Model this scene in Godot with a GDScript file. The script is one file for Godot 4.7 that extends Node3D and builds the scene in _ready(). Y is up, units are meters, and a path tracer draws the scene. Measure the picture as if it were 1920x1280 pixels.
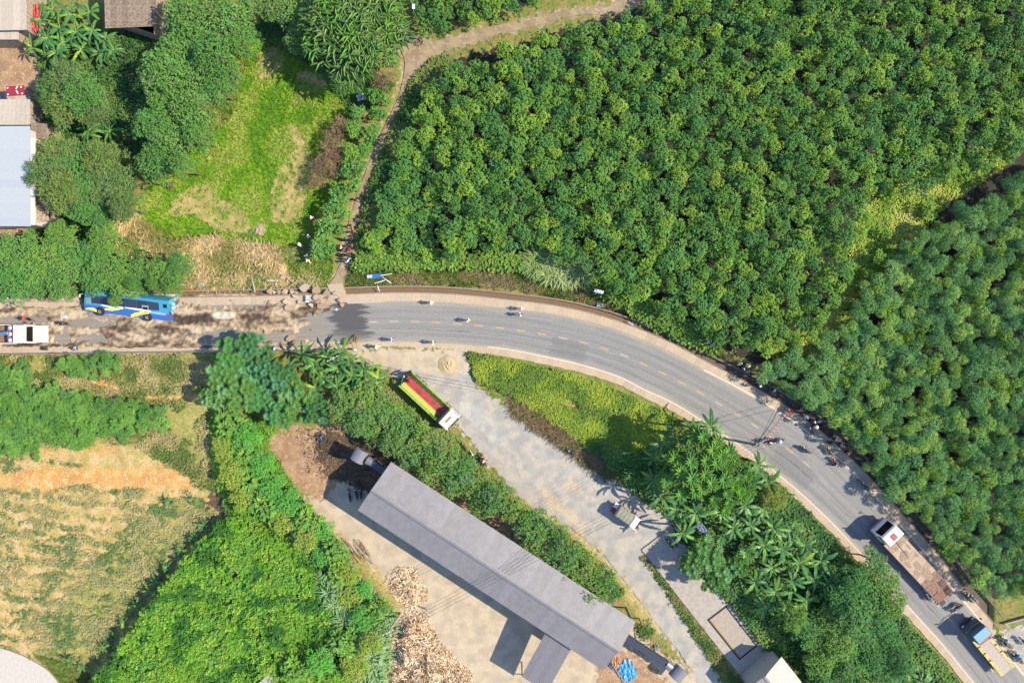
extends Node3D
# A bend in a country road seen from a drone: a bus on its side in the mud, rescue lorries, plantations, a timber shed.
# Plan units: the survey drawing counts 14 units to the metre, its middle lies under the drone at (960, 640).

const S := 14.0
const EYE := 91.43
const K := 2.35
var rng := RandomNumberGenerator.new()
var used := {}
var mats := {}
var tx := {}

func _ready() -> void:
	rng.seed = 77
	var cam := Camera3D.new()
	cam.name = "camera"
	cam.position = Vector3(0, EYE, 0)
	cam.rotation_degrees = Vector3(-90, 0, 0)
	cam.fov = 53.13
	cam.near = 0.5
	cam.far = 6000.0
	add_child(cam)
	cam.current = true
	var env := Environment.new()
	env.background_mode = Environment.BG_SKY
	var sky := Sky.new()
	var sm := ProceduralSkyMaterial.new()
	sm.sky_top_color = Color(0.42, 0.54, 0.74)
	sm.sky_horizon_color = Color(0.80, 0.83, 0.85)
	sm.sky_curve = 0.18
	sm.ground_bottom_color = Color(0.2, 0.22, 0.15)
	sm.ground_horizon_color = Color(0.5, 0.52, 0.48)
	sm.sun_angle_max = 3.0
	sky.sky_material = sm
	env.sky = sky
	env.background_energy_multiplier = 1.15
	env.tonemap_mode = Environment.TONE_MAPPER_LINEAR
	env.tonemap_exposure = 2.12
	env.sdfgi_enabled = true
	env.ssao_enabled = true
	env.ssil_enabled = true
	var we := WorldEnvironment.new()
	we.name = "world_environment"
	we.environment = env
	add_child(we)
	var sun := DirectionalLight3D.new()
	sun.name = "sun"
	sun.light_energy = 1.6
	sun.light_color = Color(1.0, 0.955, 0.87)
	sun.light_angular_distance = 0.5
	sun.shadow_enabled = true
	# the sun stands in the east, 41 degrees up; shadows run west and a touch north
	var el := deg_to_rad(41.0)
	var az := deg_to_rad(4.0)
	var to_sun := Vector3(cos(el) * cos(az), sin(el), cos(el) * sin(az))
	sun.basis = Basis.looking_at(-to_sun, Vector3.UP)
	add_child(sun)
	var t0 := Time.get_ticks_msec()
	textures()
	lay_land()
	print("land ", Time.get_ticks_msec() - t0)
	roads()
	mud()
	buildings()
	print("buildings ", Time.get_ticks_msec() - t0)
	plants()
	print("plants ", Time.get_ticks_msec() - t0)
	covers()
	print("covers ", Time.get_ticks_msec() - t0)
	vehicles()
	bikes()
	people()
	street_things()
	wood()
	print("all ", Time.get_ticks_msec() - t0)

# ---------------------------------------------------------------- helpers
func plan(px: float, py: float, h := 0.0) -> Vector3:
	# the drawing shows the head of a thing that is h metres tall
	var k := (1.0 - h / EYE) / S
	return Vector3((px - 960.0) * k, 0, (py - 640.0) * k)

func see(r: float, g: float, b: float) -> Color:
	var c := Color(r / 255.0, g / 255.0, b / 255.0).srgb_to_linear()
	return Color(c.r / K, c.g / K, c.b / K).linear_to_srgb()

func lin(r: float, g: float, b: float) -> Color:
	var c := Color(r / 255.0, g / 255.0, b / 255.0).srgb_to_linear()
	return Color(c.r / K, c.g / K, c.b / K)

func numbered(called: String) -> String:
	if not used.has(called):
		used[called] = 0
		return called
	used[called] += 1
	return "%s_%03d" % [called, used[called]]

func tag(o: Node, label: String, category: String, group := "") -> Node:
	o.set_meta("label", label)
	o.set_meta("category", category)
	if group != "":
		o.set_meta("group", group)
	return o

func thing(called: String, label: String, category: String, at := Vector3.ZERO, turn := 0.0, group := "") -> Node3D:
	var o := Node3D.new()
	o.name = numbered(called)
	add_child(o)
	o.position = at
	o.rotation.y = turn
	tag(o, label, category, group)
	return o

func part(parent: Node, called: String, mesh: Mesh, m: Material, xf := Transform3D()) -> MeshInstance3D:
	var o := MeshInstance3D.new()
	o.name = called
	o.mesh = mesh
	o.material_override = m
	o.transform = xf
	parent.add_child(o, true)
	return o

func top(called: String, mesh: Mesh, m: Material, label: String, category: String, group := "") -> MeshInstance3D:
	var o := MeshInstance3D.new()
	o.name = numbered(called)
	o.mesh = mesh
	o.material_override = m
	add_child(o)
	tag(o, label, category, group)
	return o

func struct(called: String, mesh: Mesh, m: Material) -> MeshInstance3D:
	var o := MeshInstance3D.new()
	o.name = numbered(called)
	o.mesh = mesh
	o.material_override = m
	add_child(o)
	o.set_meta("kind", "structure")
	return o

func dup(o: Node3D, at: Vector3, turn: float, label := "", group := "") -> Node3D:
	var r: Node3D = o.duplicate()
	var base: String = o.name
	var cut := base.rfind("_")
	if cut > 0 and base.substr(cut + 1).is_valid_int():
		base = base.substr(0, cut)
	r.name = numbered(base)
	add_child(r)
	r.position = at
	r.rotation.y = turn
	if label != "":
		r.set_meta("label", label)
	if group != "":
		r.set_meta("group", group)
	return r

func mat(c: Color, rough := 0.8, metal := 0.0, t := "", scale := 0.25) -> StandardMaterial3D:
	var key := "%s %s %s %s %s" % [c.to_html(), rough, metal, t, scale]
	if mats.has(key):
		return mats[key]
	var m := StandardMaterial3D.new()
	m.albedo_color = c
	m.roughness = rough
	m.metallic = metal
	m.cull_mode = BaseMaterial3D.CULL_DISABLED
	if t != "":
		m.albedo_texture = tx[t]
		m.uv1_triplanar = true
		m.uv1_world_triplanar = true
		m.uv1_scale = Vector3.ONE * scale
	mats[key] = m
	return m

func vmat(tint := Color.WHITE, rough := 0.8, back := Color.BLACK) -> StandardMaterial3D:
	var key := "v%s %s %s" % [tint.to_html(), rough, back.to_html()]
	if mats.has(key):
		return mats[key]
	var m := StandardMaterial3D.new()
	m.albedo_color = tint
	m.vertex_color_use_as_albedo = true
	m.roughness = rough
	m.metallic_specular = 0.27
	m.cull_mode = BaseMaterial3D.CULL_DISABLED
	if back != Color.BLACK:
		m.backlight_enabled = true
		m.backlight = back
	mats[key] = m
	return m

func glass_mat() -> StandardMaterial3D:
	return mat(Color(0.035, 0.045, 0.055), 0.12)

func ord_word(i: int) -> String:
	var w := ["first", "second", "third", "fourth", "fifth", "sixth", "seventh", "eighth", "ninth", "tenth", "eleventh", "twelfth", "thirteenth", "fourteenth", "fifteenth", "sixteenth", "seventeenth", "eighteenth", "nineteenth", "twentieth"]
	if i < w.size():
		return w[i]
	if i < 29:
		return "twenty-" + w[i - 20]
	return "thirtieth" if i == 29 else "thirty-" + w[(i - 30) % 20]

func noise(seed_: int, freq: float, oct := 3, type := FastNoiseLite.TYPE_SIMPLEX_SMOOTH) -> FastNoiseLite:
	var n := FastNoiseLite.new()
	n.seed = seed_
	n.frequency = freq
	n.noise_type = type
	n.fractal_octaves = oct
	return n

# ---------------------------------------------------------------- mesh builder
class MB:
	var v := PackedVector3Array()
	var n := PackedVector3Array()
	var c := PackedColorArray()
	var uv := PackedVector2Array()
	var col := Color.WHITE

	func tri(a: Vector3, b: Vector3, d: Vector3) -> void:
		var nn := (d - a).cross(b - a).normalized()
		v.append(a); v.append(b); v.append(d)
		n.append(nn); n.append(nn); n.append(nn)
		c.append(col); c.append(col); c.append(col)

	func quad(a: Vector3, b: Vector3, d: Vector3, e: Vector3) -> void:
		tri(a, b, d)
		tri(a, d, e)

	# a quad whose front is on its upper side
	func quad_up(a: Vector3, b: Vector3, d: Vector3, e: Vector3) -> void:
		if (d - a).cross(b - a).y + (e - a).cross(d - a).y >= 0.0:
			quad(a, b, d, e)
		else:
			tri(a, d, b)
			tri(a, e, d)

	func trin(a: Vector3, b: Vector3, d: Vector3, na: Vector3, nb: Vector3, nd: Vector3) -> void:
		if (d - a).cross(b - a).dot(na + nb + nd) < 0.0:
			trin(a, d, b, na, nd, nb)
			return
		v.append(a); v.append(b); v.append(d)
		n.append(na); n.append(nb); n.append(nd)
		c.append(col); c.append(col); c.append(col)

	# a convex face turned away from the given inside point
	func face(p: Array, inside: Vector3) -> void:
		var mid := Vector3.ZERO
		for q: Vector3 in p:
			mid += q
		mid /= p.size()
		var nn: Vector3 = (p[2] - p[0]).cross(p[1] - p[0])
		var ok := nn.dot(mid - inside) >= 0.0
		for i in range(1, p.size() - 1):
			if ok:
				tri(p[0], p[i], p[i + 1])
			else:
				tri(p[0], p[i + 1], p[i])

	func box(at: Vector3, size: Vector3, b := Basis()) -> void:
		var h := size * 0.5
		var p := []
		for i in 8:
			p.append(at + b * Vector3(h.x * (1 if i & 1 else -1), h.y * (1 if i & 2 else -1), h.z * (1 if i & 4 else -1)))
		for f in [[0, 1, 3, 2], [4, 5, 7, 6], [0, 1, 5, 4], [2, 3, 7, 6], [0, 2, 6, 4], [1, 3, 7, 5]]:
			face([p[f[0]], p[f[1]], p[f[2]], p[f[3]]], at)

	# a box with chamfered edges
	func cbox(at: Vector3, size: Vector3, ch: float, b := Basis()) -> void:
		var h := size * 0.5
		var q := func(s: Vector3, ax: int) -> Vector3:
			var w := Vector3(s.x * (h.x - ch), s.y * (h.y - ch), s.z * (h.z - ch))
			w[ax] = s[ax] * h[ax]
			return at + b * w
		for ax in 3:
			var a1 := (ax + 1) % 3
			var a2 := (ax + 2) % 3
			for sg in [-1, 1]:
				var p := []
				for st in [[-1, -1], [1, -1], [1, 1], [-1, 1]]:
					var s := Vector3.ZERO
					s[ax] = sg; s[a1] = st[0]; s[a2] = st[1]
					p.append(q.call(s, ax))
				face(p, at)
			for s1 in [-1, 1]:
				for s2 in [-1, 1]:
					var lo := Vector3.ZERO
					lo[ax] = -1; lo[a1] = s1; lo[a2] = s2
					var hi := lo
					hi[ax] = 1
					face([q.call(lo, a1), q.call(hi, a1), q.call(hi, a2), q.call(lo, a2)], at)
		for i in 8:
			var s := Vector3(1 if i & 1 else -1, 1 if i & 2 else -1, 1 if i & 4 else -1)
			face([q.call(s, 0), q.call(s, 1), q.call(s, 2)], at)

	# outline in (z, y) drawn out along x
	func prism(p: Array, x0: float, x1: float) -> void:
		var mid := Vector3.ZERO
		for q: Vector2 in p:
			mid += Vector3((x0 + x1) * 0.5, q.y, q.x) / p.size()
		var a := []
		var b := []
		for q: Vector2 in p:
			a.append(Vector3(x0, q.y, q.x))
			b.append(Vector3(x1, q.y, q.x))
		face(a, mid)
		face(b, mid)
		for i in p.size():
			var j := (i + 1) % p.size()
			face([a[i], b[i], b[j], a[j]], mid)

	# outline in (x, y) drawn out along z
	func slab(p: Array, z0: float, z1: float) -> void:
		var mid := Vector3.ZERO
		for q: Vector2 in p:
			mid += Vector3(q.x, q.y, (z0 + z1) * 0.5) / p.size()
		var a := []
		var b := []
		for q: Vector2 in p:
			a.append(Vector3(q.x, q.y, z0))
			b.append(Vector3(q.x, q.y, z1))
		face(a, mid)
		face(b, mid)
		for i in p.size():
			var j := (i + 1) % p.size()
			face([a[i], b[i], b[j], a[j]], mid)

	func tube(p: Array, r: Array, sides := 6, caps := true) -> void:
		var rings := []
		for i in p.size():
			var t: Vector3 = (p[mini(i + 1, p.size() - 1)] - p[maxi(i - 1, 0)]).normalized()
			var u := t.cross(Vector3.UP if absf(t.y) < 0.9 else Vector3.RIGHT).normalized()
			var w := t.cross(u)
			var ring := []
			for k in sides:
				var a := TAU * k / sides
				ring.append((u * cos(a) + w * sin(a)))
			rings.append(ring)
		for i in p.size() - 1:
			for k in sides:
				var k2 := (k + 1) % sides
				var a: Vector3 = p[i] + rings[i][k] * r[i]
				var b: Vector3 = p[i] + rings[i][k2] * r[i]
				var d: Vector3 = p[i + 1] + rings[i + 1][k2] * r[i + 1]
				var e: Vector3 = p[i + 1] + rings[i + 1][k] * r[i + 1]
				trin(a, b, d, rings[i][k], rings[i][k2], rings[i + 1][k2])
				trin(a, d, e, rings[i][k], rings[i + 1][k2], rings[i + 1][k])
		if caps:
			for i in [0, p.size() - 1]:
				var f := []
				for k in sides:
					f.append(p[i] + rings[i][k] * r[i])
				var other: Vector3 = p[1] if i == 0 else p[i - 1]
				face(f, other)

	func ball(at: Vector3, r: Vector3, rows := 5, sides := 8) -> void:
		for i in rows:
			var a0 := PI * i / rows
			var a1 := PI * (i + 1) / rows
			for k in sides:
				var b0 := TAU * k / sides
				var b1 := TAU * (k + 1) / sides
				var u := [Vector3(sin(a0) * cos(b0), cos(a0), sin(a0) * sin(b0)), Vector3(sin(a0) * cos(b1), cos(a0), sin(a0) * sin(b1)), Vector3(sin(a1) * cos(b1), cos(a1), sin(a1) * sin(b1)), Vector3(sin(a1) * cos(b0), cos(a1), sin(a1) * sin(b0))]
				if i > 0:
					trin(at + u[0] * r, at + u[1] * r, at + u[2] * r, u[0], u[1], u[2])
				if i < rows - 1:
					trin(at + u[0] * r, at + u[2] * r, at + u[3] * r, u[0], u[2], u[3])

	# a wheel across z: the outline (radius, z) turned round
	func wheel(at: Vector3, p: Array, sides := 18) -> void:
		for k in sides:
			var a0 := TAU * k / sides
			var a1 := TAU * (k + 1) / sides
			var u0 := Vector3(cos(a0), sin(a0), 0)
			var u1 := Vector3(cos(a1), sin(a1), 0)
			for i in p.size() - 1:
				var s: Vector2 = p[i]
				var t: Vector2 = p[i + 1]
				var z0 := Vector3(0, 0, s.y)
				var z1 := Vector3(0, 0, t.y)
				quad(at + u0 * s.x + z0, at + u1 * s.x + z0, at + u1 * t.x + z1, at + u0 * t.x + z1)

	func leaf(p: Vector3, dir: Vector3, nrm: Vector3, length: float, width: float, droop := 0.2) -> void:
		var side := dir.cross(nrm).normalized() * width * 0.5
		var up := side.cross(dir).normalized()
		if up.y < 0:
			up = -up
		var mid := p + dir * length * 0.45 + up * length * 0.04
		var tip := p + dir * length - up * length * droop
		tri(p, mid + side, tip)
		tri(p, tip, mid - side)

	func mesh() -> ArrayMesh:
		var a := []
		a.resize(Mesh.ARRAY_MAX)
		a[Mesh.ARRAY_VERTEX] = v
		a[Mesh.ARRAY_NORMAL] = n
		a[Mesh.ARRAY_COLOR] = c
		if uv.size() == v.size():
			a[Mesh.ARRAY_TEX_UV] = uv
		var m := ArrayMesh.new()
		m.add_surface_from_arrays(Mesh.PRIMITIVE_TRIANGLES, a)
		return m

func textures() -> void:
	# grey-scale wear that multiplies a colour
	var a := noise(3, 0.02, 5).get_seamless_image(512, 512)
	var b := noise(9, 0.15, 2).get_seamless_image(512, 512)
	for spec in [["grain", 0.88, 1.0, 0.55], ["dirt", 0.66, 1.0, 0.7], ["fine", 0.9, 1.0, 0.2]]:
		var im := Image.create(512, 512, false, Image.FORMAT_RGB8)
		var d := PackedByteArray()
		d.resize(512 * 512 * 3)
		var da := a.get_data()
		var db := b.get_data()
		for i in 512 * 512:
			var w: float = (da[i] * spec[3] + db[i] * (1.0 - spec[3])) / 255.0
			var g := int(255.0 * lerpf(spec[1], spec[2], smoothstep(0.2, 0.75, w)))
			d[i * 3] = g
			d[i * 3 + 1] = int(g * (0.97 if spec[0] != "dirt" else 0.9 + 0.1 * w))
			d[i * 3 + 2] = int(g * (0.94 if spec[0] != "dirt" else 0.8 + 0.2 * w))
		im.set_data(512, 512, false, Image.FORMAT_RGB8, d)
		im.generate_mipmaps()
		tx[spec[0]] = ImageTexture.create_from_image(im)

# ---------------------------------------------------------------- land
const XH := 80.0
const ZH := 54.0
const MW := 2048
const MH := 1382
var lab := PackedByteArray()
var ground_mat: StandardMaterial3D
var hgrid := PackedFloat32Array()
const GX := 321
const GZ := 217

func spline(p: Array, step := 1.0, closed := false) -> PackedVector2Array:
	# through plan points, spaced evenly in plan units
	var out := PackedVector2Array()
	var n := p.size()
	for i in (n if closed else n - 1):
		var a: Vector2 = p[(i - 1 + n) % n] if closed or i > 0 else p[0] * 2 - p[1]
		var b: Vector2 = p[i]
		var c: Vector2 = p[(i + 1) % n]
		var d: Vector2 = p[(i + 2) % n] if closed or i < n - 2 else p[n - 1] * 2 - p[n - 2]
		var k := maxi(1, int(b.distance_to(c) / step))
		for j in k:
			out.append(b.cubic_interpolate(c, a, d, float(j) / k))
	if not closed:
		out.append(p[n - 1])
	return out

func V(a: Array) -> Array:
	var out := []
	for i in range(0, a.size(), 2):
		out.append(Vector2(a[i], a[i + 1]))
	return out

func to_m(p: PackedVector2Array) -> PackedVector2Array:
	var o := PackedVector2Array()
	for q in p:
		o.append((q - Vector2(960, 640)) / S)
	return o

func paint(im: Image, label: int, pts: Array) -> void:
	# fill a plan polygon in the map of ground kinds
	var r := MW / (2.0 * XH)
	var p := []
	for q: Vector2 in pts:
		p.append(Vector2(((q.x - 960) / S + XH) * r, ((q.y - 640) / S + ZH) * r))
	var lo := MH
	var hi := 0
	for q: Vector2 in p:
		lo = mini(lo, int(q.y))
		hi = maxi(hi, int(q.y) + 1)
	for y in range(maxi(lo, 0), mini(hi, MH - 1) + 1):
		var xs := []
		for i in p.size():
			var a: Vector2 = p[i]
			var b: Vector2 = p[(i + 1) % p.size()]
			if (a.y <= y and b.y > y) or (b.y <= y and a.y > y):
				xs.append(a.x + (y - a.y) / (b.y - a.y) * (b.x - a.x))
		xs.sort()
		for i in range(0, xs.size() - 1, 2):
			im.fill_rect(Rect2i(int(xs[i]), y, maxi(1, int(xs[i + 1]) - int(xs[i])), 1), Color8(label, label, label))

func blob(cx: float, cy: float, rx: float, ry: float, turn := 0.0) -> Array:
	var o := []
	for i in 20:
		var a := TAU * i / 20
		o.append(Vector2(cx, cy) + Vector2(cos(a) * rx, sin(a) * ry).rotated(deg_to_rad(turn)))
	return o

func label_at(x: float, z: float) -> int:
	var r := MW / (2.0 * XH)
	var ix := clampi(int((x + XH) * r), 0, MW - 1)
	var iz := clampi(int((z + ZH) * r), 0, MH - 1)
	return lab[iz * MW + ix]

func ground_y(x: float, z: float) -> float:
	var fx := clampf((x + XH) / (2 * XH) * (GX - 1), 0, GX - 1.001)
	var fz := clampf((z + ZH) / (2 * ZH) * (GZ - 1), 0, GZ - 1.001)
	var i := int(fx)
	var j := int(fz)
	fx -= i
	fz -= j
	return lerpf(lerpf(hgrid[j * GX + i], hgrid[j * GX + i + 1], fx), lerpf(hgrid[(j + 1) * GX + i], hgrid[(j + 1) * GX + i + 1], fx), fz)

const SIDE_ROAD := [640, 657, 700, 650, 800, 652, 872, 660, 884, 690, 892, 722, 960, 768, 1040, 826, 1110, 882, 1180, 916, 1262, 966, 1275, 1000, 1215, 1042, 1290, 1150, 1395, 1290, 1330, 1330, 1300, 1262, 1240, 1180, 1180, 1100, 1125, 1035, 1062, 985, 985, 942, 925, 880, 862, 803, 800, 745, 740, 705, 700, 680]
const YARD := [560, 930, 600, 940, 640, 900, 700, 880, 740, 880, 960, 1020, 1180, 1165, 1230, 1215, 1300, 1262, 1330, 1340, 720, 1340, 728, 1240, 742, 1150, 700, 1090, 640, 1020, 600, 975]
const TRACK := [601, 556, 640, 556, 655, 505, 664, 465, 672, 410, 690, 345, 712, 290, 733, 240, 755, 190, 777, 135, 800, 118, 860, 90, 920, 72, 1000, 52, 1080, 32, 1170, 26, 1230, -10, 1240, -60, 1180, -60, 1150, 4, 1070, 14, 985, 32, 910, 48, 830, 70, 790, 72, 765, 58, 752, 30, 742, -10, 738, -60, 726, -60, 732, 0, 738, 50, 742, 85, 755, 110, 752, 150, 740, 190, 715, 240, 690, 300, 672, 350, 655, 400, 645, 450, 630, 505]
const BIT_ROAD := [-80, 1195, 0, 1212, 60, 1235, 105, 1270, 130, 1340, -80, 1340]

func lay_land() -> void:
	var im := Image.create(MW, MH, false, Image.FORMAT_L8)
	im.fill(Color8(8, 8, 8))
	paint(im, 0, V([690, 480, 700, 400, 750, 260, 780, 180, 830, 118, 1040, 60, 1230, 10, 1260, -150, 2100, -150, 2100, 1130, 1880, 1130, 1840, 1095, 1680, 925, 1560, 785, 1440, 700, 1340, 640, 1150, 545, 1030, 490, 860, 490]))
	paint(im, 0, V([770, -150, 770, 10, 800, 52, 960, 16, 1060, -20, 1080, -150]))
	# houses and yard at the upper left
	paint(im, 9, V([-80, 60, 90, 60, 110, 140, 70, 180, -80, 190]))
	paint(im, 11, V([-80, 178, 60, 178, 60, 240, -80, 240]))
	paint(im, 9, V([-80, 420, 100, 420, 70, 480, -80, 490]))
	paint(im, 7, V([60, 60, 290, 60, 280, 300, 120, 330, 90, 120]))
	paint(im, 9, V([190, 120, 270, 130, 260, 165, 170, 170]))
	# the meadow
	paint(im, 1, V([440, 40, 520, 60, 600, 110, 660, 170, 660, 250, 650, 300, 600, 440, 540, 470, 330, 460, 250, 420, 255, 380, 330, 300, 400, 220]))
	paint(im, 2, blob(590, 150, 36, 14, 20))
	paint(im, 2, blob(505, 120, 26, 34, 20))
	paint(im, 2, blob(560, 260, 34, 12, 60))
	paint(im, 2, blob(548, 350, 38, 78, 20))
	paint(im, 2, blob(410, 400, 70, 30, 25))
	paint(im, 2, blob(360, 375, 24, 50, 60))
	paint(im, 8, V([340, 450, 470, 452, 560, 462, 620, 500, 600, 530, 540, 520, 380, 490]))
	paint(im, 2, V([200, 420, 340, 458, 520, 470, 530, 530, 480, 545, 330, 545, 330, 500, 220, 490]))
	paint(im, 9, blob(590, 535, 44, 22, -10))
	paint(im, 3, blob(525, 503, 18, 12))
	# verge above the road
	paint(im, 8, V([640, 500, 720, 495, 860, 500, 960, 505, 1050, 520, 1110, 540, 1180, 580, 1260, 610, 1330, 650, 1400, 690, 1380, 720, 1250, 655, 1100, 590, 950, 560, 800, 550, 640, 560]))
	paint(im, 2, V([860, 505, 960, 520, 1050, 540, 1110, 560, 1100, 580, 1000, 552, 860, 535]))
	# a clearing between the plantations
	paint(im, 15, V([1930, 270, 1850, 330, 1760, 390, 1700, 470, 1630, 560, 1600, 560, 1600, 470, 1620, 420, 1650, 350, 1760, 300, 1880, 270]))
	paint(im, 2, blob(1660, 415, 26, 14, -35))
	paint(im, 15, V([1430, 640, 1520, 600, 1560, 640, 1520, 690, 1470, 690]))
	# slope at the lower right of the road
	paint(im, 8, V([1860, 1120, 2000, 1110, 2000, 1165, 1895, 1175]))
	paint(im, 11, V([1880, 1180, 2060, 1150, 2060, 1420, 1960, 1420, 1925, 1270]))
	# grass bank between the main and the side road
	paint(im, 1, V([875, 655, 960, 672, 1080, 700, 1170, 735, 1260, 780, 1330, 820, 1440, 900, 1520, 980, 1640, 1100, 1740, 1220, 1820, 1330, 1440, 1330, 1330, 1100, 1250, 980, 1100, 860, 960, 760, 890, 710]))
	paint(im, 7, V([1200, 870, 1300, 820, 1440, 900, 1640, 1100, 1760, 1250, 1800, 1330, 1480, 1330, 1360, 1110, 1270, 1000]))
	paint(im, 2, V([940, 735, 1000, 770, 1070, 810, 1130, 860, 1120, 885, 1040, 830, 960, 775]))
	paint(im, 2, blob(1072, 758, 22, 10, 20))
	# lower left fields
	paint(im, 10, V([-80, 664, 390, 660, 420, 700, 420, 960, 330, 940, -80, 860]))
	paint(im, 14, V([-80, 850, 120, 835, 250, 830, 360, 900, 420, 960, 180, 1275, 100, 1260, -80, 1200]))
	paint(im, 10, V([270, 960, 330, 930, 420, 960, 180, 1275, 60, 1235, 110, 1150, 190, 1040]))
	paint(im, 2, V([190, 900, 300, 890, 360, 910, 350, 920, 230, 915]))
	paint(im, 3, V([-80, 874, 0, 886, 60, 876, 160, 874, 220, 880, 290, 872, 345, 884, 372, 908, 340, 922, 250, 914, 200, 920, 160, 908, 90, 918, 30, 914, -80, 930]))
	paint(im, 3, V([20, 855, 130, 842, 220, 836, 220, 848, 120, 850]))
	paint(im, 3, V([250, 742, 390, 735, 390, 748, 300, 750]))
	paint(im, 3, V([165, 705, 235, 725, 225, 735, 175, 720]))
	paint(im, 7, V([395, 920, 430, 925, 425, 965, 380, 950]))
	paint(im, 8, V([60, 1215, 150, 1240, 210, 1290, 120, 1300]))
	# thicket overgrown with creepers
	paint(im, 12, V([430, 962, 470, 975, 560, 1010, 640, 1080, 720, 1170, 722, 1240, 715, 1340, 120, 1340, 185, 1268, 240, 1190, 300, 1110, 370, 1020]))
	paint(im, 8, V([395, 760, 520, 790, 500, 830, 560, 920, 640, 1010, 735, 1140, 720, 1170, 620, 1080, 520, 1000, 430, 960, 400, 870]))
	# shed yard
	paint(im, 9, V([500, 820, 560, 800, 640, 800, 720, 830, 760, 860, 740, 900, 640, 910, 600, 950, 545, 900, 510, 870]))
	paint(im, 5, V(YARD))
	paint(im, 7, V([595, 810, 680, 810, 740, 840, 760, 870, 700, 930, 650, 900, 610, 895, 590, 850]))
	paint(im, 9, blob(545, 860, 30, 26))
	paint(im, 2, V([615, 985, 700, 1060, 760, 1130, 745, 1160, 690, 1080, 620, 1005]))
	paint(im, 9, V([1150, 1205, 1200, 1230, 1250, 1275, 1240, 1340, 1120, 1340, 1120, 1250]))
	paint(im, 9, V([735, 870, 960, 1010, 1180, 1150, 1150, 1120, 980, 960, 780, 850]))
	paint(im, 4, V(SIDE_ROAD))
	paint(im, 2, V([985, 942, 1062, 985, 1125, 1035, 1180, 1100, 1240, 1180, 1225, 1190, 1160, 1110, 1110, 1050, 1050, 1000, 975, 952]))
	paint(im, 5, V([645, 660, 700, 652, 860, 655, 880, 690, 850, 700, 760, 690, 700, 690]))
	paint(im, 3, blob(838, 684, 16, 13))
	paint(im, 5, V([1000, 900, 1040, 930, 1100, 985, 1095, 995, 1030, 950]))
	paint(im, 5, blob(1075, 912, 22, 8, 30))
	paint(im, 13, blob(900, 790, 60, 16, 42))
	paint(im, 8, V([1195, 1030, 1230, 1060, 1330, 1190, 1420, 1330, 1390, 1330, 1270, 1140]))
	paint(im, 6, V(TRACK))
	paint(im, 13, V(BIT_ROAD))
	lab = im.get_data()
	ground_sheet()
	paved("side_road", SIDE_ROAD, 0.0)
	paved("yard", YARD, 0.004)
	paved("dirt_track", TRACK, -0.01)

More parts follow.
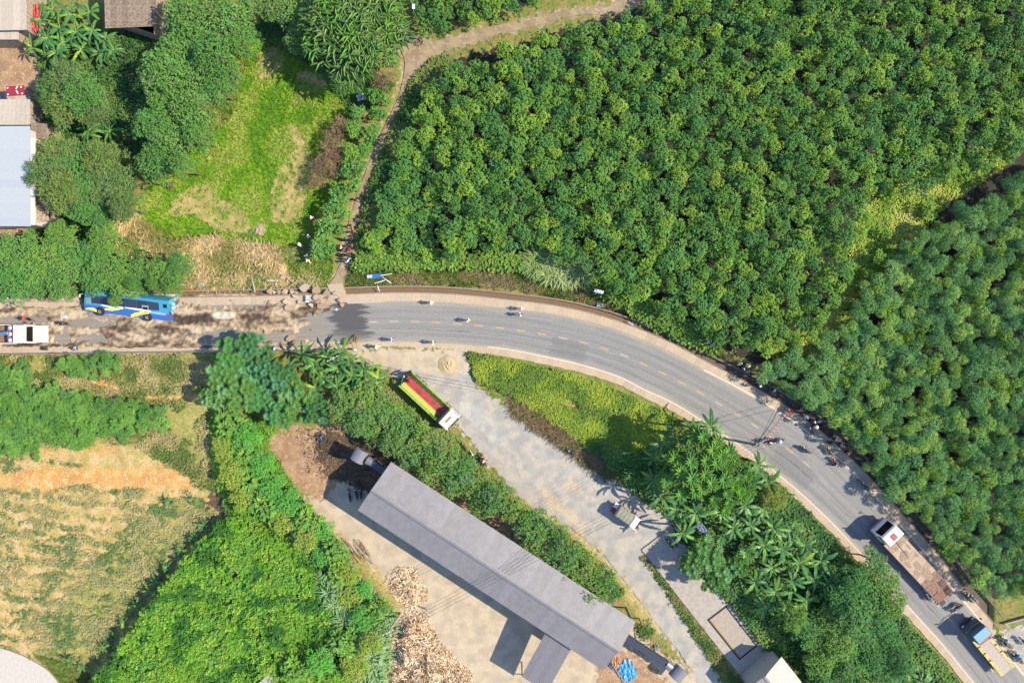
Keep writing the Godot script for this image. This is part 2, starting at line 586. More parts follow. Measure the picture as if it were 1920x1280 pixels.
func ground_sheet() -> void:
	# colours of the ground kinds: two tones and a speck
	var pal := {
		0: [lin(50, 50, 32), lin(66, 54, 38), lin(40, 54, 26)],
		1: [lin(112, 156, 40), lin(160, 170, 70), lin(84, 132, 30)],
		2: [lin(214, 188, 122), lin(186, 172, 96), lin(150, 158, 72)],
		3: [lin(242, 192, 120), lin(230, 166, 88), lin(246, 212, 150)],
		4: [lin(206, 199, 186), lin(184, 180, 172), lin(222, 208, 186)],
		5: [lin(228, 206, 172), lin(206, 188, 160), lin(234, 214, 182)],
		6: [lin(196, 174, 138), lin(168, 148, 118), lin(206, 186, 150)],
		7: [lin(112, 88, 64), lin(80, 72, 48), lin(140, 108, 78)],
		8: [lin(140, 150, 66), lin(172, 154, 84), lin(96, 128, 44)],
		9: [lin(204, 166, 126), lin(178, 140, 106), lin(218, 184, 144)],
		10: [lin(190, 178, 98), lin(160, 166, 76), lin(212, 188, 120)],
		11: [lin(206, 200, 190), lin(180, 176, 166), lin(220, 214, 200)],
		12: [lin(70, 110, 30), lin(90, 130, 36), lin(60, 90, 30)],
		13: [lin(208, 204, 194), lin(190, 186, 178), lin(222, 218, 206)],
		14: [lin(240, 206, 142), lin(196, 180, 100), lin(214, 168, 108)],
		15: [lin(150, 166, 52), lin(180, 176, 76), lin(110, 140, 40)],
	}
	var ca := []
	for i in 16:
		for j in 3:
			var c: Color = pal[i][j].linear_to_srgb()
			ca.append(Vector3(c.r, c.g, c.b) * 255.0)
	var n1 := noise(11, 0.33, 2).get_image(MW, MH).get_data()
	var n2 := noise(12, 0.035, 4).get_image(MW, MH).get_data()
	var n3 := noise(13, 0.09, 3).get_image(MW, MH).get_data()
	var n4 := noise(14, 0.07, 3).get_image(MW, MH).get_data()
	var d := PackedByteArray()
	d.resize(MW * MH * 3)
	var warped := PackedByteArray()
	warped.resize(MW * MH)
	for y in MH:
		var row := y * MW
		for x in MW:
			var i := row + x
			var wx := clampi(x + (n3[i] - 128) / 9, 0, MW - 1)
			var wy := clampi(y + (n4[i] - 128) / 9, 0, MH - 1)
			var l := lab[wy * MW + wx]
			var f := n1[i] / 255.0
			var g := clampf((n2[i] - 70) / 115.0 + (f - 0.5) * 0.5, 0.0, 1.0)
			var col: Vector3 = ca[l * 3].lerp(ca[l * 3 + 1], g)
			var sp := clampf((n3[i] - 150) / 50.0 + (f - 0.5), 0.0, 1.0) if not l in [4, 5, 13] else smoothstep(110.0, 190.0, n2[(i + 70000) % (MW * MH)] + (f - 0.5) * 50.0) * 0.8
			col = col.lerp(ca[l * 3 + 2], sp) * ((0.72 + 0.56 * f) if not l in [4, 5, 6, 11, 13] else (0.9 + 0.2 * f))
			d[i * 3] = clampi(int(col.x), 0, 255)
			d[i * 3 + 1] = clampi(int(col.y), 0, 255)
			d[i * 3 + 2] = clampi(int(col.z), 0, 255)
	var im := Image.create_from_data(MW, MH, false, Image.FORMAT_RGB8, d)
	im.generate_mipmaps()
	ground_mat = StandardMaterial3D.new()
	ground_mat.albedo_texture = ImageTexture.create_from_image(im)
	ground_mat.roughness = 0.95
	ground_mat.cull_mode = BaseMaterial3D.CULL_DISABLED
	# heights
	var hn := noise(21, 0.06, 4)
	var fine := noise(22, 0.5, 2)
	var base := [0.0, 0.03, 0.03, 0.08, -0.14, -0.14, -0.14, 0.0, 0.03, 0.0, 0.05, -0.05, 1.7, -0.05, 0.1, 0.1]
	var amp := [0.35, 0.14, 0.16, 0.3, 0.0, 0.0, 0.0, 0.12, 0.12, 0.15, 0.3, 0.0, 1.1, 0.0, 0.25, 0.3]
	hgrid.resize(GX * GZ)
	for j in GZ:
		for i in GX:
			var x := -XH + i * 0.5
			var z := -ZH + j * 0.5
			var l := label_at(x, z)
			hgrid[j * GX + i] = base[l] + amp[l] * (hn.get_noise_2d(x * 2, z * 2) + 0.35 * fine.get_noise_2d(x, z))
	for pass_ in 2:
		var o := hgrid.duplicate()
		for j in range(1, GZ - 1):
			for i in range(1, GX - 1):
				var k := j * GX + i
				o[k] = (hgrid[k] * 2 + hgrid[k - 1] + hgrid[k + 1] + hgrid[k - GX] + hgrid[k + GX]) / 6.0
		hgrid = o
	for j in GZ:
		for i in GX:
			var l := label_at(-XH + i * 0.5, -ZH + j * 0.5)
			var k := j * GX + i
			if l in [4, 5, 6]:
				hgrid[k] = minf(hgrid[k], -0.12)
	# the main road, its ditch and its shoulders lie in a cutting of their own
	make_road_lines()
	for j in GZ:
		for i in GX:
			var p := Vector2(-XH + i * 0.5, -ZH + j * 0.5)
			var q := road_side(p)
			var k := j * GX + i
			if q.x > -0.3 and q.y > -1.3:
				hgrid[k] = minf(hgrid[k], -0.14)
			if q.x <= -0.2 and q.x > -2.6 and q.y > 0 and p.x < (1858 - 960) / S:
				hgrid[k] = minf(hgrid[k], -0.8 if q.x > -2.3 else -0.25)
	var xs := PackedFloat32Array()
	var zs := PackedFloat32Array()
	for i in GX:
		xs.append(-XH + i * 0.5)
	for j in GZ:
		zs.append(-ZH + j * 0.5)
	for e: float in [90, 120, 200, 400, 1000, 3000]:
		xs.insert(0, -e); xs.append(e)
		zs.insert(0, -e); zs.append(e)
	var v := PackedVector3Array()
	var uv := PackedVector2Array()
	var idx := PackedInt32Array()
	for z in zs:
		for x in xs:
			v.append(Vector3(x, ground_y(x, z), z))
			uv.append(Vector2((x + XH) / (2 * XH), (z + ZH) / (2 * ZH)))
	var w := xs.size()
	for j in zs.size() - 1:
		for i in w - 1:
			var k := j * w + i
			for q in [k, k + 1, k + w, k + 1, k + w + 1, k + w]:
				idx.append(q)
	struct("ground", indexed(v, uv, idx), ground_mat)

func indexed(v: PackedVector3Array, uv: PackedVector2Array, idx: PackedInt32Array, cols := PackedColorArray()) -> ArrayMesh:
	var n := PackedVector3Array()
	n.resize(v.size())
	for i in range(0, idx.size(), 3):
		var a := v[idx[i]]
		var nn := (v[idx[i + 2]] - a).cross(v[idx[i + 1]] - a)
		for k in 3:
			n[idx[i + k]] += nn
	for i in n.size():
		n[i] = n[i].normalized() if n[i].length_squared() > 0 else Vector3.UP
	var a := []
	a.resize(Mesh.ARRAY_MAX)
	a[Mesh.ARRAY_VERTEX] = v
	a[Mesh.ARRAY_NORMAL] = n
	if uv.size():
		a[Mesh.ARRAY_TEX_UV] = uv
	if cols.size():
		a[Mesh.ARRAY_COLOR] = cols
	a[Mesh.ARRAY_INDEX] = idx
	var m := ArrayMesh.new()
	m.add_surface_from_arrays(Mesh.PRIMITIVE_TRIANGLES, a)
	return m

func paved(called: String, pts: Array, y: float) -> void:
	var p := to_m(spline(V(pts), 10.0, true))
	if called == "dirt_track":
		p = Geometry2D.offset_polygon(p, -0.22)[0]
	var jit := noise(31, 0.6, 2)
	for i in p.size():
		p[i] += Vector2(jit.get_noise_2d(p[i].x, p[i].y), jit.get_noise_2d(p[i].y, p[i].x + 50)) * (0.14 if called == "dirt_track" else 0.3)
	var t := Geometry2D.triangulate_polygon(p)
	var mb := MB.new()
	for i in range(0, t.size(), 3):
		var a := [p[t[i]], p[t[i + 1]], p[t[i + 2]]]
		mb.face([Vector3(a[0].x, y, a[0].y), Vector3(a[1].x, y, a[1].y), Vector3(a[2].x, y, a[2].y)], Vector3(a[0].x, -50, a[0].y))
	for i in mb.v.size():
		mb.uv.append(Vector2((mb.v[i].x + XH) / (2 * XH), (mb.v[i].z + ZH) / (2 * ZH)))
	struct(called, mb.mesh(), ground_mat)

# ---------------------------------------------------------------- main road
const UPPER := [-300, 592, -150, 588, 0, 582, 160, 578, 350, 573, 500, 570, 650, 567, 750, 564, 850, 567, 950, 577, 1050, 590, 1150, 615, 1250, 655, 1312, 688, 1400, 734, 1480, 783, 1550, 837, 1623, 908, 1676, 968, 1740, 1040, 1790, 1105, 1839, 1162, 1950, 1300, 2060, 1440, 2200, 1620]
const LOWER := [-300, 654, -150, 652, 0, 650, 300, 648, 500, 645, 650, 642, 750, 641, 850, 645, 914, 651, 960, 657, 1035, 672, 1095, 686, 1160, 707, 1210, 732, 1260, 755, 1302, 780, 1350, 811, 1395, 841, 1450, 883, 1502, 926, 1552, 973, 1600, 1023, 1645, 1073, 1699, 1134, 1763, 1204, 1825, 1280, 1900, 1372, 2060, 1570]
var ru := PackedVector2Array()
var rl := PackedVector2Array()

func even(p: PackedVector2Array, n: int) -> PackedVector2Array:
	var acc := [0.0]
	for i in range(1, p.size()):
		acc.append(acc[-1] + p[i].distance_to(p[i - 1]))
	var o := PackedVector2Array()
	var j := 0
	for i in n:
		var t: float = acc[-1] * i / (n - 1)
		while j < p.size() - 2 and acc[j + 1] < t:
			j += 1
		o.append(p[j].lerp(p[j + 1], clampf((t - acc[j]) / maxf(acc[j + 1] - acc[j], 1e-6), 0, 1)))
	return o

func make_road_lines() -> void:
	ru = even(to_m(spline(V(UPPER), 6.0)), 260)
	var low := to_m(spline(V(LOWER), 6.0))
	rl = PackedVector2Array()
	for q in ru:
		var best := low[0]
		for i in low.size() - 1:
			var c := Geometry2D.get_closest_point_to_segment(q, low[i], low[i + 1])
			if c.distance_squared_to(q) < best.distance_squared_to(q):
				best = c
		rl.append(best)

func off(p: PackedVector2Array, d: float, i: int) -> Vector2:
	# to the left of the way (north of it) when d is positive
	var t := (p[mini(i + 1, p.size() - 1)] - p[maxi(i - 1, 0)]).normalized()
	return p[i] + Vector2(t.y, -t.x) * d

func road_side(p: Vector2) -> Vector2:
	# x: how far south of the upper edge, y: how far north of the lower edge
	var best := 1e9
	var at := 0
	for i in range(0, ru.size(), 3):
		var m := (ru[i] + rl[i]) * 0.5
		var dd := m.distance_squared_to(p)
		if dd < best:
			best = dd
			at = i
	if best > 400.0:
		return Vector2(-99, -99)
	for i in range(maxi(at - 3, 0), mini(at + 4, ru.size())):
		var dd := ((ru[i] + rl[i]) * 0.5).distance_squared_to(p)
		if dd < best:
			best = dd
			at = i
	var t := (ru[mini(at + 1, ru.size() - 1)] - ru[maxi(at - 1, 0)]).normalized()
	var n := Vector2(t.y, -t.x)
	return Vector2(-(p - ru[at]).dot(n), (p - rl[at]).dot(n))

func strip(mb: MB, a: Callable, b: Callable, ya: float, yb: float, from := 0, to := -1, cols = null) -> void:
	var last := ru.size() - 1 if to < 0 else to
	for i in range(from, last):
		var p0: Vector2 = a.call(i)
		var p1: Vector2 = a.call(i + 1)
		var q0: Vector2 = b.call(i)
		var q1: Vector2 = b.call(i + 1)
		if cols != null:
			mb.col = cols.call(i)
		var k := mb.v.size()
		mb.quad_up(Vector3(p0.x, ya, p0.y), Vector3(p1.x, ya, p1.y), Vector3(q1.x, yb, q1.y), Vector3(q0.x, yb, q0.y))
		var u0 := float(i) / (ru.size() - 1)
		var u1 := float(i + 1) / (ru.size() - 1)
		for e in range(k, mb.v.size()):
			var w := Vector2(mb.v[e].x, mb.v[e].z)
			mb.uv.append(Vector2(u0 if minf(w.distance_to(p0), w.distance_to(q0)) < minf(w.distance_to(p1), w.distance_to(q1)) else u1, 0.0 if minf(w.distance_to(p0), w.distance_to(p1)) < minf(w.distance_to(q0), w.distance_to(q1)) else 1.0))

func drain_w(i: int) -> float:
	return lerpf(0.62, 1.25, smoothstep(20.0, 45.0, ru[i].x))

func roads() -> void:
	# asphalt with wheel tracks, cracks and the spilled dirt of years, laid along the road
	var w := 2048
	var h := 128
	var d := PackedByteArray()
	d.resize(w * h * 3)
	var a := noise(41, 0.012, 4)
	var b := noise(42, 0.25, 2)
	var s := noise(43, 0.05, 3)
	var g1 := lin(173, 170, 163).linear_to_srgb()
	var g2 := lin(144, 142, 139).linear_to_srgb()
	var tan_ := lin(204, 188, 160).linear_to_srgb()
	var wet := lin(86, 84, 86).linear_to_srgb()
	for x in w:
		var kf := float(x) / w * (ru.size() - 1.001)
		var k := int(kf)
		var px := lerpf(ru[k].x + rl[k].x, ru[k + 1].x + rl[k + 1].x, kf - k) * 0.5 * S + 960.0
		var dirty := 1.0 - smoothstep(560.0, 660.0, px)
		for y in h:
			var t := float(y) / h
			var n := a.get_noise_2d(x, y * 5.0) * 0.5 + 0.5
			var f := b.get_noise_2d(x, y) * 0.5 + 0.5
			var streak := s.get_noise_2d(x * 0.12, y * 2.6) * 0.5 + 0.5
			var c := g1.lerp(g2, clampf(n * 0.6 + streak * 0.7 - 0.3, 0, 1))
			var track := maxf(smoothstep(0.07, 0.0, absf(t - 0.24)), maxf(smoothstep(0.07, 0.0, absf(t - 0.42)), maxf(smoothstep(0.07, 0.0, absf(t - 0.6)), smoothstep(0.07, 0.0, absf(t - 0.79)))))
			c = c.lerp(g2.darkened(0.12), track * 0.5 * streak)
			c = c.lerp(tan_, smoothstep(0.55, 0.8, streak) * smoothstep(980.0, 660.0, px) * 0.55)
			if absf(fmod(px, 430.0) - 210.0) < 26.0 + 18.0 * n and t > 0.5 and t < 0.93 and px > 900:
				c = c.lerp(g2.darkened(0.05), 0.55)
			c = c.lerp(g1.lightened(0.08), smoothstep(0.58, 0.85, n) * 0.5)
			var edge := smoothstep(0.13, 0.0, minf(t, 1.0 - t) + (n - 0.5) * 0.16)
			c = c.lerp(tan_, clampf(edge * 0.7, 0, 1)).lerp(lin(150, 142, 132).linear_to_srgb().lerp(tan_, n * streak), dirty * 0.8)
			var wd := smoothstep(36.0, 24.0, absf(px - 655.0 + (n - 0.5) * 44.0 + (streak - 0.5) * 34.0 + (f - 0.5) * 12.0)) * smoothstep(1.15, 0.7, t + n * 0.2)
			c = c.lerp(wet, wd * 0.85)
			var crack := absf(t - 0.66 - (n - 0.5) * 0.08)
			if px > 700 and crack < 0.007 and streak > 0.42:
				c = c.darkened(0.22)
			if px > 1000 and absf(t - 0.82 - (n - 0.5) * 0.05) < 0.008 and f > 0.4:
				c = c.darkened(0.15)
			var m := 0.9 + 0.2 * f
			var o := (y * w + x) * 3
			d[o] = clampi(int(c.r * m * 255), 0, 255)
			d[o + 1] = clampi(int(c.g * m * 255), 0, 255)
			d[o + 2] = clampi(int(c.b * m * 255), 0, 255)
	var im := Image.create_from_data(w, h, false, Image.FORMAT_RGB8, d)
	var rm := StandardMaterial3D.new()
	rm.albedo_texture = ImageTexture.create_from_image(im)
	rm.texture_repeat = false
	rm.roughness = 0.85
	rm.cull_mode = BaseMaterial3D.CULL_DISABLED
	var mb := MB.new()
	for k in 6:
		var f0 := k / 6.0
		var f1 := (k + 1) / 6.0
		var from := mb.uv.size()
		strip(mb, func(i): return ru[i].lerp(rl[i], f0), func(i): return ru[i].lerp(rl[i], f1), 0.012, 0.012)
		for e in range(from, mb.uv.size()):
			mb.uv[e].y = lerpf(f0, f1, mb.uv[e].y)
	var road := struct("road", mb.mesh(), rm)
	# painted lines
	var white := mat(Color(0.80, 0.79, 0.75), 0.7, 0, "dirt", 0.9)
	var faded := mat(see(226, 220, 206), 0.8, 0, "grain", 0.5)
	var yellow := mat(see(244, 208, 136), 0.8, 0, "grain", 0.6)
	var at_px := func(px: float) -> int:
		for i in ru.size():
			if ru[i].x * S + 960.0 >= px:
				return i
		return ru.size() - 1
	for spec in [["edge_line", 0.0, 1312, 2300, 0], ["edge_line", 0.0, 640, 715, 1], ["edge_line", 1.0, 912, 2300, 0], ["edge_line", 1.0, 240, 640, 1]]:
		mb = MB.new()
		var low: bool = spec[1] > 0.5
		var line := rl if low else ru
		var i0: int = at_px.call(float(spec[2]))
		var i1: int = at_px.call(float(spec[3]))
		strip(mb, func(i): return off(line, 0.0, i), func(i): return off(line, 0.13 if low else -0.17, i), 0.018, 0.017, i0, i1)
		part(road, spec[0], mb.mesh(), faded if spec[4] else white)
	var mid := PackedVector2Array()
	for i in ru.size():
		mid.append((ru[i] + rl[i]) * 0.5)
	mid = even(mid, 2000)
	var run := 0.0
	var start := -1
	for i in range(1, mid.size()):
		var px := mid[i].x * S + 960.0
		if px < 690:
			continue
		run += mid[i].distance_to(mid[i - 1])
		if start < 0 and fmod(run, 2.85) < 1.15:
			start = i
		elif start >= 0 and fmod(run, 2.85) >= 1.15:
			mb = MB.new()
			var p := mid[start]
			var q := mid[i]
			var n := (q - p).normalized().orthogonal() * 0.075
			mb.quad_up(Vector3(p.x + n.x, 0.017, p.y + n.y), Vector3(q.x + n.x, 0.017, q.y + n.y), Vector3(q.x - n.x, 0.017, q.y - n.y), Vector3(p.x - n.x, 0.017, p.y - n.y))
			if rng.randf() > 0.12:
				part(road, "centre_line_dash", mb.mesh(), yellow if rng.randf() > 0.3 else faded)
			start = -1
	# sandy shoulders and the stone ditch
	var nz := noise(44, 0.3, 3)
	var sand := func(i: int) -> Color:
		return lin(242, 222, 192).lerp(lin(222, 206, 182), clampf(nz.get_noise_1d(i * 3.0) + 0.4, 0, 1))
	var grit := StandardMaterial3D.new()
	grit.vertex_color_use_as_albedo = true
	grit.albedo_texture = tx["grain"]
	grit.uv1_triplanar = true
	grit.uv1_world_triplanar = true
	grit.uv1_scale = Vector3.ONE * 0.3
	grit.roughness = 0.95
	grit.cull_mode = BaseMaterial3D.CULL_DISABLED
	mb = MB.new()
	strip(mb, func(i): return off(ru, 1.05, i), func(i): return off(ru, -0.06, i), 0.006, 0.006, 0, -1, sand)
	struct("upper_shoulder", mb.mesh(), grit)
	mb = MB.new()
	strip(mb, func(i): return off(rl, 0.05, i), func(i): return off(rl, -0.95 + 0.18 * nz.get_noise_1d(i * 4.0 + 99), i), 0.006, -0.02, 0, -1, sand)
	struct("lower_shoulder", mb.mesh(), grit)
	var stop: int = at_px.call(1856.0)
	mb = MB.new()
	var conc := func(i: int) -> Color:
		return lin(186, 174, 156).lerp(lin(150, 140, 128), clampf(nz.get_noise_1d(i * 5.0) + smoothstep(10.0, 30.0, ru[i].x) * 0.8, 0, 1))
	var bed := func(i: int) -> Color:
		return lin(158, 130, 98).lerp(lin(124, 114, 102), clampf(smoothstep(15.0, 32.0, ru[i].x) + nz.get_noise_1d(i * 7.0) * 0.3, 0, 1))
	strip(mb, func(i): return off(ru, 1.2, i), func(i): return off(ru, 1.05, i), 0.05, 0.05, 0, stop, conc)
	strip(mb, func(i): return off(ru, 1.05, i), func(i): return off(ru, 1.045, i), 0.05, -0.1, 0, stop, conc)
	strip(mb, func(i): return off(ru, 1.26, i), func(i): return off(ru, 1.2, i), -0.42, 0.05, 0, stop, conc)
	strip(mb, func(i): return off(ru, 1.2 + drain_w(i), i), func(i): return off(ru, 1.26, i), -0.42, -0.42, 0, stop, bed)
	strip(mb, func(i): return off(ru, 1.26 + drain_w(i), i), func(i): return off(ru, 1.2 + drain_w(i), i), 0.07, -0.42, 0, stop, conc)
	strip(mb, func(i): return off(ru, 1.44 + drain_w(i), i), func(i): return off(ru, 1.26 + drain_w(i), i), 0.07, 0.07, 0, stop, conc)
	strip(mb, func(i): return off(ru, 1.5 + drain_w(i), i), func(i): return off(ru, 1.44 + drain_w(i), i), -0.6, 0.07, 0, stop, conc)
	struct("drain_channel", mb.mesh(), grit)
	# the other road in the lower left corner
	var p := to_m(spline(V(BIT_ROAD), 10.0, true))
	var tr := Geometry2D.triangulate_polygon(p)
	mb = MB.new()
	mb.col = lin(244, 241, 234)
	for i in range(0, tr.size(), 3):
		mb.face([Vector3(p[tr[i]].x, 0.35, p[tr[i]].y), Vector3(p[tr[i + 1]].x, 0.35, p[tr[i + 1]].y), Vector3(p[tr[i + 2]].x, 0.35, p[tr[i + 2]].y)], Vector3(0, -500, 0))
	struct("lower_lane", mb.mesh(), grit)
	mb = MB.new()
	mb.col = lin(226, 206, 172)
	for i in p.size():
		var j := (i + 1) % p.size()
		mb.quad(Vector3(p[i].x, 0.35, p[i].y), Vector3(p[j].x, 0.35, p[j].y), Vector3(p[j].x * 1.0, -0.2, p[j].y), Vector3(p[i].x, -0.2, p[i].y))
	struct("lane_edge", mb.mesh(), grit)

func mud() -> void:
	# mud that the burst ditch threw over the road: a sheet of lumps that dips under the asphalt where it shows
	var cell := 0.15
	var x0 := plan(-70, 0).x
	var x1 := plan(648, 0).x
	var z0 := plan(0, 551).z
	var z1 := plan(0, 660).z
	var nx := int((x1 - x0) / cell) + 1
	var nz := int((z1 - z0) / cell) + 1
	var big := noise(51, 0.16, 3)
	var lump := noise(52, 0.85, 4)
	var fine_ := noise(56, 2.6, 2)
	var tone := noise(53, 0.55, 5)
	var ridge := noise(54, 0.5, 3, FastNoiseLite.TYPE_CELLULAR)
	var bare := [[172, 633, 32, 9], [118, 636, 17, 11], [165, 606, 40, 6], [40, 600, 55, 10], [40, 625, 48, 15], [440, 632, 80, 15], [540, 632, 80, 11], [620, 620, 46, 34], [430, 563, 110, 14], [90, 655, 120, 5], [330, 655, 200, 4], [540, 655, 130, 5], [520, 560, 60, 9], [75, 570, 100, 5]]
	var v := PackedVector3Array()
	var cols := PackedColorArray()
	var idx := PackedInt32Array()
	var dry := lin(226, 204, 170)
	var mid := lin(176, 152, 124)
	var wet := lin(98, 84, 74)
	for j in nz:
		for i in nx:
			var x := x0 + i * cell
			var z := z0 + j * cell
			var px := x * S + 960.0
			var py := z * S + 640.0
			var m := 0.22 + big.get_noise_2d(x, z * 1.8) * 0.5
			m += 0.22 * smoothstep(260.0, 330.0, px) * smoothstep(570.0, 520.0, px)
			var rag := big.get_noise_2d(x * 5.0 + 40.0, z * 5.0) * 0.55 + lump.get_noise_2d(x + 9.0, z) * 0.35
			for e: Array in bare:
				var q := Vector2((px - e[0]) / e[2], (py - e[1]) / e[3]).length() + rag
				m -= 0.75 * smoothstep(1.25, 0.6, q)
			m -= 0.8 * smoothstep(600.0, 645.0, px)
			m -= 0.5 * smoothstep(z0 + 0.9, z0, z) + 0.5 * smoothstep(z1 - 0.7, z1, z)
			var l := lump.get_noise_2d(x * 1.2, z * 1.7)
			var hgt := clampf(m, -0.4, 0.6) * 0.28 + (l * 0.17 + 0.05 * fine_.get_noise_2d(x, z) + absf(ridge.get_noise_2d(x, z)) * 0.06) * clampf(m * 2.0 + 0.4, 0.0, 1.0)
			v.append(Vector3(x, 0.0 + hgt, z))
			var damp := 0.0
			for e: Array in [[500, 584, 80, 12], [385, 600, 70, 12], [600, 582, 45, 12], [290, 622, 70, 10], [250, 648, 60, 8], [90, 650, 80, 8]]:
				damp = maxf(damp, smoothstep(1.3, 0.5, Vector2((px - e[0]) / e[2], (py - e[1]) / e[3]).length() + rag))
			var t := clampf(0.66 + tone.get_noise_2d(x * 0.38, z * 1.0) * 1.25 + l * 0.45 + fine_.get_noise_2d(x, z) * 0.22 - damp * 0.5, 0, 1)
			var c := wet.lerp(mid, clampf(t * 2.0, 0, 1)).lerp(dry, clampf(t * 2.0 - 0.9, 0, 1))
			var pale := Vector2((px - 420) / 28.0, (py - 591) / 9.0).length()
			c = c.lerp(lin(236, 228, 204), smoothstep(1.0, 0.6, pale))
			cols.append(c)
	for j in nz - 1:
		for i in nx - 1:
			var k := j * nx + i
			for q in [k, k + 1, k + nx, k + 1, k + nx + 1, k + nx]:
				idx.append(q)
	var mm := vmat(Color.WHITE, 0.85)
	struct("mud", indexed(v, PackedVector2Array(), idx, cols), mm)

# ---------------------------------------------------------------- buildings
func sheet_mesh(len_: float, wid: float, ribs: int, rib_h := 0.012) -> ArrayMesh:
	# one sheet of ribbed roofing: x runs down the slope, z across
	var mb := MB.new()
	var pts := []
	for k in ribs:
		var z := wid * k / ribs
		var p := wid / ribs
		pts.append_array([Vector2(z, 0), Vector2(z + p * 0.55, 0), Vector2(z + p * 0.65, rib_h), Vector2(z + p * 0.9, rib_h)])
	pts.append(Vector2(wid * 1.01, 0))
	for i in pts.size() - 1:
		var a: Vector2 = pts[i]
		var b: Vector2 = pts[i + 1]
		mb.quad_up(Vector3(0, a.y, a.x), Vector3(len_, a.y, a.x), Vector3(len_, b.y, b.x), Vector3(0, b.y, b.x))
	return mb.mesh()

# lays sheets over the slope from a-b (upper edge) down to d-c (lower edge)
func lay_sheets(o: Node3D, a: Vector3, b: Vector3, c: Vector3, d: Vector3, count: int, ms: Array, ribs := 4, called := "roof_sheet") -> void:
	var across := b - a
	var down := ((d - a) + (c - b)) * 0.5
	var len_ := down.length()
	var wid := across.length() / count
	var me := sheet_mesh(len_, wid, ribs, 0.009 if ribs <= 4 else 0.03)
	var bx := down.normalized()
	var bz := across.normalized()
	var by := bz.cross(bx).normalized()
	if by.y < 0:
		by = -by
	for k in count:
		var xf := Transform3D(Basis(bx, by, bz), a + across * (float(k) / count) + by * rng.randf_range(0.0, 0.012))
		part(o, called, me, ms[rng.randi() % ms.size()], xf)

func gable(called: String, label: String, pts: Array, h: float, rise: float, count: int, ms: Array, wall: Material, open := true, mid := 0.5) -> Node3D:
	# pts: the four eaves corners in plan; the ridge runs from the middle of 0-1 to the middle of 3-2
	var c := []
	for q: Vector2 in pts:
		c.append(plan(q.x, q.y, h) + Vector3(0, h, 0))
	var o := thing(called, label, "shed" if open else "building")
	var r0: Vector3 = c[0].lerp(c[1], mid) + Vector3(0, rise, 0)
	var r1: Vector3 = c[3].lerp(c[2], mid) + Vector3(0, rise, 0)
	lay_sheets(o, r0, r1, c[3], c[0], count, ms)
	lay_sheets(o, r0, r1, c[2], c[1], count, ms)
	var mb := MB.new()
	var along := (r1 - r0).normalized()
	for s in [[c[0], 1], [c[1], -1]]:
		var dn: Vector3 = ((s[0] as Vector3) - r0).normalized() * 0.34
		mb.face([r0 + Vector3(0, 0.07, 0), r1 + Vector3(0, 0.07, 0), r1 + dn + Vector3(0, 0.075, 0), r0 + dn + Vector3(0, 0.075, 0)], r0 - Vector3(0, 9, 0))
	part(o, "ridge_cap", mb.mesh(), ms[0])
	mb = MB.new()
	var gap: Vector3 = ((c[1] as Vector3) - r0).normalized() * 0.37
	mb.tube([r0 + gap + Vector3(0, 0.03, 0), r1 + gap + Vector3(0, 0.03, 0)], [0.05, 0.05], 4)
	part(o, "ridge_seal", mb.mesh(), mat(see(96, 98, 108), 0.8))
	# gable ends under the roof and posts or walls below
	for e in [[c[0], c[1], r0, 1.0], [c[3], c[2], r1, -1.0]]:
		mb = MB.new()
		var inn: Vector3 = along * 0.12 * e[3]
		mb.tri(e[0] + inn - Vector3(0, 0.05, 0), e[1] + inn - Vector3(0, 0.05, 0), e[2] + inn - Vector3(0, 0.08, 0))
		part(o, "gable_end", mb.mesh(), wall)
	for e in [[c[0], c[3], c[1]], [c[1], c[2], c[0]]]:
		var a: Vector3 = e[0]
		var b: Vector3 = e[1]
		var inn: Vector3 = ((e[2] as Vector3) - a).normalized() * 0.3
		if open:
			var n := maxi(2, int(a.distance_to(b) / 4.5))
			for k in n + 1:
				var p := a.lerp(b, (k + 0.03) / (n + 0.06)) + inn
				mb = MB.new()
				mb.box(Vector3(p.x, (p.y - 0.1) * 0.5 - 0.1, p.z), Vector3(0.18, p.y, 0.18))
				part(o, "post", mb.mesh(), wall)
			mb = MB.new()
			mb.tube([a + inn - Vector3(0, 0.12, 0), b + inn - Vector3(0, 0.12, 0)], [0.08, 0.08], 4)
			part(o, "eaves_beam", mb.mesh(), wall)
		else:
			mb = MB.new()
			mb.quad(a + inn, b + inn, Vector3(b.x, -0.2, b.z) + inn, Vector3(a.x, -0.2, a.z) + inn)
			var th: Vector3 = inn.normalized() * 0.15
			mb.quad(a + inn + th, b + inn + th, Vector3(b.x, -0.2, b.z) + inn + th, Vector3(a.x, -0.2, a.z) + inn + th)
			part(o, "wall", mb.mesh(), wall)
	if not open:
		for e in [[c[0], c[1], along], [c[3], c[2], -along]]:
			var a: Vector3 = (e[0] as Vector3).lerp(e[1], 0.05) + e[2] * 0.25
			var b: Vector3 = (e[0] as Vector3).lerp(e[1], 0.95) + e[2] * 0.25
			mb = MB.new()
			mb.quad(a - Vector3(0, 0.1, 0), b - Vector3(0, 0.1, 0), Vector3(b.x, -0.2, b.z), Vector3(a.x, -0.2, a.z))
			part(o, "wall", mb.mesh(), wall)
	return o

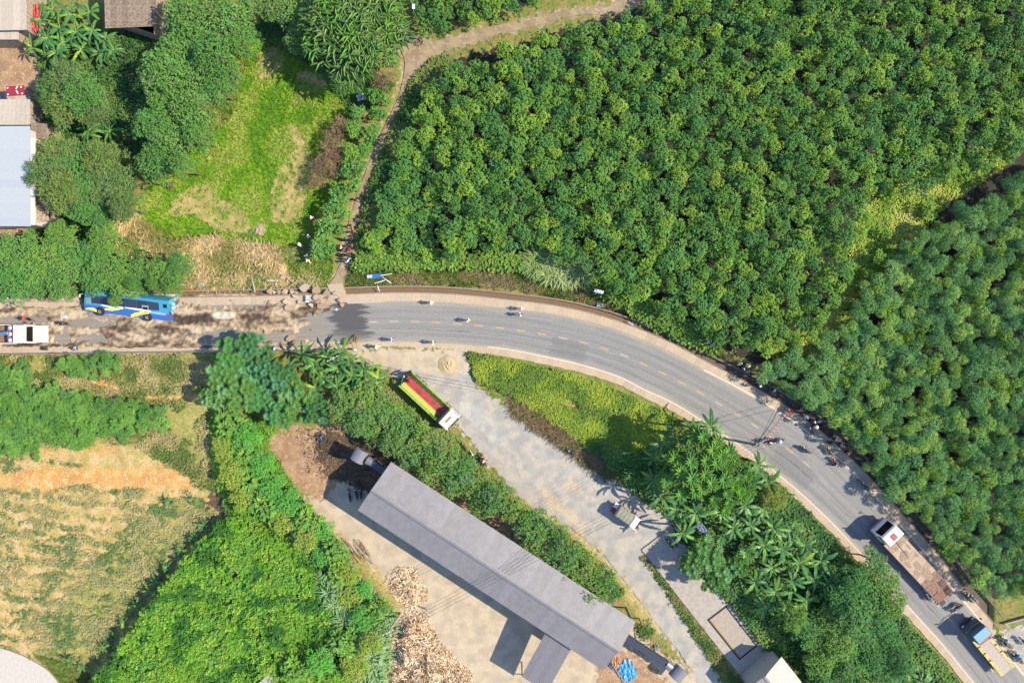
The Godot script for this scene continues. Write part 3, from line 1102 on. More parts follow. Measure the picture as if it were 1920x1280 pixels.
func mono(called: String, label: String, cat: String, pts: Array, h0: float, h1: float, count: int, ms: Array, wall: Material, ribs := 4, walls := true) -> Node3D:
	# a lean-to: 0-1 is the upper edge, 3-2 the lower
	var c := []
	for i in 4:
		var h := h0 if i < 2 else h1
		c.append(plan(pts[i].x, pts[i].y, h) + Vector3(0, h, 0))
	var o := thing(called, label, cat)
	lay_sheets(o, c[0], c[1], c[2], c[3], count, ms, ribs)
	var centre: Vector3 = (c[0] + c[1] + c[2] + c[3]) / 4.0
	for i in 4:
		var a: Vector3 = (c[i] as Vector3).lerp(centre, 0.06)
		var b: Vector3 = (c[(i + 1) % 4] as Vector3).lerp(centre, 0.06)
		var mb := MB.new()
		if walls:
			mb.quad(a - Vector3(0, 0.06, 0), b - Vector3(0, 0.06, 0), Vector3(b.x, -0.2, b.z), Vector3(a.x, -0.2, a.z))
			part(o, "wall", mb.mesh(), wall)
		else:
			mb.box(Vector3(a.x, a.y * 0.5 - 0.1, a.z), Vector3(0.14, a.y, 0.14))
			part(o, "post", mb.mesh(), wall)
	return o

func buildings() -> void:
	var grey := [mat(see(170, 171, 178), 0.55, 0.0, "grain", 0.07), mat(see(166, 167, 174), 0.55, 0.0, "grain", 0.11), mat(see(174, 175, 181), 0.55, 0.0, "grain", 0.09), mat(see(169, 169, 174), 0.6, 0.0, "grain", 0.06)]
	var post := mat(see(110, 108, 110), 0.7, 0.3)
	gable("drying_shed", "long open shed with a grey ribbed metal gable roof in the yard", V([735, 866, 669, 956, 1131, 1256, 1190, 1165]), 5.0, 1.1, 34, grey, post, true, 0.53)
	var dark := [mat(see(166, 167, 176), 0.55, 0.0, "fine", 0.2), mat(see(161, 162, 171), 0.55, 0.0, "grain", 0.2)]
	mono("shed_annex", "narrow grey lean-to roof set square against the lower side of the long shed", "shed", V([1024, 1184, 1072, 1214, 1027, 1297, 976, 1268]), 4.2, 3.7, 4, dark, post, 5, false)
	# fan hoods and ducts at both ends of the shed
	var steel := mat(see(176, 180, 192), 0.4, 0.3, "grain", 0.3)
	var blue_steel := mat(see(70, 84, 108), 0.45, 0.3, "grain", 0.3)
	for e in [[[672, 855], [693, 867], [722, 886], "grey exhaust hood and duct at the upper left end of the long shed", 3.6], [[1274, 1266], [1254, 1249], [1172, 1196], "grey exhaust hood on the long duct at the lower right end of the shed", 2.4]]:
		var h: float = e[4]
		var a := plan(e[0][0], e[0][1], h)
		var b := plan(e[1][0], e[1][1], h)
		var c := plan(e[2][0], e[2][1], h + 0.5)
		var o := thing("exhaust_duct", e[3], "duct", Vector3(a.x, 0, a.z))
		var dir := (b - a).normalized()
		var side := Vector3(dir.z, 0, -dir.x)
		var mb := MB.new()
		# half-round hood, its axis across the duct
		var r := 0.95
		for k in 10:
			var t0 := PI * 1.15 * k / 10 - 0.4
			var t1 := PI * 1.15 * (k + 1) / 10 - 0.4
			var p0 := dir * cos(t0) * r + Vector3(0, h - 0.6 + sin(t0) * r * 0.8, 0)
			var p1 := dir * cos(t1) * r + Vector3(0, h - 0.6 + sin(t1) * r * 0.8, 0)
			mb.face([p0 + side * 0.85, p1 + side * 0.85, p1 - side * 0.85, p0 - side * 0.85], Vector3(0, h - 0.7, 0))
			for sg in [-1, 1]:
				mb.face([p0 + side * 0.85 * sg, p1 + side * 0.85 * sg, Vector3(0, h - 0.6, 0) + side * 0.85 * sg], Vector3(0, h - 0.6, 0))
		part(o, "hood", mb.mesh(), steel)
		mb = MB.new()
		mb.tube([b - a + Vector3(0, h - 0.5, 0) - dir * 0.5, b - a + Vector3(0, h - 0.45, 0) + dir * 0.3], [0.62, 0.5], 12)
		part(o, "collar", mb.mesh(), steel)
		mb = MB.new()
		var q0 := b - a + Vector3(0, h - 0.5, 0)
		var q1 := c - a + Vector3(0, h, 0)
		var dd := (q1 - q0).normalized()
		mb.box((q0 + q1) * 0.5, Vector3(0.85, 0.7, q0.distance_to(q1)), Basis(dd.cross(Vector3.UP).normalized(), Vector3.UP, -dd))
		part(o, "duct", mb.mesh(), blue_steel)
		mb = MB.new()
		mb.box(Vector3(0, (h - 0.8) * 0.5, 0), Vector3(0.5, h - 0.7, 0.5))
		part(o, "stand", mb.mesh(), post)
		mb = MB.new()
		mb.box(b - a + Vector3(0, (h - 0.9) * 0.5, 0), Vector3(0.14, h - 0.9, 0.14))
		part(o, "stand", mb.mesh(), post)
	# red oxide pipe rail beside the lower duct
	var rail := thing("pipe_rail", "thin red brown pipe rail beside the lower duct of the shed", "railing")
	for e in [[1180, 1190, 1262, 1246], [1196, 1222, 1222, 1206], [1220, 1196, 1222, 1228], [1198, 1220, 1212, 1234]]:
		var mb := MB.new()
		mb.tube([plan(e[0], e[1], 1.6) + Vector3(0, 1.6, 0), plan(e[2], e[3], 1.6) + Vector3(0, 1.5, 0)], [0.05, 0.05], 5)
		part(rail, "rail", mb.mesh(), mat(see(150, 84, 70), 0.7, 0.2))
	for e in [[1180, 1190], [1222, 1218], [1262, 1246]]:
		var mb := MB.new()
		mb.tube([plan(e[0], e[1], 1.6), plan(e[0], e[1], 1.6) + Vector3(0, 1.6, 0)], [0.05, 0.05], 5)
		part(rail, "post", mb.mesh(), mat(see(150, 84, 70), 0.7, 0.2))
	# concrete strip with the weighbridge
	var slab := to_m(PackedVector2Array(V([1203, 1030, 1252, 993, 1302, 1032, 1354, 1106, 1460, 1236, 1520, 1330, 1440, 1340, 1389, 1267, 1310, 1167])))
	var tri := Geometry2D.triangulate_polygon(slab)
	var mb := MB.new()
	for i in range(0, tri.size(), 3):
		mb.face([Vector3(slab[tri[i]].x, 0.16, slab[tri[i]].y), Vector3(slab[tri[i + 1]].x, 0.16, slab[tri[i + 1]].y), Vector3(slab[tri[i + 2]].x, 0.16, slab[tri[i + 2]].y)], Vector3(0, -500, 0))
	for i in slab.size():
		var a := slab[i]
		var b := slab[(i + 1) % slab.size()]
		mb.quad(Vector3(a.x, 0.16, a.y), Vector3(b.x, 0.16, b.y), Vector3(b.x, -0.3, b.y), Vector3(a.x, -0.3, a.y))
	struct("concrete_apron", mb.mesh(), mat(see(214, 208, 198), 0.9, 0, "grain", 0.13))
	var wb := thing("weighbridge", "long rectangular weighbridge framed in black let into the concrete strip", "weighbridge", plan(1373, 1185))
	var w := [plan(1361, 1136), plan(1328, 1161), plan(1386, 1234), plan(1418, 1209)]
	var mid: Vector3 = (w[0] + w[1] + w[2] + w[3]) / 4.0
	var deck := MB.new()
	deck.face([w[0] - wb.position + Vector3(0, 0.185, 0), w[1] - wb.position + Vector3(0, 0.185, 0), w[2] - wb.position + Vector3(0, 0.185, 0), w[3] - wb.position + Vector3(0, 0.185, 0)], Vector3(0, -9, 0))
	part(wb, "deck", deck.mesh(), mat(see(208, 198, 182), 0.85, 0, "grain", 0.2))
	for i in 4:
		var a: Vector3 = w[i] - wb.position
		var b: Vector3 = w[(i + 1) % 4] - wb.position
		var m2 := MB.new()
		var dd := (b - a).normalized()
		m2.box((a + b) * 0.5 + Vector3(0, 0.17, 0), Vector3(0.16, 0.14, a.distance_to(b) + 0.16), Basis(dd.cross(Vector3.UP).normalized(), Vector3.UP, -dd))
		part(wb, "gap_frame", m2.mesh(), mat(Color(0.05, 0.05, 0.05), 0.8))
		if i == 1:
			m2 = MB.new()
			var inn := (mid - wb.position - (a + b) * 0.5).normalized() * 0.17
			m2.box((a + b) * 0.5 + Vector3(0, 0.2, 0) + inn, Vector3(0.12, 0.03, a.distance_to(b) - 0.5), Basis(dd.cross(Vector3.UP).normalized(), Vector3.UP, -dd))
			part(wb, "yellow_edge", m2.mesh(), mat(see(228, 200, 96), 0.7, 0, "dirt", 0.6))
	# the weigh house whose roof juts in at the bottom edge
	var pale := [mat(see(206, 200, 198), 0.5, 0.1, "grain", 0.2), mat(see(200, 194, 193), 0.5, 0.1, "grain", 0.2)]
	gable("weigh_house", "pale grey metal roofed house at the end of the concrete strip", V([1466, 1231, 1398, 1293, 1490, 1410, 1558, 1348]), 3.6, 0.7, 8, pale, mat(see(220, 214, 200), 0.8), false)
	gable("farm_hut", "small pale roofed hut half hidden under the creepers at the bottom edge", V([470, 1290, 505, 1262, 545, 1310, 510, 1340]), 2.6, 0.6, 4, pale, mat(see(210, 205, 195), 0.8), false)
	# houses in the upper left corner
	var cem := [mat(see(232, 226, 214), 0.8, 0, "grain", 0.25), mat(see(226, 220, 209), 0.8, 0, "grain", 0.25), mat(see(238, 231, 218), 0.8, 0, "grain", 0.25)]
	var wallm := mat(see(214, 206, 190), 0.85, 0, "dirt", 0.3)
	mono("farmhouse", "house with a weathered pale grey sheet roof in the upper left corner", "house", V([-60, -40, 48, -42, 50, 57, -60, 57]), 4.2, 3.6, 9, cem, wallm, 6)
	mono("house_porch", "low grey porch roof below the weathered farmhouse", "porch", V([-60, 58, 34, 58, 34, 74, -60, 74]), 3.0, 2.7, 7, cem, wallm, 5)
	var awn := thing("red_awning", "crumpled red tarpaulin awning between the farmhouse and the banana plants", "awning", plan(60, 35))
	cloth(awn, "tarpaulin", plan(60, 35, 2.4) - plan(60, 35) + Vector3(0, 2.4, 0), 1.9, 3.4, 0.25, mat(see(206, 60, 58), 0.6), 61)
	for e in [[-0.8, -1.6], [0.8, -1.6], [-0.8, 1.6], [0.8, 1.6]]:
		var pm := MB.new()
		pm.tube([Vector3(e[0], 0, e[1]), Vector3(e[0], 2.4, e[1])], [0.04, 0.04], 5)
		part(awn, "pole", pm.mesh(), post)
	var brown := [mat(see(196, 182, 164), 0.85, 0, "dirt", 0.3), mat(see(182, 168, 152), 0.85, 0, "dirt", 0.3), mat(see(202, 188, 170), 0.85, 0, "dirt", 0.3)]
	mono("barn", "barn with a brown grey corrugated roof behind the banana plants", "barn", V([194, -40, 292, -44, 290, 66, 200, 36]), 4.0, 3.4, 9, brown, wallm, 6)
	mono("open_store", "low store with a patched grey beige sheet roof above the blue roof", "store", V([-60, 186, 55, 186, 57, 234, -60, 234]), 3.2, 2.9, 8, cem, wallm, 6)
	var blue := [mat(see(226, 240, 248), 0.5, 0.0, "fine", 0.3), mat(see(222, 236, 245), 0.5, 0.0, "fine", 0.3), mat(see(229, 243, 250), 0.5, 0.0, "fine", 0.3)]
	var hb := mono("blue_roof_house", "house with a smooth pale blue metal roof at the left edge", "house", V([56, 236, 57, 424, -70, 424, -70, 236]), 4.6, 4.0, 13, blue, mat(see(226, 224, 216), 0.8), 3)
	var gt := MB.new()
	var ga := plan(60, 258, 4.5) + Vector3(0, 4.5, 0)
	var gb := plan(61, 422, 4.5) + Vector3(0, 4.5, 0)
	gt.cbox((ga + gb) * 0.5, Vector3(0.5, 0.3, ga.distance_to(gb)), 0.04)
	part(hb, "parapet", gt.mesh(), mat(see(244, 242, 236), 0.7))
	mono("side_lean_to", "narrow beige lean-to along the right wall of the blue roofed house", "lean-to", V([66, 262, 66, 416, 94, 412, 88, 262]), 3.2, 2.8, 10, [mat(see(222, 206, 178), 0.85, 0, "dirt", 0.3), mat(see(212, 196, 168), 0.85, 0, "dirt", 0.3)], wallm, 4)
	mono("brown_lean_to", "small brown corrugated roof above the beige lean-to", "lean-to", V([57, 231, 88, 231, 88, 260, 57, 260]), 3.3, 3.1, 3, brown, wallm, 6)
	var can := thing("red_canopy", "small red topped canopy with white marks and a scalloped cream fringe", "canopy", plan(29, 173, 2.3))
	var cm := MB.new()
	cm.face([Vector3(-1.2, 2.45, -0.75), Vector3(1.2, 2.45, -0.85), Vector3(1.25, 2.5, 0.45), Vector3(-1.15, 2.5, 0.6)], Vector3(0, 0, 0))
	part(can, "top", cm.mesh(), mat(see(186, 44, 62), 0.6))
	cm = MB.new()
	for k in 10:
		var x := -1.15 + k * 0.25
		cm.face([Vector3(x, 2.47, 0.6 - k * 0.015), Vector3(x + 0.22, 2.47, 0.59 - k * 0.015), Vector3(x + 0.2, 2.0, 1.05 + 0.1 * sin(k * 1.7)), Vector3(x + 0.02, 2.0, 1.08 + 0.1 * sin(k * 1.7))], Vector3(0, 0, 0))
	part(can, "fringe", cm.mesh(), mat(see(240, 226, 200), 0.8))
	cm = MB.new()
	for e in [[-0.95, -0.5, 0.16, 0.16, 0], [0.8, -0.6, 0.16, 0.16, 0], [-0.9, 0.36, 0.2, 0.16, 0.3], [0.95, 0.22, 0.2, 0.16, 0.3], [0.25, -0.55, 0.12, 0.42, -0.5], [0.3, 0.05, 0.12, 0.5, 0.5]]:
		cm.box(Vector3(e[0], 2.5, e[1]), Vector3(e[2], 0.03, e[3]), Basis(Vector3.UP, e[4]))
	part(can, "white_marks", cm.mesh(), mat(Color(0.85, 0.85, 0.83), 0.7))
	for e in [[-1.1, -0.7], [1.1, -0.7], [1.1, 0.4], [-1.1, 0.5]]:
		var pm := MB.new()
		pm.tube([Vector3(e[0], 0, e[1]), Vector3(e[0], 2.45, e[1])], [0.04, 0.04], 5)
		part(can, "pole", pm.mesh(), post)

func cloth(o: Node3D, called: String, at: Vector3, w: float, l: float, amp: float, m: Material, seed_: int) -> void:
	var nz := noise(seed_, 0.5, 3)
	var n := 22
	var v := PackedVector3Array()
	var idx := PackedInt32Array()
	for j in n:
		for i in n:
			var u := float(i) / (n - 1) - 0.5
			var t := float(j) / (n - 1) - 0.5
			var edge := nz.get_noise_2d(u * 9 + 40, t * 9) * 0.25
			v.append(at + Vector3(u * w * (1 + edge), amp * (nz.get_noise_2d(u * 7, t * 7) + 0.7 * absf(sin(u * 9 + t * 5 + nz.get_noise_2d(t * 4, u * 4) * 4))) * 0.8 - amp * (u * u + t * t), t * l * (1 + edge)))
	for j in n - 1:
		for i in n - 1:
			var k := j * n + i
			for q in [k, k + 1, k + n, k + 1, k + n + 1, k + n]:
				idx.append(q)
	part(o, called, indexed(v, PackedVector2Array(), idx), m)

# ---------------------------------------------------------------- plants
func pick(cols: Array) -> Color:
	var c: Color = cols[rng.randi() % cols.size()]
	return c * rng.randf_range(0.8, 1.2)

func hemi(low := -0.1) -> Vector3:
	while true:
		var d := Vector3(rng.randf_range(-1, 1), rng.randf_range(low, 1), rng.randf_range(-1, 1))
		if d.length() < 1.0 and d.length() > 0.2:
			return d.normalized()
	return Vector3.UP

# crown of leafy clumps on a dome of radius r; y = 0 is its lower rim, its top is at hgt
func crown(kind: String, r: float, hgt: float, clumps: int, per: int, ll: float, lw: float, cols: Array, tips: Array) -> ArrayMesh:
	var mb := MB.new()
	for k in clumps:
		var rho := sqrt((k + 0.5) / clumps) * 0.98
		var th := k * 2.39996 + rng.randf_range(-0.5, 0.5)
		rho *= rng.randf_range(0.85, 1.1)
		var dome := sqrt(maxf(0.05, 1.0 - rho * rho * 0.85))
		var c := Vector3(cos(th) * rho * r, hgt * dome * rng.randf_range(0.75, 1.02), sin(th) * rho * r)
		var cr := r * rng.randf_range(0.26, 0.42) if clumps > 3 else r * 0.8
		if clumps > 12:
			cr = r * rng.randf_range(0.16, 0.27)
		var set_: Array = tips if rng.randf() < 0.3 else cols
		var base: Color = set_[rng.randi() % set_.size()]
		match kind:
			"broad":
				for i in per:
					var d := hemi(-0.35)
					mb.col = base.lerp(pick(cols), 0.4) * rng.randf_range(0.75, 1.25)
					var dir := (Vector3(d.x, d.y * 0.35 - 0.1, d.z) + Vector3(rng.randf_range(-0.5, 0.5), rng.randf_range(-0.3, 0.3), rng.randf_range(-0.5, 0.5))).normalized()
					mb.leaf(c + d * cr * Vector3(1, 0.8, 1) * rng.randf_range(0.55, 1.0), dir, (d + Vector3.UP * 0.8).normalized(), ll * rng.randf_range(0.7, 1.25), lw * rng.randf_range(0.8, 1.2), 0.18)
			"column":
				for i in per:
					var d := hemi(-0.3)
					mb.col = base.lerp(pick(cols), 0.35) * rng.randf_range(0.75, 1.25)
					var p := c + d * r * 0.5 * rng.randf_range(0.6, 1.0)
					var o := (p - Vector3(0, hgt * 0.25, 0)).normalized()
					var dir := (Vector3(d.x, d.y * 0.3, d.z) + Vector3(rng.randf_range(-0.6, 0.6), rng.randf_range(-0.3, 0.2), rng.randf_range(-0.6, 0.6))).normalized()
					mb.leaf(p, dir, (o + d * 0.5 + Vector3.UP * 0.25).normalized(), ll * rng.randf_range(0.7, 1.25), lw * rng.randf_range(0.8, 1.2), 0.2)
			"rosette":
				for tier in 3:
					var n := per / 3
					for i in n:
						var a := TAU * (i + tier * 0.37 + rng.randf() * 0.4) / n
						var tilt := 0.75 - tier * 0.55
						var dir := Vector3(cos(a), tilt, sin(a)).normalized()
						mb.col = base.lerp(pick(tips if tier == 0 else cols), 0.35) * rng.randf_range(0.85, 1.15)
						mb.leaf(c + dir * cr * 0.12 - Vector3(0, tier * cr * 0.22, 0), dir, Vector3.UP, ll * (0.75 + 0.2 * tier) * rng.randf_range(0.85, 1.15), lw, 0.35)
			"puff":
				for i in per:
					var d := hemi(-0.25)
					mb.col = base.lerp(pick(cols), 0.3) * rng.randf_range(0.8, 1.2)
					var dir := (d * 0.45 + Vector3(rng.randf_range(-1, 1), rng.randf_range(-0.5, 0.5), rng.randf_range(-1, 1))).normalized()
					var nn := (d + Vector3.UP * 0.25).normalized()
					if absf(nn.dot(dir)) > 0.95:
						nn = Vector3(dir.z, dir.x, dir.y)
					mb.leaf(c + d * cr * Vector3(1, 0.85, 1) * rng.randf_range(0.6, 0.95), dir, nn, ll * rng.randf_range(0.8, 1.2), lw, 0.15)
			"lance":
				for i in per:
					var a := TAU * i / per + rng.randf()
					var dir := Vector3(cos(a), rng.randf_range(-0.1, 0.7), sin(a)).normalized()
					mb.col = base.lerp(pick(cols), 0.3) * rng.randf_range(0.8, 1.2)
					mb.leaf(c + dir * 0.05 + hemi() * cr * 0.5, dir, Vector3.UP, ll * rng.randf_range(0.8, 1.2), lw, 0.45)
			"dry":
				for i in per:
					var d := hemi(-0.1)
					mb.col = base.lerp(pick(cols), 0.5)
					var dir := Vector3(rng.randf_range(-1, 1), rng.randf_range(0.1, 0.9), rng.randf_range(-1, 1)).normalized()
					mb.leaf(c + d * cr, dir, Vector3(dir.z, 0.3, -dir.x), ll * rng.randf_range(0.6, 1.3), lw, 0.1)
	return mb.mesh()

func trunk(h: float, r: float, limbs: int, spread: float) -> ArrayMesh:
	var mb := MB.new()
	var bend := Vector3(rng.randf_range(-0.1, 0.1), 0, rng.randf_range(-0.1, 0.1)) * h
	mb.tube([Vector3(0, -0.3, 0), Vector3(bend.x * 0.4, h * 0.5, bend.z * 0.4), Vector3(bend.x, h, bend.z)], [r, r * 0.75, r * 0.4], 6)
	for i in limbs:
		var a := TAU * i / limbs + rng.randf() * 0.6
		var s := Vector3(bend.x * 0.4, h * rng.randf_range(0.45, 0.8), bend.z * 0.4)
		mb.tube([s, s + Vector3(cos(a) * spread * 0.5, h * 0.18, sin(a) * spread * 0.5), s + Vector3(cos(a) * spread, h * 0.3, sin(a) * spread)], [r * 0.5, r * 0.35, r * 0.15], 5)
	return mb.mesh()

var leaf_mats := {}
func leafm(t: Color) -> StandardMaterial3D:
	return vmat(t, 0.62, Color(0.08, 0.12, 0.025))

const DARK := [Color(0.050, 0.128, 0.024), Color(0.064, 0.152, 0.028), Color(0.046, 0.126, 0.032), Color(0.078, 0.168, 0.030)]
const FRESH := [Color(0.088, 0.190, 0.036), Color(0.112, 0.215, 0.034), Color(0.076, 0.180, 0.046)]
const OLIVE := [Color(0.100, 0.158, 0.052), Color(0.120, 0.182, 0.060), Color(0.086, 0.146, 0.050)]
const BLUE := [Color(0.105, 0.225, 0.078), Color(0.135, 0.275, 0.100), Color(0.112, 0.245, 0.074)]
const BRIGHT := [Color(0.090, 0.230, 0.022), Color(0.120, 0.260, 0.026), Color(0.070, 0.195, 0.026)]
const STRAW := [Color(0.36, 0.25, 0.12), Color(0.28, 0.19, 0.10), Color(0.42, 0.31, 0.17)]
const BARK := Color(0.36, 0.32, 0.26)

func in_poly(p: Vector2, poly: PackedVector2Array) -> bool:
	return Geometry2D.is_point_in_polygon(p, poly)

var kinds := {}
# a tree of a kind, built once and copied after that
func tree(kind: String, px: float, py: float, r_px: float, h: float, label: String, group: String, tint := Color.WHITE, cat := "tree", called := "") -> Node3D:
	var k: Array = kinds[kind]
	var variant: Array = k[rng.randi() % k.size()]
	var proto: Dictionary = variant[0]
	var at := plan(px, py, h * 0.85)
	at.y = ground_y(at.x, at.z)
	var sc: float = (r_px / S * 1.04) / proto.r
	var o := thing(called if called != "" else proto.name, label, cat, at, rng.randf() * TAU, group)
	var vs: float = h / proto.h
	part(o, "trunk", proto.trunk, mat(BARK, 0.95), Transform3D(Basis.from_scale(Vector3(sc, vs, sc)), Vector3.ZERO))
	part(o, "crown", proto.crown, leafm(tint), Transform3D(Basis.from_scale(Vector3(sc, vs, sc)), Vector3(0, proto.lift * vs, 0)))
	return o

func add_kind(kind: String, called: String, n: int, r: float, h: float, depth: float, style: String, clumps: int, per: int, ll: float, lw: float, cols: Array, tips: Array) -> void:
	kinds[kind] = []
	for i in n:
		var c := crown(style, r, depth, clumps, per, ll, lw, cols, tips)
		kinds[kind].append([{"name": called, "r": r, "h": h, "lift": h - depth, "crown": c, "trunk": trunk(h - depth * 0.5, 0.05 + r * 0.05, 4, r * 0.6)}])

func plants() -> void:
	add_kind("plantation", "plantation_tree", 9, 1.0, 4.8, 2.9, "column", 5, 62, 0.33, 0.17, DARK, FRESH)
	add_kind("puff", "puffy_tree", 8, 0.9, 3.4, 1.3, "puff", 2, 460, 0.22, 0.06, BLUE, [BLUE[1], BLUE[2], FRESH[2]])
	add_kind("grove", "broadleaf_tree", 5, 2.8, 6.5, 3.2, "broad", 46, 48, 0.34, 0.16, [DARK[1], DARK[3], FRESH[2], FRESH[0], OLIVE[0]], FRESH)
	add_kind("olive", "feathery_tree", 4, 3.0, 6.0, 2.8, "puff", 42, 70, 0.42, 0.11, OLIVE, [OLIVE[1], FRESH[0]])
	add_kind("hedge", "hedge_tree", 5, 2.2, 4.5, 2.6, "broad", 30, 48, 0.32, 0.14, [FRESH[0], OLIVE[0], OLIVE[1], DARK[3]], [FRESH[1], OLIVE[1]])
	add_kind("rosette", "rosette_tree", 5, 2.0, 4.8, 2.0, "rosette", 16, 36, 0.62, 0.20, [BLUE[1], DARK[3], FRESH[2]], [FRESH[2], FRESH[0]])
	add_kind("bright_rosette", "rosette_tree", 3, 2.4, 6.0, 2.6, "rosette", 22, 36, 0.6, 0.19, [FRESH[2], DARK[3], FRESH[0]], [BRIGHT[0], FRESH[1]])
	add_kind("lance", "mango_tree", 2, 4.2, 8.0, 4.0, "lance", 130, 22, 0.85, 0.18, [FRESH[0], OLIVE[1], FRESH[2]], [FRESH[1], OLIVE[1]])
	add_kind("sapling", "young_tree", 4, 1.1, 3.0, 2.0, "broad", 8, 46, 0.38, 0.2, [FRESH[2], FRESH[0], DARK[3]], [BRIGHT[0], FRESH[1]])
	add_kind("cassava", "cassava_shrub", 5, 0.8, 1.7, 1.0, "puff", 5, 130, 0.26, 0.06, BLUE, [BLUE[1], Color(0.09, 0.20, 0.085)])
	add_kind("dead", "withered_shrub", 3, 1.5, 2.2, 1.8, "dry", 10, 60, 0.5, 0.05, [Color(0.20, 0.13, 0.08), Color(0.28, 0.19, 0.12), Color(0.14, 0.10, 0.07)], STRAW)
	# --- upper plantation
	var tints := [Color(1.08, 1.04, 0.95), Color(0.96, 0.98, 1.0), Color(1.3, 1.15, 0.9), Color(1.15, 1.06, 0.95), Color(0.92, 0.95, 1.0)]
	var up := PackedVector2Array(V([824, 148, 848, 118, 930, 92, 1040, 62, 1150, 44, 1190, 20, 1250, -10, 1250, -90, 2030, -90, 2030, 262, 1930, 284, 1850, 312, 1790, 322, 1740, 352, 1690, 352, 1640, 366, 1624, 420, 1602, 470, 1606, 500, 1576, 550, 1560, 585, 1520, 640, 1440, 664, 1390, 650, 1345, 632, 1290, 598, 1230, 570, 1150, 540, 1100, 505, 1030, 480, 950, 472, 860, 480, 760, 476, 692, 470, 690, 440, 709, 370, 734, 310, 756, 250, 779, 190]))
	var up2 := PackedVector2Array(V([752, -80, 765, 5, 800, 56, 870, 44, 960, 18, 1040, -4, 1070, -80]))
	spots("plantation", [up, up2], 24.5, 4.4, 11.6, "dark green broadleaf tree in the dense plantation above the road", "broadleaf trees of the plantation above the road", tints)
	# --- lower right plantation
	var low := PackedVector2Array(V([2030, 288, 1920, 322, 1860, 356, 1800, 384, 1745, 430, 1700, 462, 1672, 500, 1615, 545, 1590, 580, 1530, 640, 1425, 692, 1440, 708, 1490, 738, 1560, 792, 1620, 862, 1680, 928, 1740, 990, 1795, 1052, 1846, 1104, 1900, 1112, 2030, 1118]))
	spots("puff", [low], 25.0, 3.6, 13.2, "round blue green puffy tree in the plantation right of the road", "puffy young trees of the plantation right of the road", [Color(1, 1, 0.95), Color(1.1, 1.08, 0.95), Color(0.95, 0.97, 0.95), Color(1.25, 1.18, 0.9)])
	# bright saplings between the puffy trees
	var k := 0
	for i in 400:
		var q := Vector2(rng.randf_range(1540, 1930), rng.randf_range(320, 1100))
		if in_poly(q, low) and k < 46:
			k += 1
			tree("sapling", q.x, q.y, rng.randf_range(8, 12), rng.randf_range(3.4, 4.2), "small yellow green leafy tree scattered among the puffy trees", "yellow green trees among the puffy trees", Color(1.1, 1.1, 0.9))
	k = 0
	for i in 300:
		var q := Vector2(rng.randf_range(1520, 1900), rng.randf_range(280, 660))
		if label_at((q.x - 960) / S, (q.y - 640) / S) == 15 and k < 14:
			k += 1
			tree("sapling" if k % 3 else "plantation", q.x, q.y, rng.randf_range(7, 12), rng.randf_range(1.6, 2.8), "small green tree growing in the weedy clearing between the two plantations", "small trees in the clearing", Color(1.05, 1.05, 0.9))
	# --- groves at the left
	var list := [[412, 22, 46], [345, 22, 36], [445, 70, 30], [372, 66, 42], [330, 92, 34], [402, 104, 40], [300, 132, 40], [358, 146, 40], [405, 160, 34], [310, 188, 36], [358, 206, 38], [282, 236, 34], [322, 262, 40], [366, 250, 28], [292, 300, 34], [335, 306, 22]]
	for i in list.size():
		tree("grove", list[i][0], list[i][1], list[i][2], rng.randf_range(5.6, 7.4), "%s tree from the top of the dense grove left of the meadow" % ord_word(i), "trees of the grove left of the meadow", [Color(1, 1, 1), Color(1.15, 1.1, 1), Color(0.9, 0.95, 0.95)][i % 3])
	list = [[118, 150, 34], [152, 178, 36], [118, 198, 36], [170, 208, 26], [96, 168, 28], [108, 296, 40], [84, 326, 36], [148, 320, 46], [190, 300, 36], [208, 348, 42], [150, 372, 40], [110, 360, 34], [228, 385, 24], [186, 392, 30]]
	for i in list.size():
		tree("olive", list[i][0], list[i][1], list[i][2], rng.randf_range(4.6, 6.4), "%s feathery olive green tree counted downwards beside the pale blue roof" % ord_word(i), "feathery trees beside the houses", [Color(1.05, 1.1, 1), Color(0.9, 1.05, 0.95), Color(1.1, 1.1, 0.95)][i % 3])
	list = [[30, 478, 40], [78, 500, 44], [22, 525, 38], [122, 488, 38], [108, 440, 24], [66, 526, 30], [112, 526, 34], [192, 446, 28], [170, 478, 28], [196, 505, 32], [232, 524, 32], [178, 522, 28], [262, 516, 28], [298, 512, 28], [334, 496, 22], [322, 526, 22], [206, 564, 11], [246, 530, 12], [284, 530, 12], [308, 534, 10]]
	for i in list.size():
		tree("grove", list[i][0], list[i][1], list[i][2], rng.randf_range(3.8, 5.2), "%s leafy tree from the left in the roadside belt behind the bus" % ord_word(i), "trees of the belt behind the bus", [Color(1, 1, 1), Color(1.1, 1.06, 0.95), Color(0.9, 0.98, 1.0)][i % 3])
	tree("lance", 664, 48, 84, 8.0, "large tree with long drooping yellow green leaves beside the track fork", "", Color(1.05, 1.05, 1))
	list = [[512, 14, 24], [556, 26, 34], [594, 6, 34], [560, 70, 26], [470, 10, 22], [530, -20, 34]]
	for i in list.size():
		tree("hedge", list[i][0], list[i][1], list[i][2], 4.6, "%s tree from the left along the top edge above the meadow" % ord_word(i), "trees above the meadow")
	tree("dead", 719, 150, 19, 2.4, "pale straw coloured shrub beside the dirt track", "", Color(1.5, 1.6, 1.3), "shrub")
	list = [[731, 110, 12], [697, 178, 12], [719, 186, 11], [669, 210, 12], [705, 212, 12], [661, 242, 13], [695, 246, 14], [683, 276, 12], [657, 282, 13], [673, 312, 14], [649, 318, 14], [659, 350, 14], [637, 358, 16], [625, 388, 16], [643, 394, 12], [615, 418, 17], [633, 428, 11], [605, 446, 17], [597, 466, 16], [617, 462, 12]]
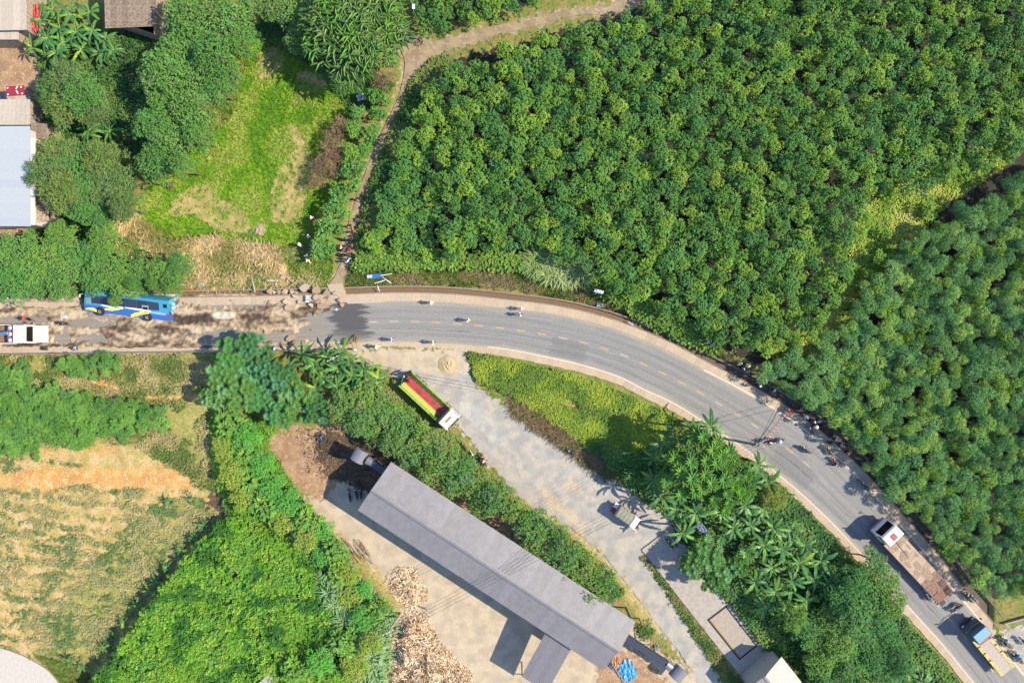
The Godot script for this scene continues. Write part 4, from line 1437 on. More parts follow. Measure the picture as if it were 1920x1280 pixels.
	for i in list.size():
		tree("sapling", list[i][0], list[i][1], list[i][2], rng.randf_range(2.4, 3.6), "%s bright green tree from the top of the hedge beside the dirt track" % ord_word(i), "hedge beside the dirt track", [Color(1, 1, 1), Color(0.88, 0.95, 0.9), Color(1.05, 1.05, 0.95)][i % 3])
	list = [[640, 236, 17], [626, 262, 19], [612, 290, 20], [602, 318, 18], [594, 342, 14], [632, 290, 16], [620, 318, 16]]
	for i in list.size():
		tree("dead", list[i][0], list[i][1], list[i][2], 2.2, "%s withered brown shrub from the top along the meadow's right edge" % ord_word(i), "withered shrubs along the meadow", Color.WHITE, "shrub")
	# --- middle clump below the road
	list = [[432, 664, 30], [468, 652, 28], [416, 702, 32], [462, 694, 34], [498, 690, 26], [440, 738, 32], [488, 740, 30], [526, 720, 28], [556, 750, 34], [524, 772, 28], [590, 770, 24], [400, 740, 24]]
	for i in list.size():
		tree("rosette", list[i][0], list[i][1], list[i][2], rng.randf_range(3.6, 5.0), "%s big leaved green tree from the left in the clump below the guard rail" % ord_word(i), "big leaved trees below the guard rail", [Color(0.85, 0.95, 1), Color(0.75, 0.85, 1.0), Color(0.95, 0.95, 0.95)][i % 3])
	# --- hedge between the shed and the side road
	list = [[640, 762, 30], [684, 748, 30], [672, 792, 28], [716, 776, 32], [706, 812, 26], [752, 800, 32], [736, 832, 24], [790, 826, 32], [772, 856, 26], [826, 858, 32], [806, 884, 26], [860, 888, 32], [840, 914, 24], [894, 912, 30], [926, 936, 30], [902, 948, 22], [958, 958, 22], [996, 986, 32], [1036, 1004, 26], [1012, 1030, 30], [1056, 1040, 32], [1046, 1076, 30], [1092, 1078, 32], [1128, 1090, 26], [1082, 1110, 28], [1112, 1120, 28], [1146, 1112, 18], [1210, 1184, 17]]
	for i in list.size():
		tree("hedge", list[i][0], list[i][1], list[i][2], rng.randf_range(3.8, 5.6), "%s tree from the upper left of the long hedge between shed and side road" % ord_word(i), "hedge between the shed and the side road", [Color(1, 1, 1), Color(1.04, 1.04, 0.95), Color(0.9, 0.97, 1)][i % 3])
	# --- right centre
	tree("bright_rosette", 1318, 872, 62, 10.6, "big bright green tree with whorled leaves between the bananas beside the bend", "", Color(1.05, 1.1, 1))
	tree("bright_rosette", 1366, 912, 46, 9.4, "smaller bright green whorled tree touching the big one's lower right side", "", Color(1, 1.1, 1))
	list = [[1330, 1040, 32], [1300, 1064, 22], [1352, 1074, 28], [1384, 1066, 20], [1338, 1094, 20]]
	for i in list.size():
		tree("rosette", list[i][0], list[i][1], list[i][2], 4.2, "%s rosette leaved tree from the top above the concrete strip" % ord_word(i), "rosette trees above the concrete strip")
	list = [[1640, 1056, 24], [1606, 1092, 28], [1660, 1092, 28], [1634, 1124, 34], [1586, 1120, 30], [1676, 1132, 26], [1602, 1160, 34], [1652, 1166, 32], [1560, 1172, 30], [1618, 1200, 32], [1668, 1206, 26], [1574, 1214, 30], [1520, 1190, 28], [1640, 1236, 28], [1540, 1244, 28], [1592, 1256, 30], [1690, 1246, 26], [1490, 1160, 24], [1660, 1274, 28], [1540, 1290, 30], [1614, 1300, 30]]
	for i in list.size():
		tree("grove", list[i][0], list[i][1], list[i][2], rng.randf_range(4.0, 5.6), "%s leafy tree from the top in the grove below the flatbed lorry" % ord_word(i), "grove between the lane and the main road", [Color(0.9, 0.95, 1), Color(0.8, 0.92, 0.97), Color(1.02, 1.02, 0.95)][i % 3])
	tree("olive", 1452, 932, 24, 3.2, "brownish green feathery bush at the road edge among the bananas", "", Color(1.2, 1.0, 0.9), "bush")
	# --- bushes round the creeper thicket
	list = [[430, 800, 28], [462, 822, 24], [420, 842, 24], [458, 858, 26], [490, 872, 24], [434, 890, 26], [472, 906, 28], [510, 916, 24], [452, 936, 22], [498, 950, 26], [540, 944, 24], [530, 976, 24], [570, 972, 22], [600, 1000, 22], [572, 1010, 22], [628, 1036, 22], [604, 1044, 20], [650, 1076, 22], [626, 1084, 20], [676, 1110, 22], [652, 1122, 22], [704, 1146, 18], [680, 1158, 22], [700, 1196, 20], [650, 1200, 24], [604, 1230, 24], [668, 1240, 26], [560, 1250, 22]]
	for i in list.size():
		tree("hedge" if i % 3 else "sapling", list[i][0], list[i][1], list[i][2], rng.randf_range(2.4, 3.6), "%s bright green bush from the top of the strip along the creeper thicket" % ord_word(i), "bushes along the creeper thicket", [Color(1.0, 1.2, 0.95), Color(0.92, 1.18, 0.95), Color(1.05, 1.2, 0.9)][i % 3], "bush", "green_bush")
	# --- cassava
	var ca := PackedVector2Array(V([-60, 740, 10, 732, 100, 728, 150, 742, 210, 755, 290, 764, 318, 790, 270, 805, 180, 826, 80, 842, -60, 858]))
	var cb := PackedVector2Array(V([112, 672, 216, 668, 214, 690, 170, 704, 130, 696]))
	var cc := PackedVector2Array(V([-40, 694, 40, 692, 60, 720, 20, 735, -40, 735]))
	spots("cassava", [ca, cb, cc], 19.0, 1.7, 13.5, "low blue green cassava shrub in the patch below the guard rail", "cassava shrubs below the guard rail", [Color(0.9, 0.92, 0.72), Color(1.0, 1.0, 0.78), Color(0.84, 0.88, 0.75)], "shrub")
	bananas()

func spots(kind: String, polys: Array, gap: float, h: float, r: float, label: String, group: String, tints: Array, cat := "tree") -> void:
	var all := []
	for poly: PackedVector2Array in polys:
		var lo := Vector2(1e9, 1e9)
		var hi := -lo
		for q in poly:
			lo = lo.min(q)
			hi = hi.max(q)
		var y := lo.y
		var row := 0
		while y < hi.y:
			var x := lo.x + (gap * 0.5 if row % 2 else 0.0)
			while x < hi.x:
				var q := Vector2(x, y) + Vector2(rng.randf_range(-0.28, 0.28), rng.randf_range(-0.28, 0.28)) * gap
				if in_poly(q, poly):
					all.append(q)
				x += gap
			y += gap * 0.86
			row += 1
	# those that show largest, nearest the drone, are things of their own
	all.sort_custom(func(a, b): return (a - Vector2(960, 640)).length_squared() < (b - Vector2(960, 640)).length_squared())
	print(kind, " ", all.size())
	for i in mini(all.size(), 300):
		var q: Vector2 = all[i]
		var low_ := 0.62 if kind == "plantation" and q.x < 830 else 1.0
		tree(kind, q.x, q.y, r * rng.randf_range(0.78, 1.3), low_ * h * rng.randf_range(0.72, 1.2), label, group, tints[rng.randi() % tints.size()], cat)
	if all.size() > 300:
		var vs: Array = kinds[kind]
		var far_ := thing("outer_" + str(vs[0][0].name) + "s", "outer part of the " + group, cat + "s")
		far_.set_meta("kind", "stuff")
		for n in vs.size():
			var mine := []
			for i in range(300 + n, all.size(), vs.size()):
				mine.append(all[i])
			if mine.is_empty():
				continue
			var p: Dictionary = vs[n][0]
			var mm := MultiMesh.new()
			mm.transform_format = MultiMesh.TRANSFORM_3D
			mm.mesh = p.crown
			mm.instance_count = mine.size()
			for i in mine.size():
				var hh := h * rng.randf_range(0.72, 1.2)
				var at := plan(mine[i].x, mine[i].y, hh * 0.85)
				var sc: float = r * rng.randf_range(0.82, 1.2) / S * 1.04 / p.r
				var vsc: float = hh / p.h
				mm.set_instance_transform(i, Transform3D(Basis(Vector3.UP, rng.randf() * TAU).scaled(Vector3(sc, vsc, sc)), Vector3(at.x, ground_y(at.x, at.z) + p.lift * vsc, at.z)))
			var o := MultiMeshInstance3D.new()
			o.name = "crown"
			o.multimesh = mm
			o.material_override = leafm(tints[n % tints.size()])
			far_.add_child(o, true)
			o.set_meta("kind", "stuff")

func banana_leaf(l: float, w: float) -> ArrayMesh:
	# arching blade with a folded midrib and torn edges; grows along +x
	var mb := MB.new()
	var n := 9
	var lift := rng.randf_range(0.25, 0.7)
	var sag := rng.randf_range(-0.05, 0.35)
	var pts := []
	for i in n + 1:
		var t := float(i) / n
		pts.append(Vector3(l * t * (1.0 - 0.12 * t), l * (lift * t - (lift + sag) * t * t), rng.randf_range(-0.02, 0.02) * l))
	var tw := rng.randf_range(-0.3, 0.3)
	for i in n:
		var t0 := float(i) / n
		var t1 := float(i + 1) / n
		for sg in [-1.0, 1.0]:
			var w0: float = w * 0.5 * pow(sin(PI * clampf(t0 * 0.92 + 0.06, 0, 1)), 0.6)
			var w1: float = w * 0.5 * pow(sin(PI * clampf(t1 * 0.92 + 0.06, 0, 1)), 0.6)
			if t0 < 0.12:
				w0 *= 0.2
			w0 *= rng.randf_range(0.55, 1.0)
			w1 *= rng.randf_range(0.55, 1.0)
			var g := rng.randf_range(0.85, 1.15)
			mb.col = Color(0.050, 0.128, 0.034) * g
			if rng.randf() < 0.06:
				mb.col = Color(0.13, 0.23, 0.04) * g
			var dz: float = rng.randf_range(0.02, 0.1) * w
			mb.quad_up(pts[i], pts[i] + Vector3(0, w0 * (0.1 + sg * tw), w0 * sg), pts[i + 1] + Vector3(0, w1 * (0.1 + sg * tw) - dz * 0.5, w1 * sg), pts[i + 1])
		mb.col = Color(0.16, 0.24, 0.08)
		mb.tube([pts[i] + Vector3(0, 0.01, 0), pts[i + 1] + Vector3(0, 0.01, 0)], [0.03 * (1.2 - t0), 0.03 * (1.2 - t1)], 3, false)
	return mb.mesh()

func bananas() -> void:
	var leaves := []
	for i in 9:
		leaves.append(banana_leaf(2.1, rng.randf_range(0.38, 0.54)))
	var stem := MB.new()
	stem.tube([Vector3(0, -0.2, 0), Vector3(0.03, 0.9, 0), Vector3(0, 2.2, 0.04)], [0.16, 0.13, 0.08], 7)
	var sm := stem.mesh()
	var sets := [
		["%s banana plant from the left in the clump between the farmhouse and the barn", "banana plants by the farmhouse", 2.2, 1.0, [[76, 36], [98, 18], [112, 52], [88, 70], [132, 26], [142, 60], [120, 84], [168, 22], [172, 58], [152, 92], [196, 72], [212, 92], [188, 100], [104, 98], [60, 90]]],
		["%s banana plant from the left in the clump below the guard rail", "banana plants below the guard rail", 2.4, 1.0, [[566, 664], [588, 684], [612, 668], [632, 690], [606, 706], [654, 676], [660, 704], [632, 724], [684, 692], [688, 718], [662, 736], [706, 712], [640, 660], [590, 726], [540, 690], [700, 735]]],
		["%s banana plant from the left beside the big whorled tree", "banana plants round the big whorled tree", 4.6, 1.1, [[1226, 858], [1240, 832], [1268, 816], [1226, 898], [1240, 930], [1300, 806], [1334, 800], [1268, 954], [1304, 962], [1350, 960], [1396, 948], [1408, 906], [1424, 872], [1280, 1000]]],
		["%s banana plant from the top in the plot between the lane and the main road", "banana plants between the lane and the main road", 2.3, 1.05, [[1440, 906], [1432, 956], [1408, 986], [1450, 990], [1376, 990], [1484, 994], [1432, 1022], [1468, 1030], [1510, 1022], [1398, 1036], [1500, 1056], [1540, 1052], [1448, 1064], [1486, 1090], [1528, 1088], [1416, 1090], [1454, 1110], [1556, 1096], [1512, 1126], [1474, 1140], [1436, 1136], [1702, 1262], [1730, 1280], [1690, 1284]]],
		["%s small banana plant from the top in the row along the creeper thicket", "row of small banana plants along the creeper thicket", 0.9, 0.55, [[382, 984], [365, 1008], [338, 1030], [313, 1064], [292, 1090], [280, 1108], [258, 1134], [231, 1164], [195, 1214], [154, 1252], [130, 1238], [318, 942], [362, 936]]],
		["%s banana plant from the left standing alone among the feathery trees", "lone banana plants among the feathery trees", 2.0, 0.9, [[112, 226], [170, 240], [164, 252], [188, 406], [170, 398], [206, 246]]],
	]
	for s: Array in sets:
		for i in s[4].size():
			var q: Array = s[4][i]
			var hh: float = s[2] * rng.randf_range(0.85, 1.2)
			var at := plan(q[0], q[1], hh)
			at.y = ground_y(at.x, at.z)
			var o := thing("banana_plant", s[0] % ord_word(i), "banana plant", at, rng.randf() * TAU, s[1])
			part(o, "stem", sm, mat(see(120, 130, 70), 0.8), Transform3D(Basis.from_scale(Vector3(s[3], hh / 2.2, s[3])), Vector3.ZERO))
			var n := rng.randi_range(9, 12)
			for k in n:
				var young := rng.randf() < 0.05
				var g := rng.randf_range(0.6, 1.25) * float(s[3])
				var tint: Color = (Color(1.6, 1.3, 0.9) if k % 2 else Color(1.9, 1.15, 1.0)) if young else [Color(1, 1, 1), Color(0.85, 0.95, 1.0), Color(1.2, 1.15, 0.95)][k % 3]
				var bs := Basis(Vector3.UP, TAU * k / n + rng.randf_range(-0.3, 0.3)) * Basis(Vector3.BACK, rng.randf_range(-0.2, 0.35))
				part(o, "leaf", leaves[rng.randi() % leaves.size()], vmat(tint, 0.42, Color(0.10, 0.16, 0.04)), Transform3D(bs.scaled(Vector3.ONE * g), Vector3(0, hh * 0.98, 0)))

# ---------------------------------------------------------------- ground cover nobody could count
func tuft(style: String, n: int, cols: Array) -> ArrayMesh:
	var mb := MB.new()
	for i in n:
		mb.col = pick(cols)
		var a := rng.randf() * TAU
		var off_ := Vector3(rng.randf_range(-0.22, 0.22), 0, rng.randf_range(-0.22, 0.22))
		match style:
			"grass":
				var dir := Vector3(cos(a) * 0.7, rng.randf_range(0.5, 1.2), sin(a) * 0.7).normalized()
				mb.leaf(off_, dir, Vector3(-sin(a), 0.4, cos(a)), rng.randf_range(0.25, 0.5), 0.045, 0.3)
			"leafy":
				var dir := Vector3(cos(a), rng.randf_range(-0.1, 0.4), sin(a)).normalized()
				mb.leaf(off_ + Vector3(0, rng.randf_range(0.05, 0.3), 0), dir, Vector3(rng.randf_range(-0.4, 0.4), 1, rng.randf_range(-0.4, 0.4)), rng.randf_range(0.14, 0.26), rng.randf_range(0.09, 0.15), 0.15)
			"vine":
				var dir := Vector3(cos(a), rng.randf_range(-0.2, 0.7), sin(a)).normalized()
				mb.leaf(off_ + Vector3(0, rng.randf_range(0.0, 0.3), 0), dir, Vector3(rng.randf_range(-0.6, 0.6), 1, rng.randf_range(-0.6, 0.6)), rng.randf_range(0.18, 0.3), rng.randf_range(0.14, 0.2), 0.2)
			"reed":
				var dir := Vector3(cos(a) * 0.8, rng.randf_range(0.5, 1.0), sin(a) * 0.8).normalized()
				var p := off_ * 0.4
				var l := rng.randf_range(0.7, 1.2)
				var m := p + dir * l * 0.5
				var side := Vector3(-sin(a), 0, cos(a)) * 0.04
				var tip := p + Vector3(cos(a) * l * 0.9, dir.y * l * 0.45, sin(a) * l * 0.9)
				mb.tri(p - side * 0.5, m - side, m + side)
				mb.tri(m - side, tip, m + side)
			"straw":
				var dir := Vector3(cos(a), rng.randf_range(0.0, 0.5), sin(a)).normalized()
				mb.leaf(off_ * 1.5 + Vector3(0, rng.randf_range(0.0, 0.2), 0), dir, Vector3(-sin(a), 0.6, cos(a)), rng.randf_range(0.3, 0.7), 0.05, 0.1)
	return mb.mesh()

func scatter(called: String, label: String, cat: String, pts: Array, per_m2: float, meshes: Array, lo: float, hi: float, tints: Array, lift := 0.0, keep = null) -> void:
	var poly := to_m(PackedVector2Array(V(pts)))
	var a := Vector2(1e9, 1e9)
	var b := -a
	for q in poly:
		a = a.min(q)
		b = b.max(q)
	a = a.max(Vector2(-76, -52))
	b = b.min(Vector2(76, 52))
	var n := int((b.x - a.x) * (b.y - a.y) * per_m2)
	var clump := noise(hash(called) % 1000, 0.12, 3)
	var list := []
	for i in n:
		var q := Vector2(rng.randf_range(a.x, b.x), rng.randf_range(a.y, b.y))
		if not in_poly(q, poly):
			continue
		if keep != null and not keep.call(q, clump.get_noise_2d(q.x, q.y)):
			continue
		list.append(q)
	var mm := MultiMesh.new()
	mm.transform_format = MultiMesh.TRANSFORM_3D
	mm.use_colors = true
	mm.mesh = meshes[0]
	mm.instance_count = list.size()
	for i in list.size():
		var q: Vector2 = list[i]
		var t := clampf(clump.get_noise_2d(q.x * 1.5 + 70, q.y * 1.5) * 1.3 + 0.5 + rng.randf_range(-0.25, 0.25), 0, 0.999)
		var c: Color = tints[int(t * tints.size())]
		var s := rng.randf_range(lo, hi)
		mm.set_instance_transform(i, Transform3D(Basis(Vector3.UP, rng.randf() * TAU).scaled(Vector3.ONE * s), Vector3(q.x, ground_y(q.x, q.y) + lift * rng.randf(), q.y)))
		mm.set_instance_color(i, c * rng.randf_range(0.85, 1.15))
	var o := MultiMeshInstance3D.new()
	o.name = numbered(called)
	o.multimesh = mm
	o.material_override = vmat(Color.WHITE, 0.6, Color(0.12, 0.16, 0.04))
	add_child(o)
	tag(o, label, cat)
	o.set_meta("kind", "stuff")

func covers() -> void:
	var w := [Color(0.9, 0.9, 0.9), Color(1, 1, 1)]
	var grass := [tuft("grass", 12, w), tuft("grass", 12, w)]
	var leafy := [tuft("leafy", 14, w), tuft("leafy", 14, w), tuft("leafy", 14, w)]
	var reed := [tuft("reed", 16, w), tuft("reed", 16, w)]
	var straw := [tuft("straw", 12, w), tuft("straw", 12, w)]
	var paved_free := func(q: Vector2, _n: float) -> bool:
		return not label_at(q.x, q.y) in [4, 5, 6, 13]
	# meadow
	var on_grass := func(q: Vector2, n: float) -> bool:
		return (label_at(q.x, q.y) == 1 or rng.randf() < 0.12) and (n > -0.4 or rng.randf() < 0.5) and (sin((q.x * 0.92 + q.y * 0.38) * 8.5) > -0.45 or rng.randf() < 0.25)
	scatter("meadow_grass", "bright green grass of the meadow with dry patches", "grass", [440, 40, 520, 60, 600, 110, 660, 170, 660, 250, 650, 300, 600, 440, 540, 470, 330, 460, 250, 420, 255, 380, 330, 300, 400, 220], 42.0, grass, 0.5, 1.0, [Color(0.13, 0.27, 0.02), Color(0.18, 0.34, 0.022), Color(0.28, 0.36, 0.06)], 0.0, on_grass)
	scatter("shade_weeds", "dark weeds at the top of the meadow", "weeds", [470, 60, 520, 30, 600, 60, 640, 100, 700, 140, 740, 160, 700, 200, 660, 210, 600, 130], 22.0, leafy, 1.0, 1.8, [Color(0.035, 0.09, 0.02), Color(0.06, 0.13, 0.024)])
	scatter("dry_maize", "heap of dry straw coloured maize stalks at the meadow's lower edge", "maize", [205, 425, 250, 405, 275, 425, 330, 455, 420, 450, 510, 460, 530, 490, 470, 505, 345, 512, 300, 505, 230, 490], 26.0, straw, 0.8, 1.8, [Color(0.22, 0.22, 0.07), Color(0.34, 0.28, 0.11), Color(0.48, 0.36, 0.17), Color(0.56, 0.43, 0.23)], 0.4, func(q: Vector2, n: float) -> bool: return n > -0.12 or rng.randf() < 0.3)
	scatter("slope_weeds", "green and olive weeds mixed into the dry maize above the ditch", "weeds", [210, 430, 330, 458, 420, 452, 520, 465, 560, 500, 540, 530, 350, 540, 330, 505, 240, 490], 6.0, leafy, 0.6, 1.4, [Color(0.10, 0.15, 0.03), Color(0.18, 0.2, 0.05), Color(0.28, 0.24, 0.09)], 0.1, func(q: Vector2, n: float) -> bool: return n < 0.1)
	scatter("slope_stubble", "thin dry stubble on the slope above the ditch", "stubble", [340, 500, 540, 495, 600, 520, 600, 545, 480, 545, 345, 540], 9.0, straw, 0.7, 1.3, [Color(0.46, 0.34, 0.17), Color(0.56, 0.43, 0.23), Color(0.24, 0.24, 0.08)])
	scatter("crowd_grass", "green grass round the people at the foot of the meadow", "grass", [520, 470, 560, 455, 620, 480, 622, 520, 600, 545, 545, 515], 24.0, grass, 0.7, 1.3, [Color(0.12, 0.22, 0.03), Color(0.17, 0.26, 0.04), Color(0.22, 0.26, 0.08)], 0.0, paved_free)
	# verge between ditch and plantation
	scatter("verge_grass", "olive grass on the verge between ditch and plantation", "grass", [648, 500, 720, 480, 860, 490, 960, 490, 1050, 510, 1110, 530, 1180, 565, 1260, 600, 1340, 650, 1400, 690, 1370, 690, 1250, 632, 1100, 565, 950, 540, 800, 530, 650, 540], 24.0, grass, 0.6, 1.2, [Color(0.10, 0.14, 0.03), Color(0.16, 0.19, 0.05), Color(0.26, 0.21, 0.10)], 0.0, func(q: Vector2, n: float) -> bool: return label_at(q.x, q.y) != 6 and road_side(q).x < -2.2)
	scatter("verge_bushes", "yellow green leafy undergrowth along the plantation's edge", "undergrowth", [690, 470, 860, 480, 960, 478, 1050, 490, 1130, 520, 1200, 560, 1290, 605, 1350, 640, 1340, 660, 1240, 620, 1120, 545, 1000, 505, 860, 500, 660, 505], 14.0, leafy, 1.6, 2.8, [Color(0.07, 0.14, 0.02), Color(0.12, 0.19, 0.025), Color(0.10, 0.20, 0.03)], 0.4)
	scatter("tall_reeds", "tall arching reed grass at the plantation's lower edge", "reeds", [985, 480, 1040, 478, 1095, 500, 1090, 525, 1030, 520, 1000, 505], 12.0, reed, 1.6, 2.4, [Color(0.14, 0.2, 0.06), Color(0.20, 0.25, 0.09)], 0.6)
	scatter("track_weeds", "weeds between the dirt track and the plantation", "weeds", [676, 470, 668, 450, 686, 380, 714, 300, 745, 230, 765, 170, 800, 120, 835, 95, 850, 120, 800, 180, 775, 250, 745, 320, 715, 390, 700, 470], 14.0, leafy, 0.9, 1.8, [Color(0.04, 0.10, 0.02), Color(0.07, 0.14, 0.024), Color(0.12, 0.16, 0.04)], 0.1, paved_free)
	# clearing between the plantations
	scatter("clearing_weeds", "yellow green weeds in the clearing between the two plantations", "weeds", [1940, 262, 1850, 330, 1760, 392, 1700, 470, 1630, 560, 1560, 640, 1500, 690, 1440, 685, 1520, 610, 1590, 520, 1600, 430, 1640, 345, 1760, 300, 1880, 262], 20.0, leafy, 0.9, 1.7, [Color(0.12, 0.20, 0.02), Color(0.22, 0.29, 0.03), Color(0.30, 0.33, 0.06)])
	# bank between the two roads
	scatter("bank_grass", "lush yellow green growth on the bank between main and side road", "grass", [880, 662, 960, 678, 1080, 706, 1170, 740, 1260, 784, 1330, 824, 1300, 850, 1240, 860, 1200, 880, 1120, 850, 1040, 790, 950, 735, 895, 712], 30.0, leafy, 0.9, 1.7, [Color(0.09, 0.15, 0.02), Color(0.15, 0.22, 0.02), Color(0.21, 0.26, 0.025)], 0.2, func(q: Vector2, n: float) -> bool: return (n > -0.32 or rng.randf() < 0.6) and label_at(q.x, q.y) != 2 and label_at(q.x, q.y) != 4 and road_side(q).y < -1.0)
	scatter("brown_brush", "dry reddish brown brush along the side road", "brush", [950, 728, 1000, 756, 1070, 800, 1130, 850, 1170, 900, 1130, 890, 1040, 830, 960, 772], 20.0, straw, 0.8, 1.5, [Color(0.24, 0.17, 0.09), Color(0.32, 0.23, 0.12), Color(0.16, 0.15, 0.06)], 0.2)
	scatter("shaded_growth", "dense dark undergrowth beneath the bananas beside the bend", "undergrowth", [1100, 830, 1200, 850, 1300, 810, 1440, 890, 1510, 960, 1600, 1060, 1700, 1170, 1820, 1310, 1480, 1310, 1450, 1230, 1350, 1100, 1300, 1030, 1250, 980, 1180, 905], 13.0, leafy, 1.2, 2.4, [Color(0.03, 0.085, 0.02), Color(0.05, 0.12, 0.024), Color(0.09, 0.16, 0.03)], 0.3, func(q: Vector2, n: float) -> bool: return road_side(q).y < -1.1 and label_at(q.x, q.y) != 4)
	scatter("roadside_weeds", "light green weeds along the lower road shoulder", "weeds", [1440, 905, 1500, 950, 1560, 1010, 1700, 1165, 1800, 1285, 1840, 1340, 1780, 1340, 1690, 1220, 1560, 1060, 1440, 940], 22.0, leafy, 0.9, 1.6, [Color(0.07, 0.14, 0.02), Color(0.12, 0.19, 0.03), Color(0.16, 0.22, 0.03)], 0.0, func(q: Vector2, n: float) -> bool: return road_side(q).y < -1.05)
	scatter("ditch_weeds", "strip of weeds between side road and concrete strip", "weeds", [1196, 1036, 1206, 1036, 1310, 1172, 1390, 1280, 1420, 1330, 1370, 1330, 1300, 1200, 1240, 1110], 16.0, leafy, 0.7, 1.3, [Color(0.05, 0.10, 0.02), Color(0.10, 0.15, 0.03), Color(0.16, 0.15, 0.05)], 0.0, func(q: Vector2, n: float) -> bool: return label_at(q.x, q.y) == 8)
	# lower left
	scatter("scrub", "yellowish scrub and dry weeds below the guard rail", "scrub", [-60, 668, 390, 664, 420, 720, 410, 920, 330, 905, 250, 830, 100, 838, -60, 856], 13.0, leafy, 0.7, 1.5, [Color(0.09, 0.13, 0.03), Color(0.20, 0.20, 0.06), Color(0.30, 0.25, 0.11)], 0.0, func(q: Vector2, n: float) -> bool: return label_at(q.x, q.y) == 10 and n > -0.28)
	scatter("field_tufts", "scattered green tufts on the orange tan field", "tufts", [-60, 840, 330, 900, 420, 960, 180, 1275, 100, 1260, -60, 1200], 14.0, leafy, 0.4, 1.3, [Color(0.10, 0.16, 0.05), Color(0.18, 0.21, 0.08), Color(0.34, 0.28, 0.13), Color(0.24, 0.24, 0.10)], 0.0, func(q: Vector2, n: float) -> bool: return label_at(q.x, q.y) in [10, 14] and rng.randf() < 0.34 + n * 0.7 + 0.34 * sin((q.y - q.x * 0.12) * 3.6 + n * 2.0) + (0.3 if label_at(q.x, q.y) == 10 else 0.0))
	scatter("lane_grass", "short green grass along the lane in the lower left corner", "grass", [0, 1205, 100, 1235, 180, 1270, 200, 1310, 130, 1310, 90, 1250, 40, 1222], 22.0, grass, 0.6, 1.0, [Color(0.13, 0.19, 0.04), Color(0.2, 0.23, 0.07)], 0.0, func(q: Vector2, n: float) -> bool: return label_at(q.x, q.y) == 8)
	scatter("creeper", "bright green creepers that smother the thicket at the bottom", "creeper", [432, 964, 470, 977, 560, 1012, 640, 1082, 718, 1172, 720, 1240, 715, 1320, 130, 1320, 190, 1268, 245, 1192, 304, 1112, 374, 1022], 22.0, [tuft("vine", 11, w)], 1.0, 1.9, [Color(0.04, 0.12, 0.018), Color(0.09, 0.22, 0.02), Color(0.12, 0.27, 0.022), Color(0.16, 0.27, 0.026), Color(0.10, 0.23, 0.03)], 0.6, func(q: Vector2, n: float) -> bool: return n > -0.4 or rng.randf() < 0.3)
	scatter("thicket_weeds", "green weeds under the bushes along the creeper thicket", "weeds", [400, 770, 520, 795, 500, 830, 560, 930, 610, 990, 660, 1070, 740, 1150, 722, 1180, 620, 1090, 520, 1010, 430, 960, 402, 870], 20.0, leafy, 1.1, 1.9, [Color(0.06, 0.15, 0.02), Color(0.10, 0.22, 0.024), Color(0.12, 0.24, 0.03)], 0.3, paved_free)
	scatter("thicket_reeds", "silvery arching reeds along the yard's left edge", "reeds", [560, 930, 610, 990, 650, 1060, 735, 1150, 728, 1250, 690, 1290, 670, 1200, 640, 1120, 590, 1060, 560, 1000], 2.6, reed, 1.4, 2.2, [Color(0.14, 0.24, 0.09), Color(0.18, 0.28, 0.12)], 0.8)
	scatter("hedge_weeds", "weeds and grass on the verge between hedge and side road", "weeds", [700, 690, 745, 715, 800, 770, 865, 830, 925, 895, 990, 955, 1062, 1000, 1120, 1050, 1170, 1110, 1150, 1120, 1060, 1030, 960, 960, 840, 860, 720, 760, 640, 720], 16.0, leafy, 0.9, 1.7, [Color(0.07, 0.13, 0.02), Color(0.13, 0.18, 0.03), Color(0.17, 0.2, 0.05)], 0.1, paved_free)
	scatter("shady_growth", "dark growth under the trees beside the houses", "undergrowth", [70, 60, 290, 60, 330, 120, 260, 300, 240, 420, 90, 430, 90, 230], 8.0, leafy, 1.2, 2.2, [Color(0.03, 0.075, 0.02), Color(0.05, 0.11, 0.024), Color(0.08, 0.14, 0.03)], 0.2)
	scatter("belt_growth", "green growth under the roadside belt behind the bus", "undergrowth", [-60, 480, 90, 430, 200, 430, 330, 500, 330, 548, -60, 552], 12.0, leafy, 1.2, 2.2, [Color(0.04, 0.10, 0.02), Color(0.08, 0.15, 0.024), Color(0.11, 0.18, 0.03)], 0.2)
	scatter("grove_edge", "yellow grass along the grove's right edge", "grass", [455, 80, 470, 100, 430, 220, 350, 290, 320, 330, 300, 330, 400, 200, 430, 120], 20.0, grass, 0.8, 1.4, [Color(0.14, 0.2, 0.03), Color(0.26, 0.26, 0.07)])
	scatter("mud_clods", "clods of mud and small stones strewn over the muddy road", "clods", [20, 570, 330, 560, 520, 556, 640, 548, 640, 590, 600, 626, 420, 618, 200, 646, 60, 640], 9.0, [rock(0.13, 81), rock(0.13, 82), rock(0.13, 83)], 0.25, 1.1, [Color(0.42, 0.34, 0.24), Color(0.30, 0.22, 0.15), Color(0.5, 0.44, 0.36)], 0.06)
	scatter("ditch_rubble", "broken stone and concrete rubble piled at the mouth of the dirt track", "rubble", [560, 545, 640, 540, 650, 560, 640, 580, 590, 588, 545, 570], 14.0, [rock(0.16, 84), rock(0.16, 85), rock(0.16, 86)], 0.4, 1.3, [Color(0.42, 0.35, 0.27), Color(0.34, 0.25, 0.17), Color(0.5, 0.46, 0.4)], 0.12)
	scatter("yard_gravel", "loose pale stones on the yard and the side road", "stones", [650, 660, 880, 664, 1100, 880, 1260, 970, 1300, 1150, 1330, 1260, 1240, 1200, 1060, 990, 860, 810, 720, 690], 0.9, [rock(0.08, 87), rock(0.08, 88)], 0.5, 1.4, [Color(0.45, 0.40, 0.33), Color(0.5, 0.47, 0.42), Color(0.36, 0.30, 0.22)])
